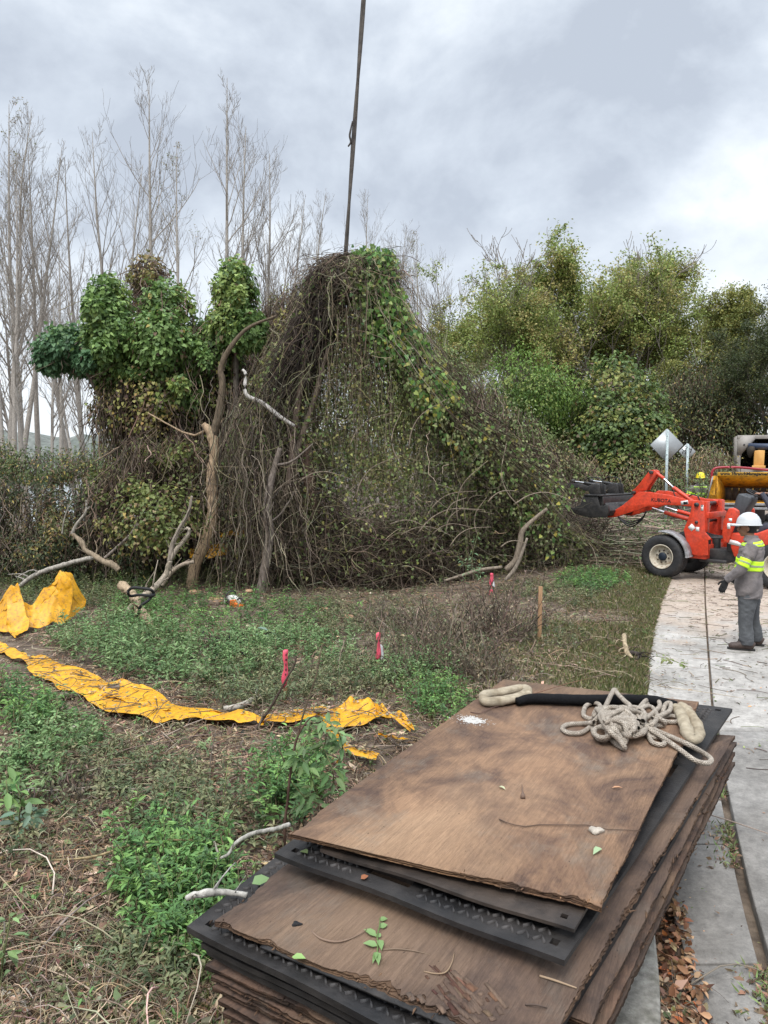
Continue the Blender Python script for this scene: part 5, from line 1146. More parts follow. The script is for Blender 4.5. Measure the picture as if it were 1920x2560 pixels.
# long wild grass tufts at the far verge
mb = MB(); n = 5000; c_ = rng.choice(26, n); cx = rng.uniform(1, 5, 26); cy = rng.uniform(18.5, 22, 26); x = cx[c_] + rng.normal(0, .35, n); y = cy[c_] + rng.normal(0, .35, n); k = x < edge_x(y) - .1; x, y = x[k], y[k]; n = len(x)
D = rng.normal(0, .4, (n, 3)); D[:, 2] = 1; s = rng.uniform(.3, .9, n); leaves(mb, np.stack([x, y, gz(x, y)], 1), D, rng.normal(0, 1, (n, 3)), s, np.full(n, .008), pal(rng, n, [(.20, .20, .10), (.28, .24, .15), (.13, .16, .06)]), 'blade')
tag(mb.build('tall_grass', M_LEAF), kind='stuff')
# ---- debris on the pavement
n = 2600; y = rng.uniform(3, 17, n) ; y = 3 + 14 * rng.random(n) ** .8; x = edge_x(y) + rng.uniform(0, 4.2, n); P = curved(n, x, y, rng.gamma(2, .07, n).clip(.03, .7), np.full(n, .004), 1.0); 
k = vnoise(x, y, 81, .8) + rng.normal(0, .15, n) + .02 * (y - 6) > .48; P = P[k]; P[..., 2] = .022 + rng.random((len(P), 1)) * .006; P[..., 2] += .30 * smooth01((P[..., 1] - 17) / 6); mb = MB()
tubes(mb, P, np.tile(rng.uniform(.0014, .0045, (len(P), 1)), (1, 6)), 3, pal(rng, len(P), [(.11, .08, .06), (.18, .13, .09), (.07, .05, .04), (.10, .11, .05)], var=.3), cap=False)
tag(mb.build('pavement_twigs', M_TWIG), kind='stuff')
n = 15000; y = 2.2 + 15 * rng.random(n); x = edge_x(y) + rng.uniform(0, 4.4, n); k = vnoise(x, y, 91, 1.3) + rng.normal(0, .2, n) + .012 * (y - 8) > .62; x, y = x[k], y[k]; n = len(x); mb = MB()
D = rng.normal(0, 1, (n, 3)); D[:, 2] *= .12; Nn = rng.normal(0, .25, (n, 3)); Nn[:, 2] += 1; s = rng.gamma(2.2, .009, n).clip(.006, .06)
leaves(mb, np.stack([x, y, .024 + .30 * smooth01((y - 17) / 6)], 1), D, Nn, s, s * .5, pal(rng, n, [(.14, .09, .06), (.22, .14, .09), (.10, .12, .05), (.08, .055, .04), (.35, .2, .1), (.18, .21, .08)], var=.3), 'diamond')
tag(mb.build('pavement_leaves', M_LITTER), kind='stuff')
# brown leaves packed between kerb and slab, weeds in the open joint
mb = MB(); n = 1500; y = rng.uniform(2.4, 4.7, n); lo = np.maximum(kx(y) + .0, kx(y)); hi = edge_x(y) + .05; x = lo + (hi - lo) * rng.random(n); D = rng.normal(0, 1, (n, 3)); D[:, 2] *= .5; Nn = rng.normal(0, .7, (n, 3)); Nn[:, 2] += 1
s = rng.uniform(.03, .065, n); leaves(mb, np.stack([x, y, -.03 + rng.uniform(0, .07, n)], 1), D, Nn, s, s * .6, pal(rng, n, [(.23, .12, .065), (.30, .19, .11), (.16, .085, .05), (.36, .26, .17), (.11, .07, .05), (.4, .13, .05)], [4, 3, 4, 1.5, 2, .5], var=.22), 'leaf')
tag(mb.build('gutter_leaves', M_LITTER, smooth=True), kind='stuff')
mb = MB(); n = 2600; y = rng.uniform(2.4, 6.6, n); k = vnoise(y, y * 0, 95, 2.2) > .38; y = y[k]; n = len(y); x = joint_x(y) - rng.exponential(.05, n) ; green = rng.random(n) < .5
D = rng.normal(0, .8, (n, 3)); D[:, 2] = np.where(green, .8, .15); s = np.where(green, rng.uniform(.02, .06, n), rng.uniform(.015, .05, n)); c = pal(rng, n, [(.12, .17, .06), (.16, .20, .08)]); c[~green] = pal(rng, (~green).sum(), [(.18, .11, .07), (.10, .07, .05), (.26, .18, .12)])
leaves(mb, np.stack([x, y, np.full(n, .004)], 1), D, rng.normal(0, .6, (n, 3)) + [0, 0, .8], s, s * np.where(green, .18, .5), c, 'diamond'); tag(mb.build('joint_weeds', M_LITTER), kind='stuff')

# ================================================================ branches, stumps, logs (each its own thing)
PALE = (.36, .29, .22); LICH = (.36, .34, .305)
def branch(name, label, paths, cat='branch', m=None):
    """paths: list of (points(px,py,h above ground at depth of base or Y), radii, colour). first path fixes the origin"""
    P0 = None; obs = []
    root = None
    for k, (pts, rad, col) in enumerate(paths):
        P = np.array(pts)
        if P0 is None: P0 = P[0].copy(); P0[2] = min(P[:, 2]); root = empty(name, tuple(P0), 0, label, cat) if len(paths) > 1 else None
        mb = MB(); tube(mb, P - P0, np.array(rad, float), 9, 10 * len(P), col)
        for v in mb.V: v += (vnoise(v[:, 0] * 30 + v[:, 2] * 20, v[:, 1] * 30 + v[:, 2] * 10, 5)[:, None] - .5) * min(rad) * .6
        if max(rad) > .012:
            sp_ = spline(P - P0, 40)
            for q in range(int(rng.integers(3, 7))):
                i_ = int(rng.integers(4, 37)); d_ = sp_[i_ + 1] - sp_[i_]; d_ /= np.linalg.norm(d_) + 1e-9; e_ = rng.normal(size=3); e_[2] = abs(e_[2]); e_ -= e_ @ d_ * d_; e_ /= np.linalg.norm(e_); l_ = rng.uniform(2, 9) * np.mean(rad)
                tw_ = np.array([sp_[i_], sp_[i_] + (d_ * .5 + e_) * l_ * .5, sp_[i_] + (d_ * .9 + e_ * .9) * l_ + rng.normal(0, .2, 3) * l_]); r0_ = np.mean(rad) * rng.uniform(.18, .4); tube(mb, tw_, np.array([r0_ * 1.2, r0_ * .8, r0_ * .4]), 5, 6, np.array(col) * .85)
        o = mb.build(name if root is None else ('stem' if k == 0 else 'limb'), m or M_BARK, root, smooth=True)
        if root is None: o.location = P0; tag(o, label, cat); return o
    return root
def AT(Y, *pts): return [at(a, b_, Y) for a, b_ in pts]
def GH(*pts): return [G(a, b_, h_) for a, b_, h_ in pts]
branch('dead_tree', 'pale peeling forked trunk standing at the left edge of the tangle', [
    (AT(13.6, (478, 1482), (487, 1415), (520, 1340), (533, 1270), (528, 1200), (536, 1130), (528, 1085), (508, 1060)), [.10, .105, .11, .10, .095, .085, .09, .05], (.36, .26, .17)),
    (AT(13.6, (532, 1090), (548, 1030), (556, 960), (552, 920), (575, 870), (620, 820), (690, 790)), [.075, .07, .06, .05, .045, .03, .02], (.13, .10, .07))], 'dead tree')
branch('dead_tree', 'rough grey-brown trunk standing just right of the chainsaw', [(AT(13.2, (650, 1502), (656, 1450), (668, 1385), (674, 1330), (668, 1270), (676, 1210), (700, 1120)), [.085, .08, .078, .075, .07, .06, .04], (.20, .165, .14))], 'dead tree')
def gy(px, py): return G(px, py)[1]
branch('cut_log', 'barkless pale log lying with its cut end toward the ivy, black strap looped round it', [(GH((302, 1462, .45), (334, 1490, .38), (348, 1525, .22), (372, 1553, .14), (390, 1574, .08)), [.062, .066, .066, .068, .064], (.36, .27, .18))], 'log')
branch('fallen_limb', 'curving pale fallen limb propped up with two upright arms, right of the strapped log', [
    (GH((306, 1550, .08), (330, 1515, .25), (352, 1492, .35), (375, 1479, .42), (412, 1440, .62), (424, 1403, .85)), [.04, .043, .043, .046, .042, .038], (.33, .275, .215)),
    (AT(12.4, (424, 1403), (440, 1375), (453, 1360), (468, 1340), (473, 1325), (465, 1320)), [.038, .037, .034, .034, .033, .024], (.34, .29, .23)),
    (AT(12.4, (424, 1403), (432, 1360), (450, 1320), (470, 1285), (480, 1240)), [.045, .04, .035, .03, .02], (.26, .22, .18)),
    (AT(12.4, (405, 1462), (420, 1440), (449, 1415), (485, 1404)), [.037, .036, .033, .032], (.32, .26, .20))], 'fallen branch')
branch('fallen_limb', 'crooked pale limb snaking in from the thicket above the yellow tarp', [
    (AT(12.9, (297, 1425), (282, 1412), (256, 1402), (235, 1388), (215, 1375), (203, 1355), (186, 1338), (178, 1332)), [.052, .056, .052, .048, .042, .038, .036, .024], (.31, .245, .175)),
    (AT(12.9, (236, 1392), (205, 1400), (183, 1405), (114, 1426), (75, 1445), (48, 1466)), [.045, .04, .04, .04, .04, .035], (.33, .30, .26)),
    (AT(12.9, (180, 1335), (192, 1310), (214, 1280), (216, 1250)), [.03, .025, .02, .012], (.3, .27, .23)),
    (AT(12.9, (262, 1395), (290, 1370), (330, 1330), (345, 1290)), [.025, .02, .018, .012], (.24, .2, .17))], 'fallen branch')
branch('upright_stick', 'thin grey stick rising from the thicket, left of the yellow-green bush', [(AT(12.9, (155, 1335), (160, 1300), (172, 1265), (182, 1250)), [.012, .01, .008, .004], (.3, .27, .23))], 'stick')
branch('lichen_branch', 'white lichened curved branch ending at the left corner of the top plywood', [(GH((530, 2152, .22), (568, 2138, .28), (590, 2108, .34), (632, 2084, .42), (690, 2072, .5), (722, 2062, .55)), [.006, .009, .011, .012, .012, .012], LICH)], 'branch')
branch('lichen_branch', 'short white lichened branch stub lying on the jutting black mat corner', [(GH((468, 2243, .68), (500, 2235, .70), (520, 2233, .70), (560, 2232, .69), (618, 2238, .69)), [.011, .013, .016, .013, .011], LICH)], 'branch')
branch('lichen_branch', 'grey lichened branch lying in the bottom left corner', [(GH((-20, 2468, .06), (30, 2495, .07), (80, 2530, .06), (110, 2545, .05), (150, 2535, .07), (170, 2515, .09)), [.018, .019, .019, .018, .015, .010], (.38, .34, .29)), (GH((0, 2515, .04), (30, 2540, .04), (60, 2575, .03)), [.013, .012, .01], (.34, .3, .26))], 'branch')
branch('broken_branch', 'long thin olive-brown stem arching across the lower left ground', [(GH((-10, 2142, .12), (60, 2150, .10), (150, 2150, .10), (240, 2140, .14), (330, 2112, .2), (420, 2100, .24), (500, 2102, .22), (560, 2110, .15)), [.006, .0065, .0065, .006, .006, .005, .005, .004], (.26, .20, .11)), (GH((455, 2100, .22), (528, 2100, .22), (542, 2125, .18), (556, 2150, .15)), [.006, .006, .006, .005], (.48, .44, .36))], 'branch')
branch('lichen_branch', 'white flaky branch lying on the litter at the left margin, above the big green leaves', [(GH((45, 1985, .05), (90, 1975, .05), (150, 1968, .06), (185, 1958, .07), (215, 1955, .05)), [.018, .02, .018, .014, .008], (.45, .41, .36))], 'branch')
branch('broken_branch', 'pale dead stick between the yellow strip and the pink ribboned stakes', [(GH((560, 1772, .08), (600, 1765, .1), (640, 1745, .1), (655, 1738, .12)), [.025, .03, .025, .015], (.36, .33, .28))], 'branch')
branch('broken_branch', 'straight pale stick lying behind the leftmost and middle pink stakes', [(GH((838, 1608, .06), (870, 1600, .08), (905, 1595, .08)), [.015, .014, .01], (.34, .3, .25))], 'branch')
branch('cut_branch', 'short sawn branch with a dark tangled root end on the grass verge', [(GH((1560, 1588, .20), (1562, 1610, .16), (1568, 1632, .08), (1580, 1645, .05)), [.028, .03, .03, .02], (.33, .26, .17)), (GH((1565, 1640, .05), (1580, 1632, .08), (1600, 1640, .05), (1590, 1650, .03)), [.02, .03, .028, .015], (.05, .04, .035))], 'branch')
branch('dark_sapling', 'leaning dark bare sapling in front of the leftmost pink stake', [(GH((617, 1860, .05), (650, 1810, .0), (683, 1758, .0)) [:1] + AT(gy(617, 1860), (650, 1808), (683, 1758), (715, 1700), (735, 1665), (742, 1640)), [.013, .012, .011, .009, .007, .004], (.07, .05, .04)), (AT(gy(617, 1860), (690, 1745), (660, 1790), (640, 1770)), [.006, .005, .003], (.09, .07, .05))], 'sapling')
sY = gy(712, 2150) 
branch('dark_sapling', 'tall thin brown sapling with hanging compound leaves left of the top plywood', [(AT(sY, (712, 2150), (712, 2065), (719, 2000), (724, 1950), (736, 1870), (750, 1830), (776, 1795), (800, 1790)), [.009, .009, .008, .008, .007, .006, .004, .003], (.10, .06, .045)), (AT(sY, (736, 1870), (760, 1780), (790, 1690), (805, 1612)), [.005, .005, .004, .003], (.12, .09, .06)), (AT(sY, (728, 1930), (700, 1880), (690, 1850)), [.004, .003, .002], (.12, .09, .06))], 'sapling')
def big_leaf_plant(label, Y, stems, cols, ll, name='leafy_weed', cat='plant', wr=.42):
    b0 = at(stems[0][0][0][0], stems[0][0][0][1], Y); root = empty(name, tuple(b0), 0, label, cat); mL = MB()
    for pts, nl in stems:
        mS = MB()
        P = np.array([at(a, b_, Y + rng.normal(0, .05)) for a, b_ in pts]) - b0; P = spline(P, 12); tube(mS, P, np.array([.004] * 12), 5, None, (.12, .13, .06)); mS.build('stem', M_TWIG, root)
        i = rng.integers(1, 12, nl); a = rng.uniform(0, 6.28, nl); D = np.stack([np.cos(a), np.sin(a), rng.normal(-.25, .4, nl)], 1); Nn = rng.normal(0, .35, (nl, 3)) + [0, -.4, 1]
        s = ll * rng.uniform(.6, 1.25, nl); leaves(mL, P[i] + D * .02, D, Nn, s, s * wr, pal(rng, nl, cols, var=.15), 'leaf')
    mL.build('leaves', M_LEAF, root, smooth=True); return root
big_leaf_plant('drooping compound-leaved sapling leaves in front of the right yellow tarp', sY, [([(776, 1798), (770, 1850), (745, 1890)], 26), ([(800, 1790), (815, 1840), (800, 1900)], 30), ([(800, 1790), (845, 1830), (860, 1890)], 30), ([(736, 1870), (770, 1920), (790, 1980)], 30), ([(724, 1950), (760, 1990), (800, 2010)], 26), ([(800, 1850), (830, 1920), (835, 1960)], 24)], [(.12, .20, .08), (.09, .16, .06), (.16, .24, .10)], .085)
big_leaf_plant('big-leaved bright green shoot at the left margin, beside the flaky white branch', 4.6, [([(10, 2080), (20, 2010), (15, 1950)], 14), ([(10, 2080), (50, 2010), (40, 1960)], 12)], [(.12, .22, .07), (.16, .28, .09)], .11)
big_leaf_plant('grey-green wilting shoot at the left margin below the big-leaved shoot', 4.4, [([(30, 2120), (45, 2070), (50, 2020)], 16), ([(50, 2110), (70, 2060), (80, 2030)], 12)], [(.11, .17, .11), (.09, .14, .09)], .10)
big_leaf_plant('pale green sprout with rounded leaves at the very left edge, bottom of the photo', 3.2, [([(-5, 2500), (5, 2430), (10, 2360)], 16), ([(0, 2440), (20, 2330), (25, 2290)], 12)], [(.18, .27, .12), (.14, .22, .09)], .08)
big_leaf_plant('blue-green pinnate seedling on the cleared ground between chainsaw and left pink stake', 9.3, [([(640, 1620), (650, 1590), (680, 1575)], 14), ([(650, 1600), (690, 1600), (715, 1605)], 10)], [(.17, .27, .19), (.13, .22, .15)], .12)
big_leaf_plant('slender ivy shoot climbing in front of the dark base of the tangle', 12.6, [([(1190, 1455), (1180, 1400), (1195, 1330)], 34), ([(1160, 1465), (1165, 1420), (1150, 1390)], 22), ([(1200, 1450), (1205, 1400)], 16)], [(.15, .24, .13), (.10, .18, .08)], .07)
big_leaf_plant('small two-leaf green seedling on the pavement slab near the brown leaf pile', 3.55, [([(1782, 2392), (1785, 2380)], 6)], [(.13, .22, .09)], .05)
big_leaf_plant('fresh green sprig lying on the left pavement near the grass verge', 8.0, [([(1640, 1640), (1680, 1650), (1720, 1668)], 30)], [(.16, .21, .07), (.20, .24, .09)], .06)
big_leaf_plant('green ivy leaves over the brown gutter leaves at the bottom edge', 3.3, [([(1720, 2520), (1735, 2480), (1745, 2460)], 8), ([(1700, 2540), (1710, 2500)], 6)], [(.12, .2, .06), (.16, .24, .08)], .06)
# stumps
M_CUT = mat('fresh_cut_wood', (.58, .37, .22), .8, color2=(.42, .24, .13), nscale=14, noise=.2)
def stump(px, py, r, h, label, Yo=None):
    c = G(px, py); root = empty('tree_stump', (c[0], c[1], float(gz(c[0], c[1]))), 0, label, 'stump'); mb = MB(); lathe(mb, [(r * 1.25, -.05), (r * 1.05, h * .4), (r, h)], (0, 0, 0), (0, 0, 1), 16, (.16, .12, .09)); 
    for v in mb.V: v[:, :2] *= 1 + .12 * (vnoise(v[:, 0] * 40, v[:, 1] * 40, 3)[:, None] - .5)
    mb.build('stump_bark', M_BARK, root); mb = MB(); lathe(mb, [(r * .95, h - .02), (r * .97, h + .004), (0, h + .008)], (0, 0, 0), (.05, -.12, 1), 16); mb.build('cut_face', M_CUT, root)
stump(488, 1500, .11, .10, 'pale freshly cut stump at the foot of the forked trunk')
stump(540, 1522, .13, .07, 'wide freshly cut stump just left of the chainsaw')
stump(622, 1502, .07, .10, 'small stump between the chainsaw and the grey-brown trunk')
stump(870, 1560, .08, .06, 'lone low stump in the cleared litter right of the ribbon stake line')
stump(425, 1598, .05, .05, 'tiny pinkish stump among weeds below the strapped log')
stump(810, 1545, .06, .05, 'small grey stump left of the lone low stump')
# dead wilted bushes
def wilt(px, py, rx, hh, n, label, col):
    c = G(px, py); root = empty('dead_bush', (c[0], c[1], float(gz(c[0], c[1]))), 0, label, 'dead bush'); mS, mL = MB(), MB(); a = rng.uniform(0, 6.28, n); e = rng.uniform(.2, 1.3, n); Ls = hh * rng.uniform(.5, 1.3, n); t = np.linspace(0, 1, 7)
    st = rng.normal(0, rx * .5, (n, 2)); r_ = (Ls * np.cos(e))[:, None] * t; P = np.stack([st[:, :1] + np.cos(a)[:, None] * r_, st[:, 1:] + np.sin(a)[:, None] * r_, (Ls * np.sin(e))[:, None] * t ** .8], -1) + np.cumsum(rng.normal(0, .012, (n, 7, 3)), 1); P[..., 2] = np.maximum(P[..., 2], 0)
    tubes(mS, P, np.tile(rng.uniform(.002, .006, (n, 1)), (1, 7)), 4, pal(rng, n, [col, tuple(np.array(col) * 1.8)]), cap=False); m_ = n * 12; i = rng.integers(0, n, m_); j = rng.integers(2, 7, m_)
    leaves(mL, P[i, j] + rng.normal(0, .02, (m_, 3)), rng.normal(0, .5, (m_, 3)) - [0, 0, 1], rng.normal(0, 1, (m_, 3)), rng.uniform(.025, .06, m_), rng.uniform(.012, .025, m_), pal(rng, m_, [(.09, .085, .055), (.12, .10, .07), (.07, .06, .045), (.16, .13, .09)]), 'diamond'); mS.build('stems', M_TWIG, root); mL.build('wilted_leaves', M_LITTER, root)
wilt(1250, 1600, .5, .8, 170, 'dark wilted bush between the pink stakes and the plain wooden stake', (.07, .05, .04))
wilt(1140, 1640, .5, .6, 130, 'low wilted brushwood just left of the dark wilted bush', (.08, .06, .045))
wilt(1060, 1700, .6, .5, 120, 'brown wilted brush behind the left far corner of the board stack', (.10, .075, .055))
wilt(1200, 1720, .45, .35, 90, 'small wilted brush right behind the beige sling loop', (.10, .075, .055))
wilt(150, 2030, .3, .25, 50, 'droopy dead plant near the flaky white branch', (.08, .06, .05))
wilt(1000, 1580, .6, .4, 90, 'flattened dead brush in front of the tangle base', (.10, .08, .06))
# brush pile behind the loader
bp_ = empty('brush_pile', tuple(G(1560, 1395)), 0, 'pile of cut leafy branches on the ground under the loader arm', 'brush pile'); bl = np.array(bp_.location); mS, mL = MB(), MB()
n = 1500; c0 = np.stack([rng.uniform(3.2, 8.5, n), rng.uniform(16.8, 20, n)], 1); hgt = .15 + .75 * np.exp(-((c0[:, 0] - 6.4) / 1.7) ** 2)
a = rng.normal(0, .6, n) + rng.choice([0, 3.14], n); Ls = rng.uniform(.4, 2.0, n); t = np.linspace(0, 1, 6); z0 = gz(c0[:, 0], c0[:, 1]) + hgt * rng.random(n)
P = np.stack([c0[:, :1] + np.cos(a)[:, None] * Ls[:, None] * t, c0[:, 1:] + np.sin(a)[:, None] * Ls[:, None] * t, z0[:, None] + rng.normal(0, .12, (n, 1)) * t], -1) + np.cumsum(rng.normal(0, .02, (n, 6, 3)), 1)
P[..., 2] = np.maximum(P[..., 2], gz(P[..., 0], P[..., 1]) + .01)
tubes(mS, P - bl, np.tile(rng.uniform(.003, .016, (n, 1)), (1, 6)) * np.linspace(1, .5, 6), 4, pal(rng, n, [(.20, .16, .12), (.13, .10, .08), (.3, .25, .19)]), cap=False); m_ = 9000; i = rng.integers(0, n, m_); j = rng.integers(1, 6, m_)
leaves(mL, P[i, j] + rng.normal(0, .06, (m_, 3)) - bl, unit(rng, m_), unit(rng, m_) + [0, -.3, .8], rng.uniform(.05, .11, m_), rng.uniform(.03, .06, m_), pal(rng, m_, [(.13, .19, .08), (.17, .23, .11), (.10, .14, .06), (.22, .25, .15)]), 'leaf')
mS.build('cut_stems', M_TWIG, bp_); mL.build('leaves', M_LEAF, bp_)
branch('fallen_log', 'grey-brown log lying in the brush pile behind the loader wheel', [(GH((1545, 1345, .55), (1580, 1325, .6), (1640, 1305, .6), (1660, 1300, .6)), [.07, .08, .07, .06], (.30, .24, .18))], 'log')
# ================================================================ yellow tarp, stakes, chainsaw, signs
M_TARP = mat('yellow_vinyl_tarp', (.80, .42, .014), .5, color2=(.70, .33, .012), nscale=5, noise=.12, bump=.25, bscale=14, transl=.12)
t = M_TARP.node_tree; ns = t.nodes; L = t.links; b = ns['Principled BSDF']; old = b.inputs['Base Color'].links[0].from_socket     # mud specks
co = ns.new('ShaderNodeTexCoord'); nz_ = ns.new('ShaderNodeTexNoise'); nz_.inputs['Scale'].default_value = 22; nz_.inputs['Detail'].default_value = 10; nz_.inputs['Roughness'].default_value = .75; L.new(co.outputs['Object'], nz_.inputs['Vector'])
mr = ns.new('ShaderNodeMapRange'); mr.inputs['From Min'].default_value = .50; mr.inputs['From Max'].default_value = .64; mr.inputs['To Max'].default_value = .8; L.new(nz_.outputs[0], mr.inputs['Value'])
mi = ns.new('ShaderNodeMix'); mi.data_type = 'RGBA'; L.new(mr.outputs[0], mi.inputs['Factor']); L.new(old, mi.inputs['A']); mi.inputs['B'].default_value = (.20, .11, .05, 1); L.new(mi.outputs['Result'], b.inputs['Base Color'])
rng = np.random.default_rng(909)
TP = []
def sheet(name, A, B, parent, base, nu=90, nv=12, amp=.03, fr=7, seed=1, sag=0.0, ridge=0.0, thick=.004):
    A = spline(np.array(A), nu); B = spline(np.array(B), nu); v = np.linspace(0, 1, nv)[None, :, None]
    P = A[:, None] * (1 - v) + B[:, None] * v; u = np.linspace(0, 1, nu)[:, None] * np.ones((1, nv)); vv = v[..., 0] * np.ones((nu, 1))
    Ln = np.linalg.norm(np.diff(A, axis=0), axis=1).sum()
    d = (vnoise(u * Ln * fr * .35 + vv * 2.2, vv * 3.2, seed, 1.0) - .5) * 2 * amp + (vnoise(u * Ln * fr + vv * 5, vv * 8 - u * 9, seed + 1, 1.0) - .5) * amp * .8 + np.abs(vnoise(u * Ln * 2.3 - vv * 3, vv * 2 + u * 5, seed + 5, 1.) - .5) * -2.4 * amp
    d += ridge * np.sin(vv * math.pi)
    P[..., 2] += d - sag * np.sin(vv * math.pi); P[..., 1] += d * .7
    P[..., 2] = np.maximum(P[..., 2], gz(P[..., 0], P[..., 1]) + .07)
    TP.append(P[2:-2, 1:-1].reshape(-1, 3)); P[..., 2] += .012 * np.sin(u * Ln * 8 + 3.5 * vv + 5 * vnoise(u * 6, vv, seed)) * vnoise(u * Ln * 1.5, vv, seed + 9) * 2
    mb = MB(); i = (np.arange(nu - 1) * nv)[:, None]; j = np.arange(nv - 1)[None]
    f = np.stack([i + j, i + j + nv, i + j + nv + 1, i + j + 1], -1).reshape(-1, 4)
    mb.add(P.reshape(-1, 3) - base, f); o = mb.build(name, M_TARP, parent, smooth=True)
    s = o.modifiers.new('thick', 'SOLIDIFY'); s.thickness = thick; s.offset = 0; ss = o.modifiers.new('sub', 'SUBSURF'); ss.levels = ss.render_levels = 1; return o
def Tc(x, y): return (x * .4581, 1250 + y * .4581)
def TARP(label, ): 
    return empty('yellow_tarp', (0, 0, 0), 0, label, 'tarp')
Yp = 10.6
tp = TARP('bright yellow tarp heaved up in two peaks at the far left'); b0 = at(70, 1590, Yp); tp.location = b0
top_ = [(-60, 640, .2), (0, 540, .1), (40, 475, .05), (95, 450, 0), (118, 515, 0), (190, 545, .15), (250, 470, .2), (325, 380, .25), (385, 410, .3), (470, 545, .45)]
bot_ = [(-60, 700, -.3), (10, 690, -.3), (60, 680, -.3), (110, 670, -.25), (150, 690, -.2), (190, 690, -.2), (250, 670, -.1), (300, 650, 0), (370, 635, .1), (470, 560, .4)]
sheet('fold', [at(*Tc(a, b_), Yp + c_) for a, b_, c_ in top_], [at(*Tc(a, b_), Yp + c_) for a, b_, c_ in bot_], tp, b0, amp=.08, seed=3, nv=24, fr=8)
sheet('fold', [at(*Tc(a, b_), Yp + c_) for a, b_, c_ in [(38, 480, -.05), (40, 560, -.15), (38, 640, -.3), (35, 700, -.35), (60, 770, -.5), (88, 825, -.7)]], [at(*Tc(a, b_), Yp + c_) for a, b_, c_ in [(98, 450, -.05), (118, 540, -.1), (140, 620, -.2), (158, 690, -.35), (125, 770, -.5), (92, 828, -.7)]], tp, b0, amp=.035, seed=6)
sheet('fold', [at(*Tc(a, b_), Yp + c_) for a, b_, c_ in [(325, 380, .25), (300, 430, .2), (290, 500, .15), (270, 600, .1)]], [at(*Tc(a, b_), Yp + c_) for a, b_, c_ in [(328, 380, .27), (380, 430, .1), (400, 520, .1), (380, 620, .05)]], tp, b0, amp=.03, seed=16)
def gstrip(label_or_parent, U, Lw, h=.03, **kw):
    par = label_or_parent
    if isinstance(par, str): par = TARP(par); par.location = G(*U[0])
    base = np.array(par.location)
    sheet('strip' , [G(a, b_, h + .03) for a, b_ in U], [G(a, b_, h) for a, b_ in Lw], par, base, **kw); return par
t1 = gstrip('narrow yellow tarp strip running off the left edge below the peaked tarp', [(-60, 1590), (0, 1606), (30, 1622), (66, 1648), (88, 1664)], [(-60, 1618), (0, 1636), (25, 1654), (60, 1674), (84, 1688)], amp=.05, seed=8, nu=40)
t2 = gstrip('long muddy yellow tarp strip trailing across the litter toward the stack', [(83, 1662), (119, 1653), (192, 1690), (265, 1715), (292, 1728), (398, 1747), (464, 1778), (530, 1788), (575, 1798), (625, 1812), (664, 1826)],
            [(71, 1692), (113, 1727), (152, 1745), (219, 1771), (290, 1800), (371, 1832), (430, 1838), (490, 1836), (563, 1845), (618, 1838), (662, 1842)], amp=.10, seed=12, nu=200, nv=22, fr=9, sag=.05, ridge=.07)
gstrip(t2, [(250, 1742), (310, 1748), (360, 1765), (430, 1788)], [(248, 1752), (300, 1762), (350, 1784), (420, 1800)], amp=.05, seed=14, nu=60, h=.07)
t3 = gstrip('crumpled yellow tarp with a raised hood, between the sapling and the stack', [(655, 1826), (710, 1812), (762, 1804), (802, 1794), (835, 1797), (888, 1777), (928, 1778), (950, 1814), (994, 1828), (1036, 1857)],
            [(650, 1848), (729, 1846), (780, 1838), (805, 1828), (829, 1852), (875, 1842), (928, 1833), (957, 1833), (994, 1841), (1024, 1864)], amp=.11, seed=22, nu=150, nv=20, fr=9, ridge=.12)
gstrip(t3, [(838, 1850), (860, 1868), (890, 1890), (950, 1910)], [(815, 1862), (842, 1888), (868, 1915), (938, 1932)], amp=.05, seed=24, nu=60, ridge=.04)
gstrip(t3, [(945, 1866), (975, 1872), (1022, 1876)], [(945, 1876), (985, 1884), (1010, 1888)], amp=.02, seed=26, nu=30)
gstrip(t3, [(790, 1900), (815, 1912), (850, 1925)], [(788, 1912), (812, 1930), (848, 1940)], amp=.03, seed=27, nu=30)
for k, (U, Lw, lab) in enumerate([([(548, 1330), (580, 1318), (610, 1300)], [(548, 1340), (585, 1335), (612, 1332)], 'scrap of yellow tarp glimpsed high in the thicket right of the forked trunk'), ([(470, 1378), (520, 1355), (572, 1358)], [(475, 1392), (520, 1388), (570, 1382)], 'scrap of yellow tarp on the ground behind the pale forked trunk')]):
    tt = TARP(lab); bb = at(*U[0], 14.3); tt.location = bb; sheet('fold', [at(a, b_, 14.3) for a, b_ in U], [at(a, b_, 14.0) for a, b_ in Lw], tt, bb, nu=30, amp=.05, seed=30 + k)
M_PLANK = mat('weathered_plank', (.20, .15, .11), .85, color2=(.10, .075, .06), nscale=10, stretch=(1, 8, 8), noise=.3, bump=.4)
def plank(pts, w_, th, label, name='plank'):
    a, c = G(*pts[0]), G(*pts[1]); d = c - a; ln = np.linalg.norm(d[:2]); mb = MB(); box(mb, (0, -w_ / 2, 0), (ln, w_ / 2, th)); o = mb.build(name, M_PLANK, bevel=.003)
    o.location = a; o.rotation_euler = (0, -math.atan2(d[2], ln), math.atan2(d[1], d[0])); tag(o, label, 'plank'); return o
plank([(150, 1742, .10), (300, 1720, .13)], .09, .03, 'weathered plank lying across the long yellow tarp strip')
plank([(118, 1798 - 150, .06), (146, 1640, .08)], .07, .03, 'dark short board end beside the gap in the yellow strips')
plank([(0, 1560, .02), (62, 1440, .75)], .06, .03, 'dark board leaning on the left peak of the yellow tarp')
plank([(470, 1790, .06), (535, 1778, .09)], .07, .02, 'short pale board tucked at the edge of the long yellow strip')
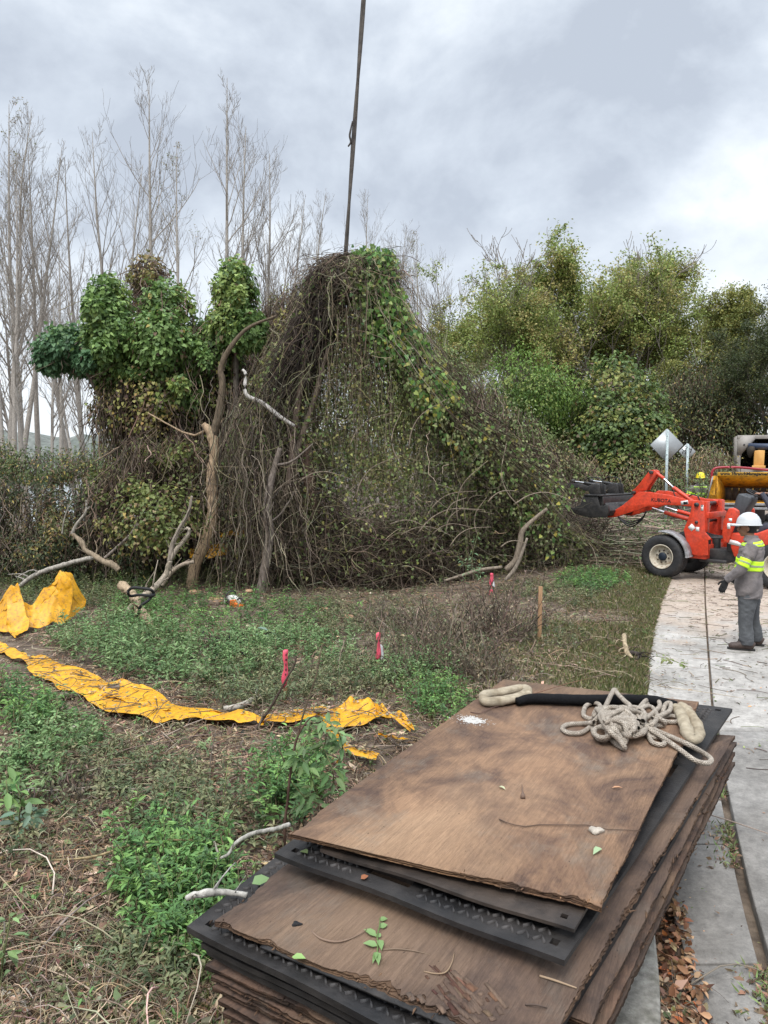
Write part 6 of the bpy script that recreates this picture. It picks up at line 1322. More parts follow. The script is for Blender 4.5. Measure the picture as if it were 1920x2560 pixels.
# dead leaves and twigs fallen on the tarps
Q = np.concatenate(TP[3:]); Q = Q[rng.choice(len(Q), 1500)] + rng.normal(0, .02, (1500, 3)) * [1, 1, 0]; n = len(Q); k = vnoise(Q[:, 0], Q[:, 1], 17, 1.6) + rng.normal(0, .12, n) > .42; Q = Q[k]; n = len(Q); Q[:, 2] += .028
D = rng.normal(0, 1, (n, 3)); D[:, 2] *= .1; Nn = rng.normal(0, .2, (n, 3)) + [0, 0, 1]; s_ = rng.uniform(.015, .06, n); mb = MB()
leaves(mb, Q, D, Nn, s_, s_ * .5, pal(rng, n, [(.20, .13, .08), (.13, .09, .06), (.30, .22, .14), (.14, .16, .07)]), 'diamond')
m_ = 150; Q2 = Q[:m_]; P = curved(len(Q2), Q2[:, 0], Q2[:, 1], rng.uniform(.08, .35, len(Q2)), np.full(len(Q2), .01), .8); P[..., 2] = Q2[:, 2:3] + .004
tubes(mb, P, np.full((len(Q2), 6), .004), 4, pal(rng, len(Q2), [(.12, .09, .06), (.07, .05, .04)]))
tag(mb.build('tarp_debris', M_LITTER), kind='stuff')
# stakes
M_STAKE = mat('raw_pine_stake', (.42, .25, .13), .8, color2=(.30, .17, .09), nscale=12, stretch=(4, 4, .5), noise=.2)
M_PINK = mat('pink_flagging', (.85, .13, .20), .45, transl=.25); M_WRIB = mat('white_flagging', (.75, .75, .75), .5, transl=.2); M_INK = mat('black_marker', (.02, .02, .02), .6)
def stake(px, ptop, pbot, Yd, w_, label, ribbon=None, white=False, mark=False, lean=0.0):
    c = at(px, pbot, Yd); h_ = at(px, ptop, Yd)[2] - c[2]; root = empty('survey_stake', tuple(c), 0, label, 'stake', 'survey stakes'); root.rotation_euler = (0, lean, .2)
    mb = MB(); box(mb, (-w_ / 2, -.01, -.1), (w_ / 2, .01, h_)); mb.build('wooden_stake', M_STAKE, root, bevel=.002)
    if ribbon:
        r0, r1 = ribbon; mb = MB(); n = 16; zz = np.linspace(h_ * r1, h_ * r0, n)
        for sg in (-1, 1):
            xo = sg * .006 + .007 * np.sin(zz * 22 + sg); hw = w_ * .62 + .006 * np.sin(zz * 31)
            v = np.concatenate([np.stack([xo - hw, -.016 - .012 * np.abs(np.sin(zz * 14 + sg)) - .004 * (sg + 1), zz], 1), np.stack([xo + hw * .6, -.02 - .01 * np.cos(zz * 17), zz], 1)])
            i = np.arange(n - 1); mb.add(v, np.stack([i, i + n, i + n + 1, i + 1], 1))
        lathe(mb, [(w_ * .58, h_ * r1 - .05), (w_ * .6, h_ * r1 - .03), (w_ * .56, h_ * r1)], (0, 0, 0), (0, 0, 1), 10)
        o = mb.build('pink_ribbon', M_PINK, root, smooth=True); s = o.modifiers.new('t', 'SOLIDIFY'); s.thickness = .0015
        if mark:
            mb = MB()
            for k in range(5): box(mb, (-.006, -.040, h_ * (.55 + .09 * k)), (.004 + .004 * (k % 2), -.036, h_ * (.55 + .09 * k) + .02))
            mb.build('marker_writing', M_INK, root)
    if white:
        mb = MB(); zz = np.linspace(h_ * .45, h_ * .78, 9); v = np.concatenate([np.stack([.02 + .01 * np.sin(zz * 30), np.full(9, -.02), zz], 1), np.stack([.045 + .025 * (1 - (zz - zz[0]) / (zz[-1] - zz[0])), np.full(9, -.01), zz - .03], 1)]); i = np.arange(8)
        mb.add(v, np.stack([i, i + 9, i + 10, i + 1], 1)); o = mb.build('white_ribbon', M_WRIB, root, smooth=True); s = o.modifiers.new('t', 'SOLIDIFY'); s.thickness = .0015
stake(712, 1625, 1760, gy(712, 1765), .035, 'wooden stake wrapped in marked pink ribbon, nearest the long yellow tarp strip', (.32, 1.0), mark=True, lean=.03)
stake(944, 1582, 1700, gy(944, 1705), .032, 'pink ribboned stake with a white tail, second of the three, above the hooded tarp', (.45, 1.0), True, lean=.02)
stake(1227, 1433, 1490, gy(1227, 1495), .045, 'pink and white ribboned stake farthest back, in front of the tangle base', (.05, 1.0), True, lean=.03)
stake(1348, 1466, 1614, gy(1348, 1614), .05, 'plain brown wooden stake without ribbon, left of the grass verge', lean=.01)
# black lifting strap looped round the log
M_STRAP = mat('black_strap', (.014, .014, .015), .75, bump=.2)
st_ = empty('lifting_strap', tuple(G(340, 1482, .5)), 0, 'black strap looped round the pale log and hanging down', 'strap'); sb = np.array(st_.location)
for nm, pts in (('loop', [(320, 1478, .50), (330, 1470, .58), (350, 1470, .6), (375, 1474, .58), (384, 1482, .52), (380, 1490, .48), (350, 1487, .46), (325, 1490, .42), (320, 1480, .5)]), ('hanging_end', [(384, 1482, .5), (372, 1500, .42), (352, 1515, .34), (346, 1535, .2), (346, 1560, .06)])):
    mb = MB(); tube(mb, np.array([G(*p) for p in pts]) - sb, np.array([.021, .021]), 8, 40); mb.build(nm, M_STRAP, st_, smooth=True)
# chainsaw
cs = empty('chainsaw', tuple(G(580, 1524, .0)), R(-40), 'white and orange chainsaw standing in the weeds beside the stumps', 'chainsaw'); cs.scale = (1.0,) * 3
M_OR = mat('orange_plastic', (.75, .16, .02), .45); M_OFFW = mat('offwhite_plastic', (.62, .61, .57), .5, noise=.15)
mb = MB(); prism(mb, [(-.12, .05), (.14, .05), (.17, .12), (.12, .20), (.0, .24), (-.10, .20), (-.14, .12)], -.06, .06, 'y'); mb.build('engine_housing', M_OFFW, cs, bevel=.012)
mb = MB(); prism(mb, [(.03, .04), (.19, .04), (.21, .12), (.14, .19), (.04, .17)], -.075, -.03, 'y'); prism(mb, [(.05, .05), (.24, .06), (.24, .10), (.05, .12)], -.03, .07, 'y'); mb.build('orange_cover', M_OR, cs, bevel=.01)
mb = MB(); tube(mb, np.array([(-.02, -.09, .06), (-.03, -.10, .18), (-.02, -.07, .27), (0, .0, .30), (.0, .07, .27), (.0, .09, .14)]), np.array([.012]), 8, 30); mb.build('front_handle', M_BLKP, cs, smooth=True)
mb = MB(); tube(mb, np.array([(.14, 0, .18), (.22, 0, .21), (.30, 0, .17), (.32, 0, .09), (.24, 0, .05)]), np.array([.014]), 8, 24); mb.build('rear_handle', M_BLKP, cs, smooth=True)
mb = MB(); prism(mb, [(-.12, .10), (-.38, .07), (-.42, .10), (-.38, .13), (-.12, .17)], .03, .036, 'y'); mb.build('guide_bar', M_CHROME, cs)
mb = MB(); lathe(mb, [(.05, 0), (.05, .012), (.0, .015)], (-.02, -.06, .13), (0, -1, 0), 20); mb.build('starter_cover', M_BLKP, cs)
# patch of near-black flakes in the weeds
mb = MB(); c = G(625, 1640); n = 900; P = np.array([c]) + rng.normal(0, 1, (n, 3)) * [.28, .3, .05] + [0, 0, .08]; P[:, 2] = np.maximum(P[:, 2], gz(P[:, 0], P[:, 1]) + .01)
leaves(mb, P, unit(rng, n), unit(rng, n) + [0, 0, .6], rng.uniform(.04, .10, n), rng.uniform(.02, .05, n), pal(rng, n, [(.012, .012, .013), (.02, .018, .018)]), 'diamond'); o = mb.build('black_flakes', M_LITTER, loc=c); tag(o, 'patch of near-black flakes lying in the weeds left of the marked pink stake', 'plastic scrap')
# road signs seen from behind
M_ALU = mat('sign_aluminium', (.40, .42, .43), .45, metal=.35, color2=(.33, .35, .36), nscale=2, noise=.06); M_GALV = mat('galvanised_post', (.36, .42, .43), .5, metal=.4, noise=.2, nscale=8)
def sign(cx, cy, halfpx, Yd, pbot, label, dots=False, yaw=0.0):
    c = at(cx, cy, Yd); zb = float(gz(c[0], Yd)); s = halfpx * Yd / FPX; root = empty('road_sign', (c[0], Yd, zb), yaw, label, 'road sign', 'diamond road signs seen from behind'); hz = c[2] - zb
    r_ = s * .08; pts = []
    for k in range(4):
        a0 = math.pi / 2 * k; cc = np.array([math.cos(a0), math.sin(a0)]) * (s - r_ * 1.414)
        for q in np.linspace(-.25, .25, 5): pts.append(cc + r_ * np.array([math.cos(a0 + q * math.pi), math.sin(a0 + q * math.pi)]))
    mb = MB(); prism(mb, np.array(pts) + [0, hz], 0, .004, 'y'); mb.build('sign_panel', M_ALU, root)
    mb = MB(); top = hz + s * .9
    prism(mb, [(-.035, -.03), (-.02, -.03), (-.014, -.002), (.014, -.002), (.02, -.03), (.035, -.03), (.035, -.026), (.024, -.026), (.017, .002), (-.017, .002), (-.024, -.026), (-.035, -.026)], -.2, top, 'z')
    for v in mb.V: v[:, 1] -= .008
    mb.build('post', M_GALV, root)
    for zz in (hz - s * .55, hz + s * .55):
        mb = MB(); cyl(mb, (0, -.02, zz), (0, .008, zz), .012, 8); mb.build('bolt', M_GALV, root)
    if dots:
        mb = MB()
        for q in range(26): a_ = rng.uniform(-.8, .8) * s * .75; lathe(mb, [(.018, 0), (.012, .004), (0, .005)], (a_, -.001, hz + .06 * s + rng.normal(0, .05)), (0, -1, 0), 7)
        mb.build('lichen_spots', mat('dark_spots', (.03, .03, .03), .8), root)
    return root
sign(1667, 1113, 42, 20.5, 1235, 'larger blank grey back of a diamond road sign, nearer one')
sign(1718, 1129, 21.5, 22.3, 1240, 'smaller speckled grey back of a diamond road sign, farther one', dots=True)
M_YS = mat('yellow_sign_face', (.75, .42, .02), .5)
c = at(1841, 1145, 36); ysg = empty('arrow_sign', (c[0], 36, float(gz(c[0], 36))), 0, 'small yellow and black arrow sign beside the chip truck', 'road sign'); hz = c[2] - ysg.location[2]
mb = MB(); box(mb, (-.30, 0, hz - .3), (.30, .01, hz + .35)); mb.build('sign_panel', M_YS, ysg); mb = MB(); prism(mb, [(-.02, hz + .35), (.3, hz + .35), (.3, hz - .3), (-.02, hz - .3), (.2, hz)], -.008, -.002, 'y'); mb.build('black_arrow', M_BLKP, ysg); mb = MB(); box(mb, (-.03, .012, -.3), (.03, .06, hz)); mb.build('post', M_GALV, ysg)
# ================================================================ people
def ring_path(C, rx, ry, k=28, n=60, axis_hint=(1, 0, 0), wr=.0, seed=0, t0=0., t1=1., off=0., pw=2.0, ws=(9, 3)):
    """loft along centres C with half-widths rx (along hint) and ry; returns verts (n,k,3)"""
    C = np.array(C, float); t = np.linspace(t0, t1, n); full = np.linspace(0, 1, 80)
    cc = spline(C, 80); P = np.stack([np.interp(t, full, cc[:, q]) for q in range(3)], 1)
    s = np.linspace(0, 1, len(C)); 
    X = np.interp(t, full, spline(np.stack([rx, rx, rx], 1), 80)[:, 0]) + off; Yr = np.interp(t, full, spline(np.stack([ry, ry, ry], 1), 80)[:, 0]) + off
    T = np.gradient(cc, axis=0); T = np.stack([np.interp(t, full, T[:, q]) for q in range(3)], 1); T /= np.linalg.norm(T, axis=1, keepdims=True)
    h = np.array(axis_hint, float); A = h - T * (T @ h)[:, None]; A /= np.linalg.norm(A, axis=1, keepdims=True); B = np.cross(T, A)
    th = np.arange(k) * 2 * math.pi / k; c, s_ = np.cos(th), np.sin(th); c = np.sign(c) * np.abs(c) ** (2 / pw); s_ = np.sign(s_) * np.abs(s_) ** (2 / pw)
    w_ = 1 + 0 * th[None] * t[:, None]
    if wr:
        w_ = w_ - .9 * wr * np.clip(1 - 5.5 * np.abs(vnoise(t[:, None] * ws[0] * 1.7 + 1.2 * np.cos(th)[None], np.sin(th)[None] * 1.4 + t[:, None] * 2.0, seed + 11, 1) - .5), 0, 1)      # sharp cloth creases
        w_ = w_ + wr * (2 * vnoise(t[:, None] * ws[0] + 1.5 * np.cos(th)[None], np.sin(th)[None] * ws[1] + t[:, None] * 3, seed, 1) - 1) + wr * .6 * (2 * vnoise(t[:, None] * ws[0] * 2.6 + 4 * np.sin(th)[None], np.cos(th)[None] * 3, seed + 3, 1) - 1)
    return P[:, None] + w_[..., None] * (X[:, None, None] * A[:, None] * c[None, :, None] + Yr[:, None, None] * B[:, None] * s_[None, :, None])
def add_loft(mb, V, caps=True, col=(1, 1, 1)):
    n, k, _ = V.shape; i = (np.arange(n - 1) * k)[:, None]; j = np.arange(k)[None]; j2 = (j + 1) % k
    f = [np.stack([i + j, i + j2, i + j2 + k, i + j + k], -1).reshape(-1, 4)]
    if caps: f += [np.arange(k)[None, ::-1], ((n - 1) * k + np.arange(k))[None]]
    mb.add(V.reshape(-1, 3), f, col)
def ellipsoid(mb, c, r, k=16, n=10, col=(1, 1, 1), M=None):
    v = [];
    for i in range(n + 1):
        f = math.pi * i / n
        for j in range(k): a = 2 * math.pi * j / k; v.append([r[0] * math.sin(f) * math.cos(a), r[1] * math.sin(f) * math.sin(a), r[2] * math.cos(f)])
    v = np.array(v)
    if M is not None: v = v @ M[:3, :3].T
    v = v + np.array(c); i = (np.arange(n) * k)[:, None]; j = np.arange(k)[None]; j2 = (j + 1) % k
    mb.add(v, np.stack([i + j, i + k + j, i + k + j2, i + j2], -1).reshape(-1, 4), col)
M_SKIN = mat('brown_skin', (.27, .135, .08), .5, noise=.1, nscale=20)
M_SHIRT = mat('grey_work_shirt', (.20, .175, .17), .9, color2=(.15, .135, .135), nscale=5, noise=.15, bump=1.0, bscale=9)
M_PANTS = mat('charcoal_trousers', (.095, .10, .105), .9, color2=(.07, .073, .08), nscale=5, noise=.12, bump=1.0, bscale=8)
M_HIVIS = mat('hi_vis_yellow', (.60, .95, .03), .6); M_REFL = mat('reflective_grey', (.33, .36, .25), .4)
M_BOOT = mat('brown_boot_leather', (.055, .035, .028), .6, noise=.3, nscale=20, bump=.3); M_SOLE = mat('black_sole', (.02, .018, .017), .8)
M_HWHITE = mat('white_hard_hat', (.55, .57, .58), .4, color2=(.42, .44, .45), nscale=9, contrast=(.55, .8)); M_HYEL = mat('yellow_hard_hat', (.78, .62, .02), .4)
M_GLOVE = mat('black_glove', (.012, .012, .013), .8); M_GTIP = mat('glove_fingertip', (.42, .36, .30), .8); M_HAIR = mat('black_hair', (.012, .010, .010), .8)
M_NAVY = mat('navy_work_clothes', (.045, .047, .065), .9, bump=.3, noise=.15); M_EYE = mat('dark_eye', (.02, .015, .012), .3)
def hand_mb(mb, wrist, d, palm_n, side, curl=.5, s=1.0):
    """palm and five separate fingers; d = direction of the hand, palm_n = palm normal, side = toward the thumb"""
    d = np.array(d, float); d /= np.linalg.norm(d); n_ = np.array(palm_n, float); n_ -= n_ @ d * d; n_ /= np.linalg.norm(n_); sd = np.cross(d, n_) ; sd = sd * np.sign(sd @ np.array(side, float) + 1e-9)
    w_ = np.array(wrist, float)
    add_loft(mb, ring_path([w_ - d * .03, w_, w_ + d * .045 * s, w_ + d * .085 * s, w_ + d * .095 * s], [.024, .028, .042, .042, .03], [.02, .018, .017, .014, .008], 16, 14, sd))
    tips = []
    for q, (ln, o) in enumerate(((.070, .031), (.080, .011), (.074, -.010), (.058, -.030))):
        p = w_ + d * .088 * s + sd * o * s; P = [p - d * .02]; dd = d.copy(); 
        for seg in (.45, .3, .25):
            P.append(P[-1] + dd * (ln * seg * s + (.02 if len(P) == 1 else 0))); a = curl * .75; dd = dd * math.cos(a) + n_ * math.sin(a)
        P = spline(np.array(P), 9); tubes(mb, P[None], np.linspace(.0105, .0078, 9)[None] * s, 8); ellipsoid(mb, P[-1], (.0078 * s,) * 3, 8, 6); tips.append(P[-1])
    p = w_ + d * .03 * s + sd * .026 * s; td = d * .6 + sd * .75 + n_ * .25; td /= np.linalg.norm(td); P = spline(np.array([p - td * .01, p + td * .03 * s, p + td * .05 * s + d * .012, p + td * .055 * s + d * .03]), 8); tubes(mb, P[None], np.linspace(.014, .0095, 8)[None] * s, 8); ellipsoid(mb, P[-1], (.0095 * s,) * 3, 8, 6)
    return tips
def person(loc, rz, label, J, shirt=M_SHIRT, pants=M_PANTS, hat=M_HWHITE, gloves=True, bands=True, head_yaw=0.0, scale=1.0, mouth=True):
    root = empty('person', tuple(loc), rz, label, 'person'); root.scale = (scale,) * 3
    tz, tcx, trx, trY = J['torso']; tc_ = [(x, 0, z) for x, z in zip(tcx, tz)]
    H = np.array(J['head']); bm = MB()
    # one continuous body: head, neck, trunk, arms, legs, joined by remeshing
    ellipsoid(bm, H + [0, 0, .02], (.092, .073, .105), 24, 18); ellipsoid(bm, H + [.035, 0, -.045], (.062, .055, .065)); ellipsoid(bm, H + [.062, 0, -.088], (.025, .026, .02))
    add_loft(bm, ring_path([H + [.088, 0, .025], H + [.104, 0, -.005], H + [.112, 0, -.026], H + [.09, 0, -.032]], [.007, .010, .015, .01], [.009, .012, .018, .012], 12, 10, (1, 0, 0)))
    for s in (-1, 1): ellipsoid(bm, H + [-.005, s * .074, -.012], (.018, .009, .03)); ellipsoid(bm, H + [.07, s * .03, .028], (.02, .022, .009))
    ellipsoid(bm, H + [.092, 0, -.056], (.013, .024, .006)); ellipsoid(bm, H + [.088, 0, -.067], (.013, .021, .007))
    add_loft(bm, ring_path([H + [-.02, 0, .0], H + [-.02, 0, -.09], (tcx[-1], 0, tz[-1] - .02), (tcx[-2], 0, tz[-2] - .04)], [.055, .055, .062, .08], [.052, .052, .065, .12], 20, 14))
    add_loft(bm, ring_path(tc_, np.array(trx) * .86, np.array(trY) * .86, 28, 40))
    for a in ('armL', 'armR'):
        P = np.array(J[a]); add_loft(bm, ring_path([P[0], (P[0] + P[1]) / 2, P[1], (P[1] + P[2]) / 2, P[2]], [.055, .048, .04, .036, .026], [.055, .048, .04, .036, .022], 16, 24, (.3, .9, 0)))
        if not gloves: hand_mb(bm, P[2], *J[a + '_hand'])
    for a in ('legL', 'legR'):
        P = np.array(J[a]); add_loft(bm, ring_path([P[0], (P[0] + P[1]) / 2, P[1], (P[1] + P[2]) / 2, P[2]], [.085, .078, .06, .058, .042], [.08, .075, .055, .055, .04], 16, 24, (1, 0, .2)))
    b_ = bm.build('body', M_SKIN, root, smooth=True); rm = b_.modifiers.new('join', 'REMESH'); rm.mode = 'VOXEL'; rm.voxel_size = .0065; rm.use_smooth_shade = True
    sm = b_.modifiers.new('soft', 'SMOOTH'); sm.iterations = 3
    for s in (-1, 1):
        mb = MB(); ellipsoid(mb, H + [.0855, s * .031, .008], (.010, .012, .008)); mb.build('eye', M_EYE, b_, smooth=True)
    # shirt
    mb = MB(); TS = (tc_, trx, trY, 44, 90); add_loft(mb, ring_path(*TS, wr=.055, seed=4, pw=2.35, ws=(7, 2.6)), caps=True)
    arms = {}
    for a in ('armL', 'armR'):
        P = np.array(J[a]); C = [P[0] + (P[0] - P[1]) * .06 + [0, -.03 * np.sign(P[0][1]), 0.01], P[0] * .7 + P[1] * .3, (P[0] + P[1]) / 2, P[1], (P[1] + P[2]) / 2, P[2] + (P[2] - P[1]) * .02]
        arms[a] = (C, [.082, .082, .073, .063, .057, .047], [.08, .08, .072, .062, .056, .046], 26, 60); add_loft(mb, ring_path(*arms[a], (.3, .9, 0), wr=.09, seed=7, ws=(7, 2.5)))
    mb.build('shirt', shirt, root, smooth=True)
    mb = MB(); nk = np.array([tcx[-1], 0, tz[-1]])
    add_loft(mb, ring_path([nk + [0, 0, -.045], nk + [-.002, 0, -.01], nk + [-.004, 0, .025]], [.096, .084, .078], [.112, .088, .078], 30, 12, t0=.0, t1=1)); mb.build('collar', shirt, root, smooth=True)
    if bands:
        def band(name, spec, t0, t1, hint=(1, 0, 0), wr=0, seed=0, pw=2.0, ws=(9, 3)):
            for nm, a0, a1, off, m in ((name, t0, t1, .006, M_HIVIS), ('reflective_stripe', t0 + (t1 - t0) * .40, t0 + (t1 - t0) * .60, .0085, M_REFL)):
                m_ = MB(); add_loft(m_, ring_path(*spec[:4], 8, hint, wr=wr, seed=seed, t0=a0, t1=a1, off=off, pw=pw, ws=ws), caps=False)
                if nm == name: bo = m_.build(nm, m, root, smooth=True); sl_ = bo.modifiers.new('t', 'SOLIDIFY'); sl_.thickness = .003
                else: o2 = m_.build(nm, m, bo, smooth=True); sl_ = o2.modifiers.new('t', 'SOLIDIFY'); sl_.thickness = .002
        band('hi_vis_band', TS, J['wband'][0], J['wband'][1], wr=.055, seed=4, pw=2.35, ws=(7, 2.6))
        for a in arms: band('sleeve_band', arms[a], .42, .56, (.3, .9, 0), .09, 7, ws=(7, 2.5))
        # yoke band across the upper back: slice of the torso loft following the back only
        V = ring_path(*TS, wr=.055, seed=4, pw=2.35, ws=(7, 2.6), off=.007); k = V.shape[1]
        for nm, z0, z1, off, m in (('yoke_band', J['yoke'][0], J['yoke'][1], .0, M_HIVIS), ('reflective_stripe', J['yoke'][0] * .6 + J['yoke'][1] * .4, J['yoke'][0] * .4 + J['yoke'][1] * .6, .003, M_REFL)):
            VV = ring_path(tc_, trx, trY, 44, 10, wr=.055, seed=4, pw=2.35, ws=(7, 2.6), t0=z0, t1=z1, off=.007 + off); n_ = 10; cs_ = np.cos(np.arange(44) * 2 * math.pi / 44)
            for side_, sel in (('back', [j for j in range(44) if cs_[j] < -.05]), ('chest', [j for j in range(44) if cs_[j] > .35])):
                m_ = MB()
                for j in sel:
                    j2 = (j + 1) % 44
                    if j2 in sel: m_.add(np.concatenate([VV[:, j], VV[:, j2]]), np.stack([np.arange(9), np.arange(9) + n_, np.arange(9) + n_ + 1, np.arange(9) + 1], 1))
                if nm == 'yoke_band': yb_ = m_.build(side_ + '_band', m, root, smooth=True); s_ = yb_.modifiers.new('t', 'SOLIDIFY'); s_.thickness = .003; YB = globals().setdefault('YBANDS', {}); YB[side_] = yb_
                else: m_.build(nm, m, YBANDS[side_], smooth=True)
    # trousers
    mb = MB()
    for a in ('legL', 'legR'):
        P = np.array(J[a]); C = [P[0] + (P[0] - P[1]) * .12, P[0], (P[0] + P[1]) / 2, P[1], (P[1] + P[2]) / 2, P[2] * .9 + P[1] * .1, P[2] + (P[2] - P[1]) * .10]
        add_loft(mb, ring_path(C, [.12, .118, .105, .088, .083, .085, .078], [.115, .112, .10, .084, .078, .08, .075], 30, 80, (1, 0, .2), wr=.06, seed=2, ws=(12, 2)))
    mb.build('trousers', pants, root, smooth=True)
    # boots
    for a in ('legL', 'legR'):
        P = np.array(J[a])[2]; f = J.get(a + '_foot', (1, 0, 0)); f = np.array(f, float); f /= np.linalg.norm(f); mb = MB(); g0 = P * [1, 1, 0] + [0, 0, P[2] - .10]
        up = np.cross(f, np.cross([0, 0, 1.], f)); up /= np.linalg.norm(up)
        C = [g0 - f * .085 + up * .05, g0 - f * .06 + up * .06, g0 + f * .02 + up * .065, g0 + f * .10 + up * .05, g0 + f * .17 + up * .042, g0 + f * .205 + up * .035]
        add_loft(mb, ring_path(C, [.035, .06, .062, .048, .042, .02], [.03, .042, .046, .052, .05, .03], 22, 30, tuple(up)))
        add_loft(mb, ring_path([g0 - f * .01 + up * .03, g0 - f * .01 + up * .17], [.058, .055], [.05, .048], 18, 8, tuple(f))); bo = mb.build('boot', M_BOOT, root, smooth=True)
        rm = bo.modifiers.new('join', 'REMESH'); rm.mode = 'VOXEL'; rm.voxel_size = .007; rm.use_smooth_shade = True
        mb = MB(); add_loft(mb, ring_path([g0 - f * .10 + up * .012, g0 - f * .05 + up * .012, g0 + f * .1 + up * .012, g0 + f * .19 + up * .012, g0 + f * .22 + up * .014], [.012] * 5, [.026, .038, .046, .044, .024], 16, 20, tuple(up))); mb.build('sole', M_SOLE, bo)
        mb = MB()
        for q in range(5):
            c_ = g0 + f * (.02 + .022 * q) + up * (.125 - .014 * q - (.008 * q)); tubes(mb, np.array([[c_ - np.cross(up, f) * .03, c_ + up * .006, c_ + np.cross(up, f) * .03 + f * .015]]), np.full((1, 3), .003), 5)
        mb.build('laces', M_SOLE, bo)
    # hat
    mb = MB(); c = H + [-.008, 0, .058]; k = 40; prof = [(0.0, .128), (.3, .125), (.55, .115), (.78, .09), (.93, .05), (1.0, .0), (1.03, -.012)]; vs = []
    for f_, z in prof[::-1]:
        th = np.arange(k) * 2 * math.pi / k; vs.append(np.stack([c[0] + .145 * f_ * np.cos(th) + 0, c[1] + .118 * f_ * np.sin(th), c[2] + z + 0 * th], 1))
    V = np.array(vs); add_loft(mb, V); shell = mb.build('hard_hat', hat, root, smooth=True)
    mb = MB(); th = np.arange(k) * 2 * math.pi / k; vis = np.maximum(0, np.cos(th)) ** 2.2 * .052 + .010; lay = []
    for e_, dz in ((0, .002), (1, -.006), (1, -.012), (0, -.008)): lay.append(np.stack([c[0] + (.147 + e_ * vis) * np.cos(th), c[1] + (.119 + e_ * (.010 + .0 * vis)) * np.sin(th), c[2] - .008 + dz - e_ * .012 * np.maximum(0, np.cos(th)) + 0 * th], 1))
    V = np.array(lay); add_loft(mb, V, caps=False); mb.build('brim', hat, shell, smooth=True)
    for yo in (-.034, 0, .034):
        mb = MB(); t_ = np.linspace(-.75, .75, 12); P = np.stack([c[0] - .004 + .135 * np.sin(t_), np.full(12, c[1] + yo), c[2] + .006 + .127 * np.cos(t_) - abs(yo) * .28], 1); tubes(mb, P[None], np.full((1, 12), .009), 8); mb.build('ridge', hat, shell, smooth=True)
    mb = MB(); add_loft(mb, ring_path([H + [-.028, 0, -.055], H + [-.03, 0, -.01], H + [-.022, 0, .05]], [.066, .074, .082], [.062, .072, .077], 22, 12)); mb.build('hair', M_HAIR, root, smooth=True)
    if gloves:
        for a in ('armL', 'armR'):
            P = np.array(J[a]); mb = MB(); tips = hand_mb(mb, P[2], *J[a + '_hand'], s=1.1); g_ = mb.build('glove', M_GLOVE, root, smooth=True); rm = g_.modifiers.new('join', 'REMESH'); rm.mode = 'VOXEL'; rm.voxel_size = .004; rm.use_smooth_shade = True
            for tp_ in tips: mb = MB(); ellipsoid(mb, tp_, (.0105,) * 3, 10, 8); mb.build('fingertip', M_GTIP, g_, smooth=True)
    return root
torso = ([.655, .70, .80, .92, 1.06, 1.20, 1.29, 1.345, 1.385, 1.405], [.0, .0, .005, .01, .005, -.01, -.02, -.02, -.012, -.005], [.15, .155, .158, .155, .152, .148, .135, .105, .075, .065], [.20, .207, .208, .203, .20, .205, .205, .165, .095, .075])
w1 = G(1868, 1624)
JW = dict(torso=torso, head=(.035, 0, 1.52), armL=[(-.03, .205, 1.285), (.07, .27, 1.04), (.235, .245, .88)], armR=[(-.02, -.205, 1.285), (.02, -.25, 1.04), (.10, -.16, .92)],
          armL_hand=((.38, -.03, -.92), (-.3, -.9, 0), (1, 0, 0), .42), armR_hand=((.6, .2, -.7), (-.2, .9, 0), (1, 0, 0), .5), legL=[(.0, .095, .70), (.02, .115, .40), (.0, .125, .10)], legR=[(-.01, -.095, .70), (-.03, -.16, .40), (-.08, -.22, .10)],
          legL_foot=(1, .12, 0), legR_foot=(1, -.1, 0), wband=(.40, .50), yoke=(.70, .80))
person((w1[0], w1[1], .02), R(150), 'standing worker in white hard hat and grey hi-vis work clothes, back turned, on the pavement', JW)
w2c = at(1750, 1243, 21.5)
JW2 = dict(JW); JW2.update(armL=[(-.02, .205, 1.285), (.06, .30, 1.06), (.26, .2, .98)], armR=[(-.02, -.205, 1.285), (.05, -.30, 1.06), (.26, -.18, .98)], armL_hand=((.9, -.2, .1), (0, -.9, 0), (0, 0, 1), .8), armR_hand=((.9, .2, .1), (0, .9, 0), (0, 0, 1), .8), yoke=(.66, .74))
person((w2c[0], w2c[1], .32), R(-108), 'distant worker in a yellow hard hat carrying leafy branches toward the wood chipper', JW2, hat=M_HYEL, scale=1.04)
rng = np.random.default_rng(5150)
sp_ = empty('leafy_branch', (w2c[0] - .05, w2c[1] - .35, 1.35), 0, 'leafy cut branch held up in front of the yellow-hatted worker', 'branch'); mS, mL = MB(), MB()
for q in range(9):
    P = np.cumsum(np.vstack([[0, 0, 0], rng.normal(0, .03, (6, 3)) + [rng.normal(0, .06), 0, .10]]), 0); P[0] = 0; tubes(mS, P[None], np.linspace(.008, .003, 7)[None], 4, (.14, .11, .08)); nl = 55; i = rng.integers(1, 7, nl)
    leaves(mL, P[i] + rng.normal(0, .05, (nl, 3)), unit(rng, nl), unit(rng, nl) + [0, -1, .5], rng.uniform(.05, .09, nl), rng.uniform(.025, .045, nl), pal(rng, nl, [(.14, .21, .08), (.18, .25, .12), (.10, .15, .06)]), 'leaf')
mS.build('stem', M_TWIG, sp_); mL.build('leaves', M_LEAF, sp_)
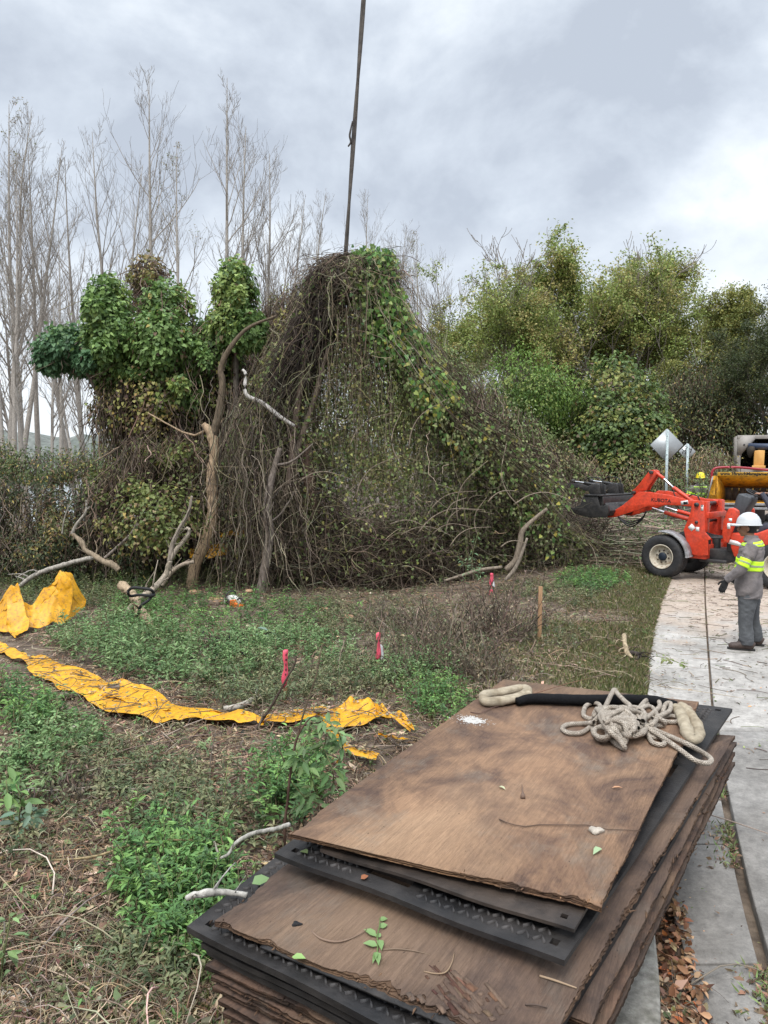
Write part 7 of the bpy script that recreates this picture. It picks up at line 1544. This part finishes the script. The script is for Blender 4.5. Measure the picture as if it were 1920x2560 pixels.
# ================================================================ compact articulated loader with grapple
wn = at(1661, 1391, 15.45); TR = .435
ang = R(135); cA, sA = math.cos(ang), math.sin(ang)
LO = np.array([wn[0], wn[1], 0]) - (np.array([-sA, cA, 0]) * .62)
ld = empty('wheel_loader', (LO[0], LO[1], .02), ang, 'orange-red compact wheel loader with a black grapple on raised arms', 'loader')
def LPx(px, py, yl):
    """photo pixel -> loader x,z on the vertical plane local y = yl"""
    d = ray(px, py); n_ = np.array([-sA, cA, 0]); o = np.array([0, 0, CAM_H]); t = ((LO + n_ * yl - o) @ n_) / (d @ n_); p = o + d * t - LO
    return (p[0] * cA + p[1] * sA, p[2] - .02)
def Zl(x, y): return (1400 + x * .31344, 1130 + y * .31344)
def OUT(pts, yl): return [LPx(*Zl(a, b_), yl) for a, b_ in pts]
def plate(name, pts, yl, y0, y1, m, bevel=.008, parent=None):
    mb = MB(); prism(mb, OUT(pts, yl), y0, y1, 'y'); return mb.build(name, m, parent or ld, bevel=bevel)
def rod(name, a, b_, r, m, parent=None, k=14, ends=True):
    mb = MB(); cyl(mb, a, b_, r, k); o = mb.build(name, m, parent or ld, smooth=False, bevel=.003); return o
def L3(x, y, yl): q = LPx(*Zl(x, y), yl); return np.array([q[0], yl, q[1]])
ARM = [(372, 497), (376, 522), (420, 523), (480, 508), (560, 482), (640, 458), (690, 437), (760, 428), (860, 424), (960, 427), (1050, 436), (1120, 440), (1125, 400), (1085, 386), (1020, 383), (940, 362), (870, 343), (770, 330), (715, 318), (640, 316), (603, 338), (560, 375), (500, 425), (440, 462)]
armo = OUT(ARM, .44)
for y0, y1 in ((.39, .45), (-.45, -.39)):
    mb = MB(); prism(mb, armo, y0, y1, 'y'); arm = mb.build('lift_arm', M_RED, ld, bevel=.008)
    if y0 > 0: arm_n = arm
mb = MB(); p = L3(640, 400, 0); cyl(mb, (p[0], -.40, p[2]), (p[0], .40, p[2]), .05, 16); p = L3(455, 490, 0); 
mb.build('cross_tube', M_RED, ld, smooth=False)
def text_mesh(name, body, size, M, m, parent, offset=0.0, extrude=.002, sx=1.0):
    cu = bpy.data.curves.new(name, 'FONT'); cu.body = body; cu.size = size; cu.extrude = extrude; cu.offset = offset; cu.align_x = 'LEFT'; cu.resolution_u = 3
    o = bpy.data.objects.new(name, cu); COL.objects.link(o); bpy.context.view_layer.update()
    me = bpy.data.meshes.new_from_object(o.evaluated_get(bpy.context.evaluated_depsgraph_get())); bpy.data.objects.remove(o); bpy.data.curves.remove(cu)
    me.materials.clear(); me.materials.append(m); me.transform(Matrix.Scale(sx, 4, Vector((1, 0, 0)))); o = bpy.data.objects.new(name, me); COL.objects.link(o); o.parent = parent; o.matrix_local = M; return o
tx = L3(727, 392, .45); tx2 = L3(886, 406, .45); ln = np.linalg.norm(tx2 - tx)
def near_side(p, slope=0.0, yoff=.452): return Matrix.Translation(Vector((p[0], yoff, p[2]))) @ Matrix(((-math.cos(slope), math.sin(slope), 0, 0), (0, 0, 1, 0), (math.sin(slope), math.cos(slope), 0, 0), (0, 0, 0, 1)))
sl_ = math.atan2(tx2[2] - tx[2], abs(tx2[0] - tx[0]))
sz = ln / 4.15
text_mesh('brand_lettering', 'KUBOTA', sz, near_side(tx, sl_), M_BLKP, arm_n, offset=.002, extrude=.0015, sx=1.02)
# bellcrank links and tilt cylinder
BC = [(592, 305), (590, 335), (605, 352), (640, 350), (655, 312), (705, 305), (715, 280), (782, 180), (778, 152), (758, 141), (735, 146), (715, 165), (640, 262), (612, 290)]
for y0, y1 in ((.20, .25), (.34, .39)): plate('bellcrank', BC, .30, y0, y1, M_RED)
for (a, b_) in (((610, 322), 60), ((750, 162), 60)): 
    p = L3(*a, .3); rod('pivot_pin', (p[0], .14, p[2]), (p[0], .47, p[2]), .035, M_BLK)
rod('tilt_cylinder_end', L3(765, 165, .29), L3(828, 212, .29), .035, M_RED); rod('tilt_cylinder_rod', L3(820, 206, .29), L3(910, 290, .29), .022, M_CHROME); rod('tilt_cylinder', L3(905, 285, .29), L3(1065, 400, .29), .042, M_RED)
for yl, a, b_, c in ((.30, (735, 450), (835, 482), (1025, 535)), (-.32, (735, 450), (835, 482), (1025, 535))):
    x0 = L3(*a, .30); x1 = L3(*b_, .30); x2 = L3(*c, .30)
    for v in (x0, x1, x2): v[1] = yl
    rod('lift_cylinder_rod', x0, x1, .025, M_CHROME); rod('lift_cylinder', x1, x2, .043, M_RED)
# tower
TW = [(1055, 395), (1070, 388), (1125, 388), (1150, 392), (1155, 640), (1200, 688), (1200, 700), (1180, 704), (1180, 825), (1095, 828), (1030, 812), (1020, 760), (985, 620), (1012, 555), (1040, 480)]
two = OUT(TW, .50)
for y0, y1 in ((.46, .50), (-.50, -.46)):
    mb = MB(); prism(mb, two, y0, y1, 'y'); tw_ = mb.build('tower_plate', M_RED, ld, bevel=.008)
    if y0 > 0: tw_n = tw_
p0 = LPx(*Zl(1148, 395), .5); p1 = LPx(*Zl(1150, 640), .5)
mb = MB(); box(mb, (p1[0] - .02, .30, p1[1]), (p1[0] + .04, .455, p0[1])); box(mb, (p1[0] - .02, -.455, p1[1]), (p1[0] + .04, -.30, p0[1])); mb.build('tower_flange', M_RED, ld, bevel=.004)
pz = LPx(*Zl(1190, 505), .5)[1]; mb = MB(); box(mb, (p1[0] - .06, -.455, pz - .06), (p1[0] - .01, .455, pz + .05)); mb.build('tower_cross_plate', M_RED, ld, bevel=.004)
mb = MB(); zz = LPx(*Zl(1150, 640), .5)[1]; box(mb, (p1[0] - .03, -.45, .42), (p1[0] + .52, .45, zz * .5 + .22)); mb.build('front_frame', M_RED, ld, bevel=.01)
mb = MB(); p = LPx(*Zl(1090, 560), .5); cyl(mb, (p[0], -.51, p[1]), (p[0], .53, p[1]), .03, 12); mb.build('pivot_pin', M_BLK, ld)
mb = MB(); p = LPx(*Zl(1092, 420), .5); cyl(mb, (p[0], -.53, p[1]), (p[0], .54, p[1]), .045, 10); mb.build('pivot_pin', M_BLK, ld)
def sticker(px, py, w_, h_, rot=0, yoff=.502, parent=None, m=None, name='sticker'):
    p = L3(px, py, .5); mb = MB(); c, s = math.cos(rot), math.sin(rot); q = [(-w_, -h_), (w_, -h_), (w_, h_), (-w_, h_)]
    prism(mb, [(p[0] + a * c - b_ * s, p[2] + a * s + b_ * c) for a, b_ in q], yoff, yoff + .002, 'y'); return mb.build(name, m or M_WHITE, parent or tw_n)
sticker(1051, 602, .055, .055, math.pi / 4); sticker(1097, 615, .035, .042); sticker(1134, 445, .025, .055); sticker(1134, 428, .014, .02, yoff=.5045, m=M_BLKP, name='warning_symbol')
sticker(985, 405, .075, .04, -.15, yoff=.452, parent=arm_n); sticker(994, 407, .045, .028, -.15, yoff=.4545, parent=arm_n, m=M_BLKP, name='warning_symbol')
# wheels
mat_nut = mat('rusty_nut', (.07, .045, .03), .7)
def wheel(x, y, side, name='wheel'):
    r = empty(name, (0, 0, 0)); r.parent = ld; r.location = (x, y, TR)
    mb = MB(); hw = .165; prof = [(.245, -hw * .85), (.29, -hw), (.37, -hw * 1.0), (.405, -hw * .92), (TR, -hw * .70), (TR + .002, -hw * .3), (TR + .002, hw * .3), (TR, hw * .70), (.405, hw * .92), (.37, hw), (.29, hw), (.245, hw * .85)]
    lathe(mb, prof, (0, 0, 0), (0, 1, 0), 72, cap=False)
    for q in range(60):
        a = q * 2 * math.pi / 60
        for sg in (-1, 1):
            M = np.array(Matrix.Rotation(a, 4, 'Y')); box(mb, (-.009, sg * .05 if sg > 0 else -.125, TR - .006), (.009, .125 if sg > 0 else -.05, TR + .008), M=M)
    for q in (-.03, .03): lathe(mb, [(TR - .003, q - .012), (TR + .008, q - .010), (TR + .008, q + .010), (TR - .003, q + .012)], (0, 0, 0), (0, 1, 0), 72)
    mb.build('tyre', M_TYRE, r, smooth=False)
    mb = MB(); s = side; lathe(mb, [(.245, s * .15), (.252, s * .158), (.235, s * .16), (.225, s * .14), (.205, s * .08), (.20, s * .055), (.17, s * .05), (.14, s * .065), (.10, s * .07), (.0, s * .07)], (0, 0, 0), (0, 1, 0), 48, cap=False); mb.build('rim', M_RIM, r, smooth=False)
    mb = MB(); lathe(mb, [(.085, s * .06), (.085, s * .10), (.075, s * .11), (0, s * .112)], (0, 0, 0), (0, 1, 0), 28); mb.build('hub_cap', mat('blue_black_hub', (.012, .02, .035), .5), r)
    for q in range(8):
        a = q * math.pi / 4 + .2; mb = MB(); lathe(mb, [(.017, s * .06), (.017, s * .085), (0, s * .09)], (.125 * math.cos(a), 0, .125 * math.sin(a)), (0, 1, 0), 6); mb.build('wheel_nut', mat_nut, r)
    return r
fx, rx_ = 0.0, -2.2
for (x, y, s) in ((fx, .62, 1), (fx, -.62, -1), (rx_, .62, 1), (rx_, -.62, -1)): wheel(x, y, s)
for s, m in ((1, M_GREYF), (-1, M_GREYF)):
    mb = MB(); aa = np.linspace(R(178), R(78), 16) if False else np.linspace(R(-12), R(-102), 16)
    aa = np.linspace(R(82), R(178), 18); ro, ri = .525, .495
    v = []; 
    for a in aa:
        for rr, yy in ((ro, .46), (ro, .77), (ri, .77), (ri, .46)): v.append([rr * math.cos(a), s * yy, TR + rr * math.sin(a)])
    v = np.array(v); i = (np.arange(17) * 4)[:, None]; j = np.arange(4)[None]; mb.add(v, [np.stack([i + j, i + (j + 1) % 4, i + 4 + (j + 1) % 4, i + 4 + j], -1).reshape(-1, 4), np.array([[0, 1, 2, 3]]), (68 + np.array([[3, 2, 1, 0]]))]); mb.build('fender', m, ld, smooth=False)
mb = MB(); cyl(mb, (fx, -.5, TR), (fx, .5, TR), .09, 16); cyl(mb, (rx_, -.5, TR), (rx_, .5, TR), .09, 16); mb.build('axles', M_BLK, ld)
# chassis, articulation joint, hoses
mb = MB(); box(mb, (-1.35, -.28, .40), (-.25, .28, .62)); box(mb, (-1.15, -.40, .36), (-.62, .40, .42)); cyl(mb, (-.8, 0, .35), (-.8, 0, .85), .08, 16); box(mb, (-.75, .15, .58), (-.45, .4, .82)); mb.build('chassis', M_BLK, ld, bevel=.012)
mb = MB()
for q in range(6):
    y = -.28 + .11 * q; tube(mb, np.array([(-.35, y, .95), (-.62, y + .03, .86), (-.9, y, .84), (-1.25, y * .8, .88)]), np.array([.014]), 6, 20)
mb.build('hydraulic_hoses', M_HOSE, ld, smooth=True)
mb = MB()
for q in range(3):
    a = L3(690, 470, .2 - .05 * q); b_ = L3(455, 500, .2 - .06 * q); mid = (a + b_) / 2 - [0, 0, .30 - .05 * q]; tube(mb, np.array([a, a * .7 + mid * .3 - [0, 0, .08], mid, b_ * .7 + mid * .3 - [0, 0, .05], b_]), np.array([.014]), 6, 26)
a = L3(905, 300, .33); tube(mb, np.array([a, L3(915, 345, .36), L3(960, 385, .36), L3(1040, 392, .34)]), np.array([.012]), 6, 20); tube(mb, np.array([L3(1010, 370, .3), L3(1050, 342, .3), L3(1095, 350, .3), L3(1115, 388, .3)]), np.array([.013]), 6, 20)
mb.build('arm_hoses', M_HOSE, ld, smooth=True)
# operator station: cowl, console, steering wheel, seat, rear hood
CW = [(1322, 500), (1345, 450), (1392, 445), (1428, 470), (1428, 548), (1400, 560), (1345, 725), (1305, 728), (1294, 650), (1300, 570)]
cwo = OUT(CW, .42)
for y0, y1 in ((.36, .44), (-.44, -.36)): mb = MB(); prism(mb, cwo, y0, y1, 'y'); cw = mb.build('front_cowl', M_RED, ld, bevel=.02)
q = LPx(*Zl(1330, 600), .42)
mb = MB(); box(mb, (q[0] - .10, -.36, .60), (q[0] + .02, .36, 1.10)); mb.build('dash_panel', M_BLKP, ld, bevel=.02)
for (x, y, w_, h_) in ((1350, 542, .03, .03), (1337, 592, .03, .055), (1385, 582, .085, .025)): sticker(x, y, w_, h_, yoff=.442, parent=ld)
HD = [(1352, 642), (1450, 655), (1560, 650), (1700, 600), (1760, 640), (1760, 780), (1600, 800), (1500, 845), (1385, 838), (1358, 760)]
hdo = OUT(HD, .40)
mb = MB(); prism(mb, hdo, -.40, .40, 'y'); mb.build('side_panel', M_RED, ld, bevel=.03)
mb = MB(); p = L3(1392, 722, .402); prism(mb, [(p[0] + .13, p[2] + .06), (p[0] - .05, p[2] + .03), (p[0] - .16, p[2] - .03), (p[0] - .13, p[2] - .07), (p[0] + .12, p[2] - .03)], .402, .405, 'y'); mb.build('white_streak', M_WHITE, ld)  # plain white streak on the side panel
CS = [(1445, 328), (1478, 338), (1552, 360), (1545, 400), (1500, 470), (1455, 600), (1440, 650), (1400, 640), (1400, 560), (1405, 430), (1428, 360)]
cso = OUT(CS, .05); mb = MB(); prism(mb, cso, -.17, .20, 'y'); mb.build('steering_console', mat('console_plastic', (.055, .058, .065), .6, noise=.2), ld, bevel=.03)
c = L3(1565, 335, .0); c_wheel = c.copy(); mb = MB(); th = np.linspace(0, 2 * math.pi, 33)[:-1]; til = R(-27); Pw = np.array([[c[0] + .19 * math.cos(a) * math.cos(til), .19 * math.sin(a), c[2] + .19 * math.cos(a) * math.sin(til) * -1] for a in th]); Pw = np.vstack([Pw, Pw[:1]]); tubes(mb, Pw[None], np.full((1, 33), .014), 8, cap=False); stw = mb.build('steering_wheel', M_BLKP, ld, smooth=True)
mb = MB()
for a in (0, 2.1, 4.2): cyl(mb, c, (c[0] + .19 * math.cos(a) * math.cos(til), .19 * math.sin(a), c[2] - .19 * math.cos(a) * math.sin(til)), .01, 8)
cyl(mb, c + [0, 0, -.01], c + [.12, 0, -.2], .02, 10); mb.build('spokes', M_BLKP, stw)
sx_ = rx_ + .35
mb = MB(); box(mb, (sx_ - .25, -.24, .92), (sx_ + .25, .24, 1.04)); box(mb, (sx_ - .33, -.24, 1.0), (sx_ - .2, .24, 1.5)); mb.build('seat', M_BLKP, ld, bevel=.05)
mb = MB(); box(mb, (sx_ - 1.35, -.42, .6), (sx_ - .35, .42, 1.15)); mb.build('rear_hood', M_RED, ld, bevel=.06)
for s in (-1, 1):
    mb = MB(); tube(mb, np.array([(sx_ - .4, s * .42, .9), (sx_ - .42, s * .42, 1.7), (sx_ - .3, s * .42, 2.25)]), np.array([.03]), 8, 12); mb.build('roll_bar', M_BLK, ld)
# grapple
J_ = [(60, 440), (110, 447), (165, 420), (195, 345), (230, 335), (300, 350), (318, 430), (385, 420), (392, 470), (372, 522), (240, 523), (150, 502), (95, 475)]
jo = OUT(J_, .74)
for y0, y1 in ((.70, .76), (.10, .14), (-.45, -.41), (-.78, -.72)): mb = MB(); prism(mb, jo, y0, y1, 'y'); mb.build('lower_jaw_plate', M_BLK, ld, bevel=.008)
a0, a1, a2 = LPx(*Zl(300, 352), .74), LPx(*Zl(392, 470), .74), LPx(*Zl(372, 522), .74); a3 = LPx(*Zl(200, 345), .74)
mb = MB(); prism(mb, [(a0[0] + .02, a0[1]), (a0[0] - .06, a0[1]), (a1[0] - .0, a1[1]), (a2[0], a2[1] + .03), (a1[0] + .12, a2[1] + .03)], -.72, .70, 'y'); mb.build('back_panel', M_BLK, ld, bevel=.008)
mb = MB(); box(mb, (a0[0] - .12, -.80, a0[1] + .0), (a3[0] + .0, .78, a0[1] + .03)); box(mb, (a0[0] - .16, -.80, a0[1] - .18), (a0[0] - .13, .78, a0[1] - .01)); mb.build('top_deck', M_BLK, ld, bevel=.005)
for xx in (-.05, .10): mb = MB(); cyl(mb, (a2[0] + .08, xx + .25, a2[1] + .02), (a2[0] + .08, xx + .25, a2[1] + .3), .07, 14); mb.build('coupler_boss', M_BLK, ld)
TN = [(18, 270), (45, 252), (90, 246), (170, 258), (240, 275), (252, 305), (215, 312), (170, 292), (110, 283), (50, 290), (25, 285)]
BR = [(235, 300), (245, 268), (300, 250), (330, 262), (338, 350), (300, 352), (260, 348)]
tno, bro = OUT(TN, .6), OUT(BR, .6)
for yc in (.55, -.25):
    for dy in (-.09, .07): mb = MB(); prism(mb, tno, yc + dy, yc + dy + .025, 'y'); mb.build('upper_tine', M_BLK, ld, bevel=.004)
    for dy in (-.13, .11): mb = MB(); prism(mb, bro, yc + dy, yc + dy + .02, 'y'); mb.build('tine_bracket', M_BLK, ld, bevel=.004)
    a, b_, c_ = [np.array([*LPx(*Zl(x, y), .6)]) for x, y in ((95, 234), (185, 246), (292, 268))]
    f3 = lambda q: np.array([q[0], yc, q[1]])
    rod('grapple_cylinder_rod', f3(a), f3(b_), .016, M_CHROME); rod('grapple_cylinder', f3(b_), f3(c_), .036, M_BLK)
    mb = MB(); lathe(mb, [(.045, -.04), (.045, .04)], f3(a), (0, 1, 0), 14); lathe(mb, [(.045, -.04), (.045, .04)], f3(c_), (0, 1, 0), 14); mb.build('cylinder_eye', M_BLK, ld)
    mb = MB(); tube(mb, np.array([f3(b_) + [0, 0, .04], f3(b_) + [-.15, .02, .12], f3(c_) + [-.1, .04, .14], f3(c_) + [-.18, .04, -.12], f3(c_) + [-.2, 0, -.3]]), np.array([.011]), 6, 20); mb.build('grapple_hose', M_HOSE, ld, smooth=True)

# ---- operator: seated, leaning to the wheel
JO = dict(torso=([1.0, 1.05, 1.14, 1.25, 1.36, 1.46, 1.54, 1.59, 1.63, 1.65], [-.02, -.02, -.01, 0, .02, .04, .06, .07, .08, .085], torso[2], torso[3]), head=(.13, 0, 1.77), armL=[(.03, .205, 1.53), (.22, .27, 1.36), (.50, .16, 1.40)], armR=[(.03, -.205, 1.53), (.22, -.27, 1.36), (.50, -.16, 1.40)],
          armL_hand=((1, -.1, .1), (0, -.2, -1), (0, -1, 0), .9), armR_hand=((1, .1, .1), (0, .2, -1), (0, 1, 0), .9), legL=[(.05, .12, 1.06), (.48, .20, 1.12), (.62, .17, .72)], legR=[(.05, -.12, 1.06), (.48, -.20, 1.12), (.62, -.17, .72)], wband=(.40, .50), yoke=(.70, .80))
OX = sx_ - .42; dx_ = c_wheel[0] - .17 - OX; print('wheel reach', dx_)
for a_ in ('armL', 'armR'): JO[a_][2] = (min(dx_, .60), JO[a_][2][1], c_wheel[2] + .03); JO[a_][1] = (.28, JO[a_][1][1], 1.36)
wp = LO + np.array([cA * OX, sA * OX, 0]); wp[2] = .0
person(tuple(wp), ang, 'loader operator in dark blue work clothes with a hand on the steering wheel', JO, shirt=M_NAVY, pants=M_NAVY, hat=M_HWHITE, gloves=False)

# ================================================================ wood chipper
M_YEL = mat('worn_yellow_paint', (.66, .33, .02), .55, color2=(.16, .085, .03), nscale=6, noise=.2, contrast=(.50, .70), bump=.2)
M_FLAP = mat('rubber_curtain', (.045, .032, .026), .8, color2=(.08, .06, .045), nscale=5, noise=.3, stretch=(3, 1, .4)); M_MAROON = mat('dark_red_bar', (.30, .02, .03), .4, noise=.1)
def Zh(x, y): return (1750 + x * .12204, 1060 + y * .12204)
YC = 19.6; co_ = at(*Zh(345, 1600), YC); ch = empty('wood_chipper', (co_[0], YC, .28), R(-14), 'yellow wood chipper with black lettering on its feed hopper lip', 'wood chipper')
def HX(x, y, dy=0.0): p = at(*Zh(x, y), YC + dy); return (p[0] - co_[0], dy, p[2] - .28)
Wd = 1.85; tl = HX(345, 985); zt = tl[2]; zl2 = HX(345, 1058)[2]; zb = HX(345, 1600)[2]; xi = HX(590, 1250)[0] * 1.1; dp = .75; zi = zt - .42
mb = MB(); box(mb, (0, -.03, zl2), (Wd, .02, zt)); lip = mb.build('hopper_lip', mat('lip_yellow', (.74, .42, .03), .5, noise=.2), ch, bevel=.006)
mb = MB()
def quad(mb, a, b_, c_, d, th=.02):
    P = np.array([a, b_, c_, d], float); n_ = np.cross(P[1] - P[0], P[3] - P[0]); n_ /= np.linalg.norm(n_); v = np.concatenate([P, P + n_ * th]); mb.add(v, np.array([[3, 2, 1, 0], [4, 5, 6, 7], [0, 1, 5, 4], [1, 2, 6, 5], [2, 3, 7, 6], [3, 0, 4, 7]]))
quad(mb, (0, 0, zb), (0, 0, zl2), (xi, dp, zi), (xi, dp, zb)); quad(mb, (Wd, 0, zl2), (Wd, 0, zb), (Wd - xi, dp, zb), (Wd - xi, dp, zi)); quad(mb, (0, .002, zl2 - .002), (Wd, .002, zl2 - .002), (Wd - xi, dp, zi), (xi, dp, zi)); quad(mb, (0, 0, zb), (xi, dp, zb), (Wd - xi, dp, zb), (Wd, 0, zb))
mb.build('hopper_walls', M_YEL, ch)
mb = MB()
for q in range(7): 
    x0 = xi + (Wd - 2 * xi) * q / 7; box(mb, (x0 + .004, dp + .01 * (q % 2), zb + .02), (x0 + (Wd - 2 * xi) / 7 - .004, dp + .02 + .01 * (q % 2), zi))
mb.build('rubber_curtain', M_FLAP, ch)
mb = MB(); box(mb, (xi + .15, dp + .05, zb - .1), (Wd - xi - .1, dp + 1.5, zi - .05)); mb.build('drum_housing', M_YEL, ch, bevel=.03)
pts = [HX(190, 1500), HX(205, 1380), HX(232, 1120), HX(240, 990), HX(290, 915), HX(400, 890), HX(680, 885), HX(1100, 920), HX(1393, 950)]; pts.append((Wd + .25, 0, pts[-1][2] - .03)); pts.append((Wd + .3, 0, zb)); mb = MB(); tube(mb, np.array(pts) + [0, -.12, 0], np.array([.032]), 10, 70); mb.build('control_bar', M_MAROON, ch, smooth=True)
a, b_, c_, d = HX(322, 1075, -.25), HX(345, 1060), HX(340, 1560), HX(212, 1530, -.25); mb = MB(); quad(mb, (a[0], -.25, a[2]), (b_[0], 0, b_[2]), (c_[0], 0, c_[2]), (d[0], -.25, d[2])); mb.build('side_wing', M_YEL, ch)
mb = MB(); cyl(mb, (a[0], -.27, a[2]), (d[0], -.27, d[2]), .018, 8); mb.build('wing_edge', M_GREYF, ch)
mb = MB(); box(mb, (-.05, -.35, zb - .06), (Wd + .1, 0.0, zb - .01)); box(mb, (-.02, -.40, zb - .16), (Wd + .1, -.36, zb - .10)); mb.build('folding_tray', M_GREYF, ch, bevel=.005)
mb = MB(); box(mb, (.4, .3, .35), (Wd - .4, 3.4, .5)); box(mb, (.5, .9, .5), (Wd - .5, 2.8, zb - .1)); mb.build('trailer_frame', M_BLK, ch, bevel=.01)
for xx in (.15, Wd - .15):
    mb = MB(); lathe(mb, [(.16, -.1), (.30, -.1), (.34, -.06), (.34, .06), (.30, .1), (.16, .1)], (xx, 1.9, .34), (1, 0, 0), 36, cap=False); o = mb.build('trailer_wheel', M_TYRE, ch); mb = MB(); lathe(mb, [(.16, -.08), (.05, -.05), (0, -.05)], (xx, 1.9, .34), (1 if xx > 1 else 1, 0, 0), 24); lathe(mb, [(.16, .08), (.05, .05), (0, .05)], (xx, 1.9, .34), (1, 0, 0), 24); mb.build('rim', M_RIM, o)
tsz = (zt - zl2) * 1.18
text_mesh('web_address', 'www.3BranchManagementTreeCare', tsz * 1.0, Matrix.Translation(Vector((.06, -.032, zl2 + .014))) @ Matrix(((1, 0, 0, 0), (0, 0, -1, 0), (0, 1, 0, 0), (0, 0, 0, 1))), M_BLKP, lip, offset=.004, extrude=.0015, sx=1.0)

# ================================================================ chip truck
M_BOX = mat('dull_silver_truck_body', (.36, .33, .30), .6, color2=(.27, .25, .23), nscale=2, noise=.15); M_DARKIN = mat('dark_interior', (.022, .018, .015), .9, color2=(.05, .04, .03), nscale=3, noise=.3)  # near-black colour for the box inside and the deflector
M_CHUTE = mat('amber_chute', (.70, .40, .12), .5, color2=(.6, .3, .08), nscale=4); M_BLUEP = mat('dark_blue_pipe', (.035, .05, .09), .4)
YK = 24.2
def KX(x, y, dy=0.0): return at(*Zh(x, y), YK + dy)
k0 = KX(745, 1000); tk_ = empty('chip_truck', (k0[0], YK, .30), R(-21), 'dull silver chip truck body with its dark rear opening facing the chipper', 'truck')
def K(x, y): p = KX(x, y); return (p[0] - k0[0], p[2] - .30)
ztop = K(1000, 232)[1]; zbo = K(745, 985)[1]; xl = 0.0; WK = 2.45; DK = 3.6
mb = MB(); box(mb, (xl, 0, ztop - .12), (xl + WK, .12, ztop)); box(mb, (xl, 0, zbo - .1), (xl + .11, .12, ztop - .122)); box(mb, (xl + WK - .11, 0, zbo - .1), (xl + WK, .12, ztop - .122)); mb.build('rear_frame', M_BOX, tk_, bevel=.01)
for s, x in ((1, xl), (-1, xl + WK)):
    mb = MB(); prism(mb, [(x + s * .0, ztop - .62), (x + s * .11, ztop - .62), (x + s * .52, ztop - .12), (x + s * .52, ztop - .003), (x + s * .16, ztop + .0), (x + s * .0, ztop - .16)], -.012, -.004, 'y'); mb.build('corner_gusset', M_BOX, tk_)
mb = MB(); prism(mb, [(xl + .2 + .03 * math.cos(a), ztop - .30 + .03 * math.sin(a)) for a in np.linspace(0, 6.28, 13)[:-1]], -.03, -.0125, 'y'); mb.build('bolt', M_BLK, tk_)
mb = MB(); box(mb, (xl + .0, .122, zbo - .1), (xl + .04, DK, ztop - .01)); box(mb, (xl + WK - .04, .122, zbo - .1), (xl + WK, DK, ztop - .01)); box(mb, (xl + .04, .122, ztop - .05), (xl + WK - .04, DK, ztop - .01)); box(mb, (xl + .04, .122, zbo - .1), (xl + WK - .04, DK, zbo - .04)); box(mb, (xl + .04, DK - .04, zbo - .04), (xl + WK - .04, DK, ztop - .05)); mb.build('box_shell', M_BOX, tk_)
mb = MB(); box(mb, (xl + .042, .14, zbo - .035), (xl + .06, DK - .05, ztop - .055)); box(mb, (xl + WK - .06, .14, zbo - .035), (xl + WK - .042, DK - .05, ztop - .055)); box(mb, (xl + .062, DK - .09, zbo - .035), (xl + WK - .062, DK - .045, ztop - .055)); box(mb, (xl + .062, .14, ztop - .09), (xl + WK - .062, DK - .1, ztop - .055)); mb.build('inner_lining', M_DARKIN, tk_)
mb = MB(); box(mb, (xl + .12, -.03, zbo - .16), (xl + WK - .12, .05, zbo + .12)); mb.build('tailgate', M_BOX, tk_, bevel=.01)
mb = MB(); box(mb, (xl + .1, .2, .55), (xl + WK - .1, DK + 2.6, .8)); mb.build('truck_chassis', M_BLK, tk_)
mb = MB(); box(mb, (xl + .05, DK + .3, .7), (xl + WK - .05, DK + 2.3, 2.5)); mb.build('cab', M_BOX, tk_, bevel=.12)
for yy in (.9, DK + 1.6):
    for xx in (.2, WK - .2): mb = MB(); lathe(mb, [(.25, -.14), (.46, -.14), (.5, -.1), (.5, .1), (.46, .14), (.25, .14)], (xx, yy, .5), (1, 0, 0), 36, cap=False); o = mb.build('truck_wheel', M_TYRE, tk_); mb = MB(); lathe(mb, [(.25, -.1), (.1, -.06), (0, -.06)], (xx, yy, .5), (1, 0, 0), 24); lathe(mb, [(.25, .1), (.1, .06), (0, .06)], (xx, yy, .5), (1, 0, 0), 24); mb.build('rim', M_RIM, o)
# chute of the chipper reaching into the box, and the dark hood pipe
a, b_, c_, d = K(1072, 540), K(1250, 548), K(1230, 900), K(1045, 900)
mb = MB(); prism(mb, [(a[0] + .12, a[1]), b_, c_, (d[0] - .0, d[1]), (d[0] + .01, d[1] + .5), (a[0], a[1] - .02)], -.35, -.1, 'y'); fo = K(1010, 850); box(mb, (fo[0], -.45, K(0, 905)[1]), (fo[0] + .38, -.36, fo[1])); o = mb.build('discharge_chute', M_CHUTE, None, bevel=.01); o.parent = tk_
mb = MB(); p = K(960, 460); q = K(1393, 485); cyl(mb, (p[0], -.12, p[1]), (q[0] + .8, -.12, q[1]), .10, 20); cyl(mb, (p[0] + .62, -.12, p[1]), (p[0] + .68, -.12, p[1]), .115, 20); mb.build('hoist_pipe', M_BLUEP, tk_, smooth=False)
mb = MB(); p = K(1010, 540); lathe(mb, [(.04, .14), (.10, .12), (.13, 0), (.08, -.16), (.02, -.24)], (p[0], -.15, p[1]), (.15, 0, 1), 18); mb.build('chute_deflector', M_DARKIN, tk_)
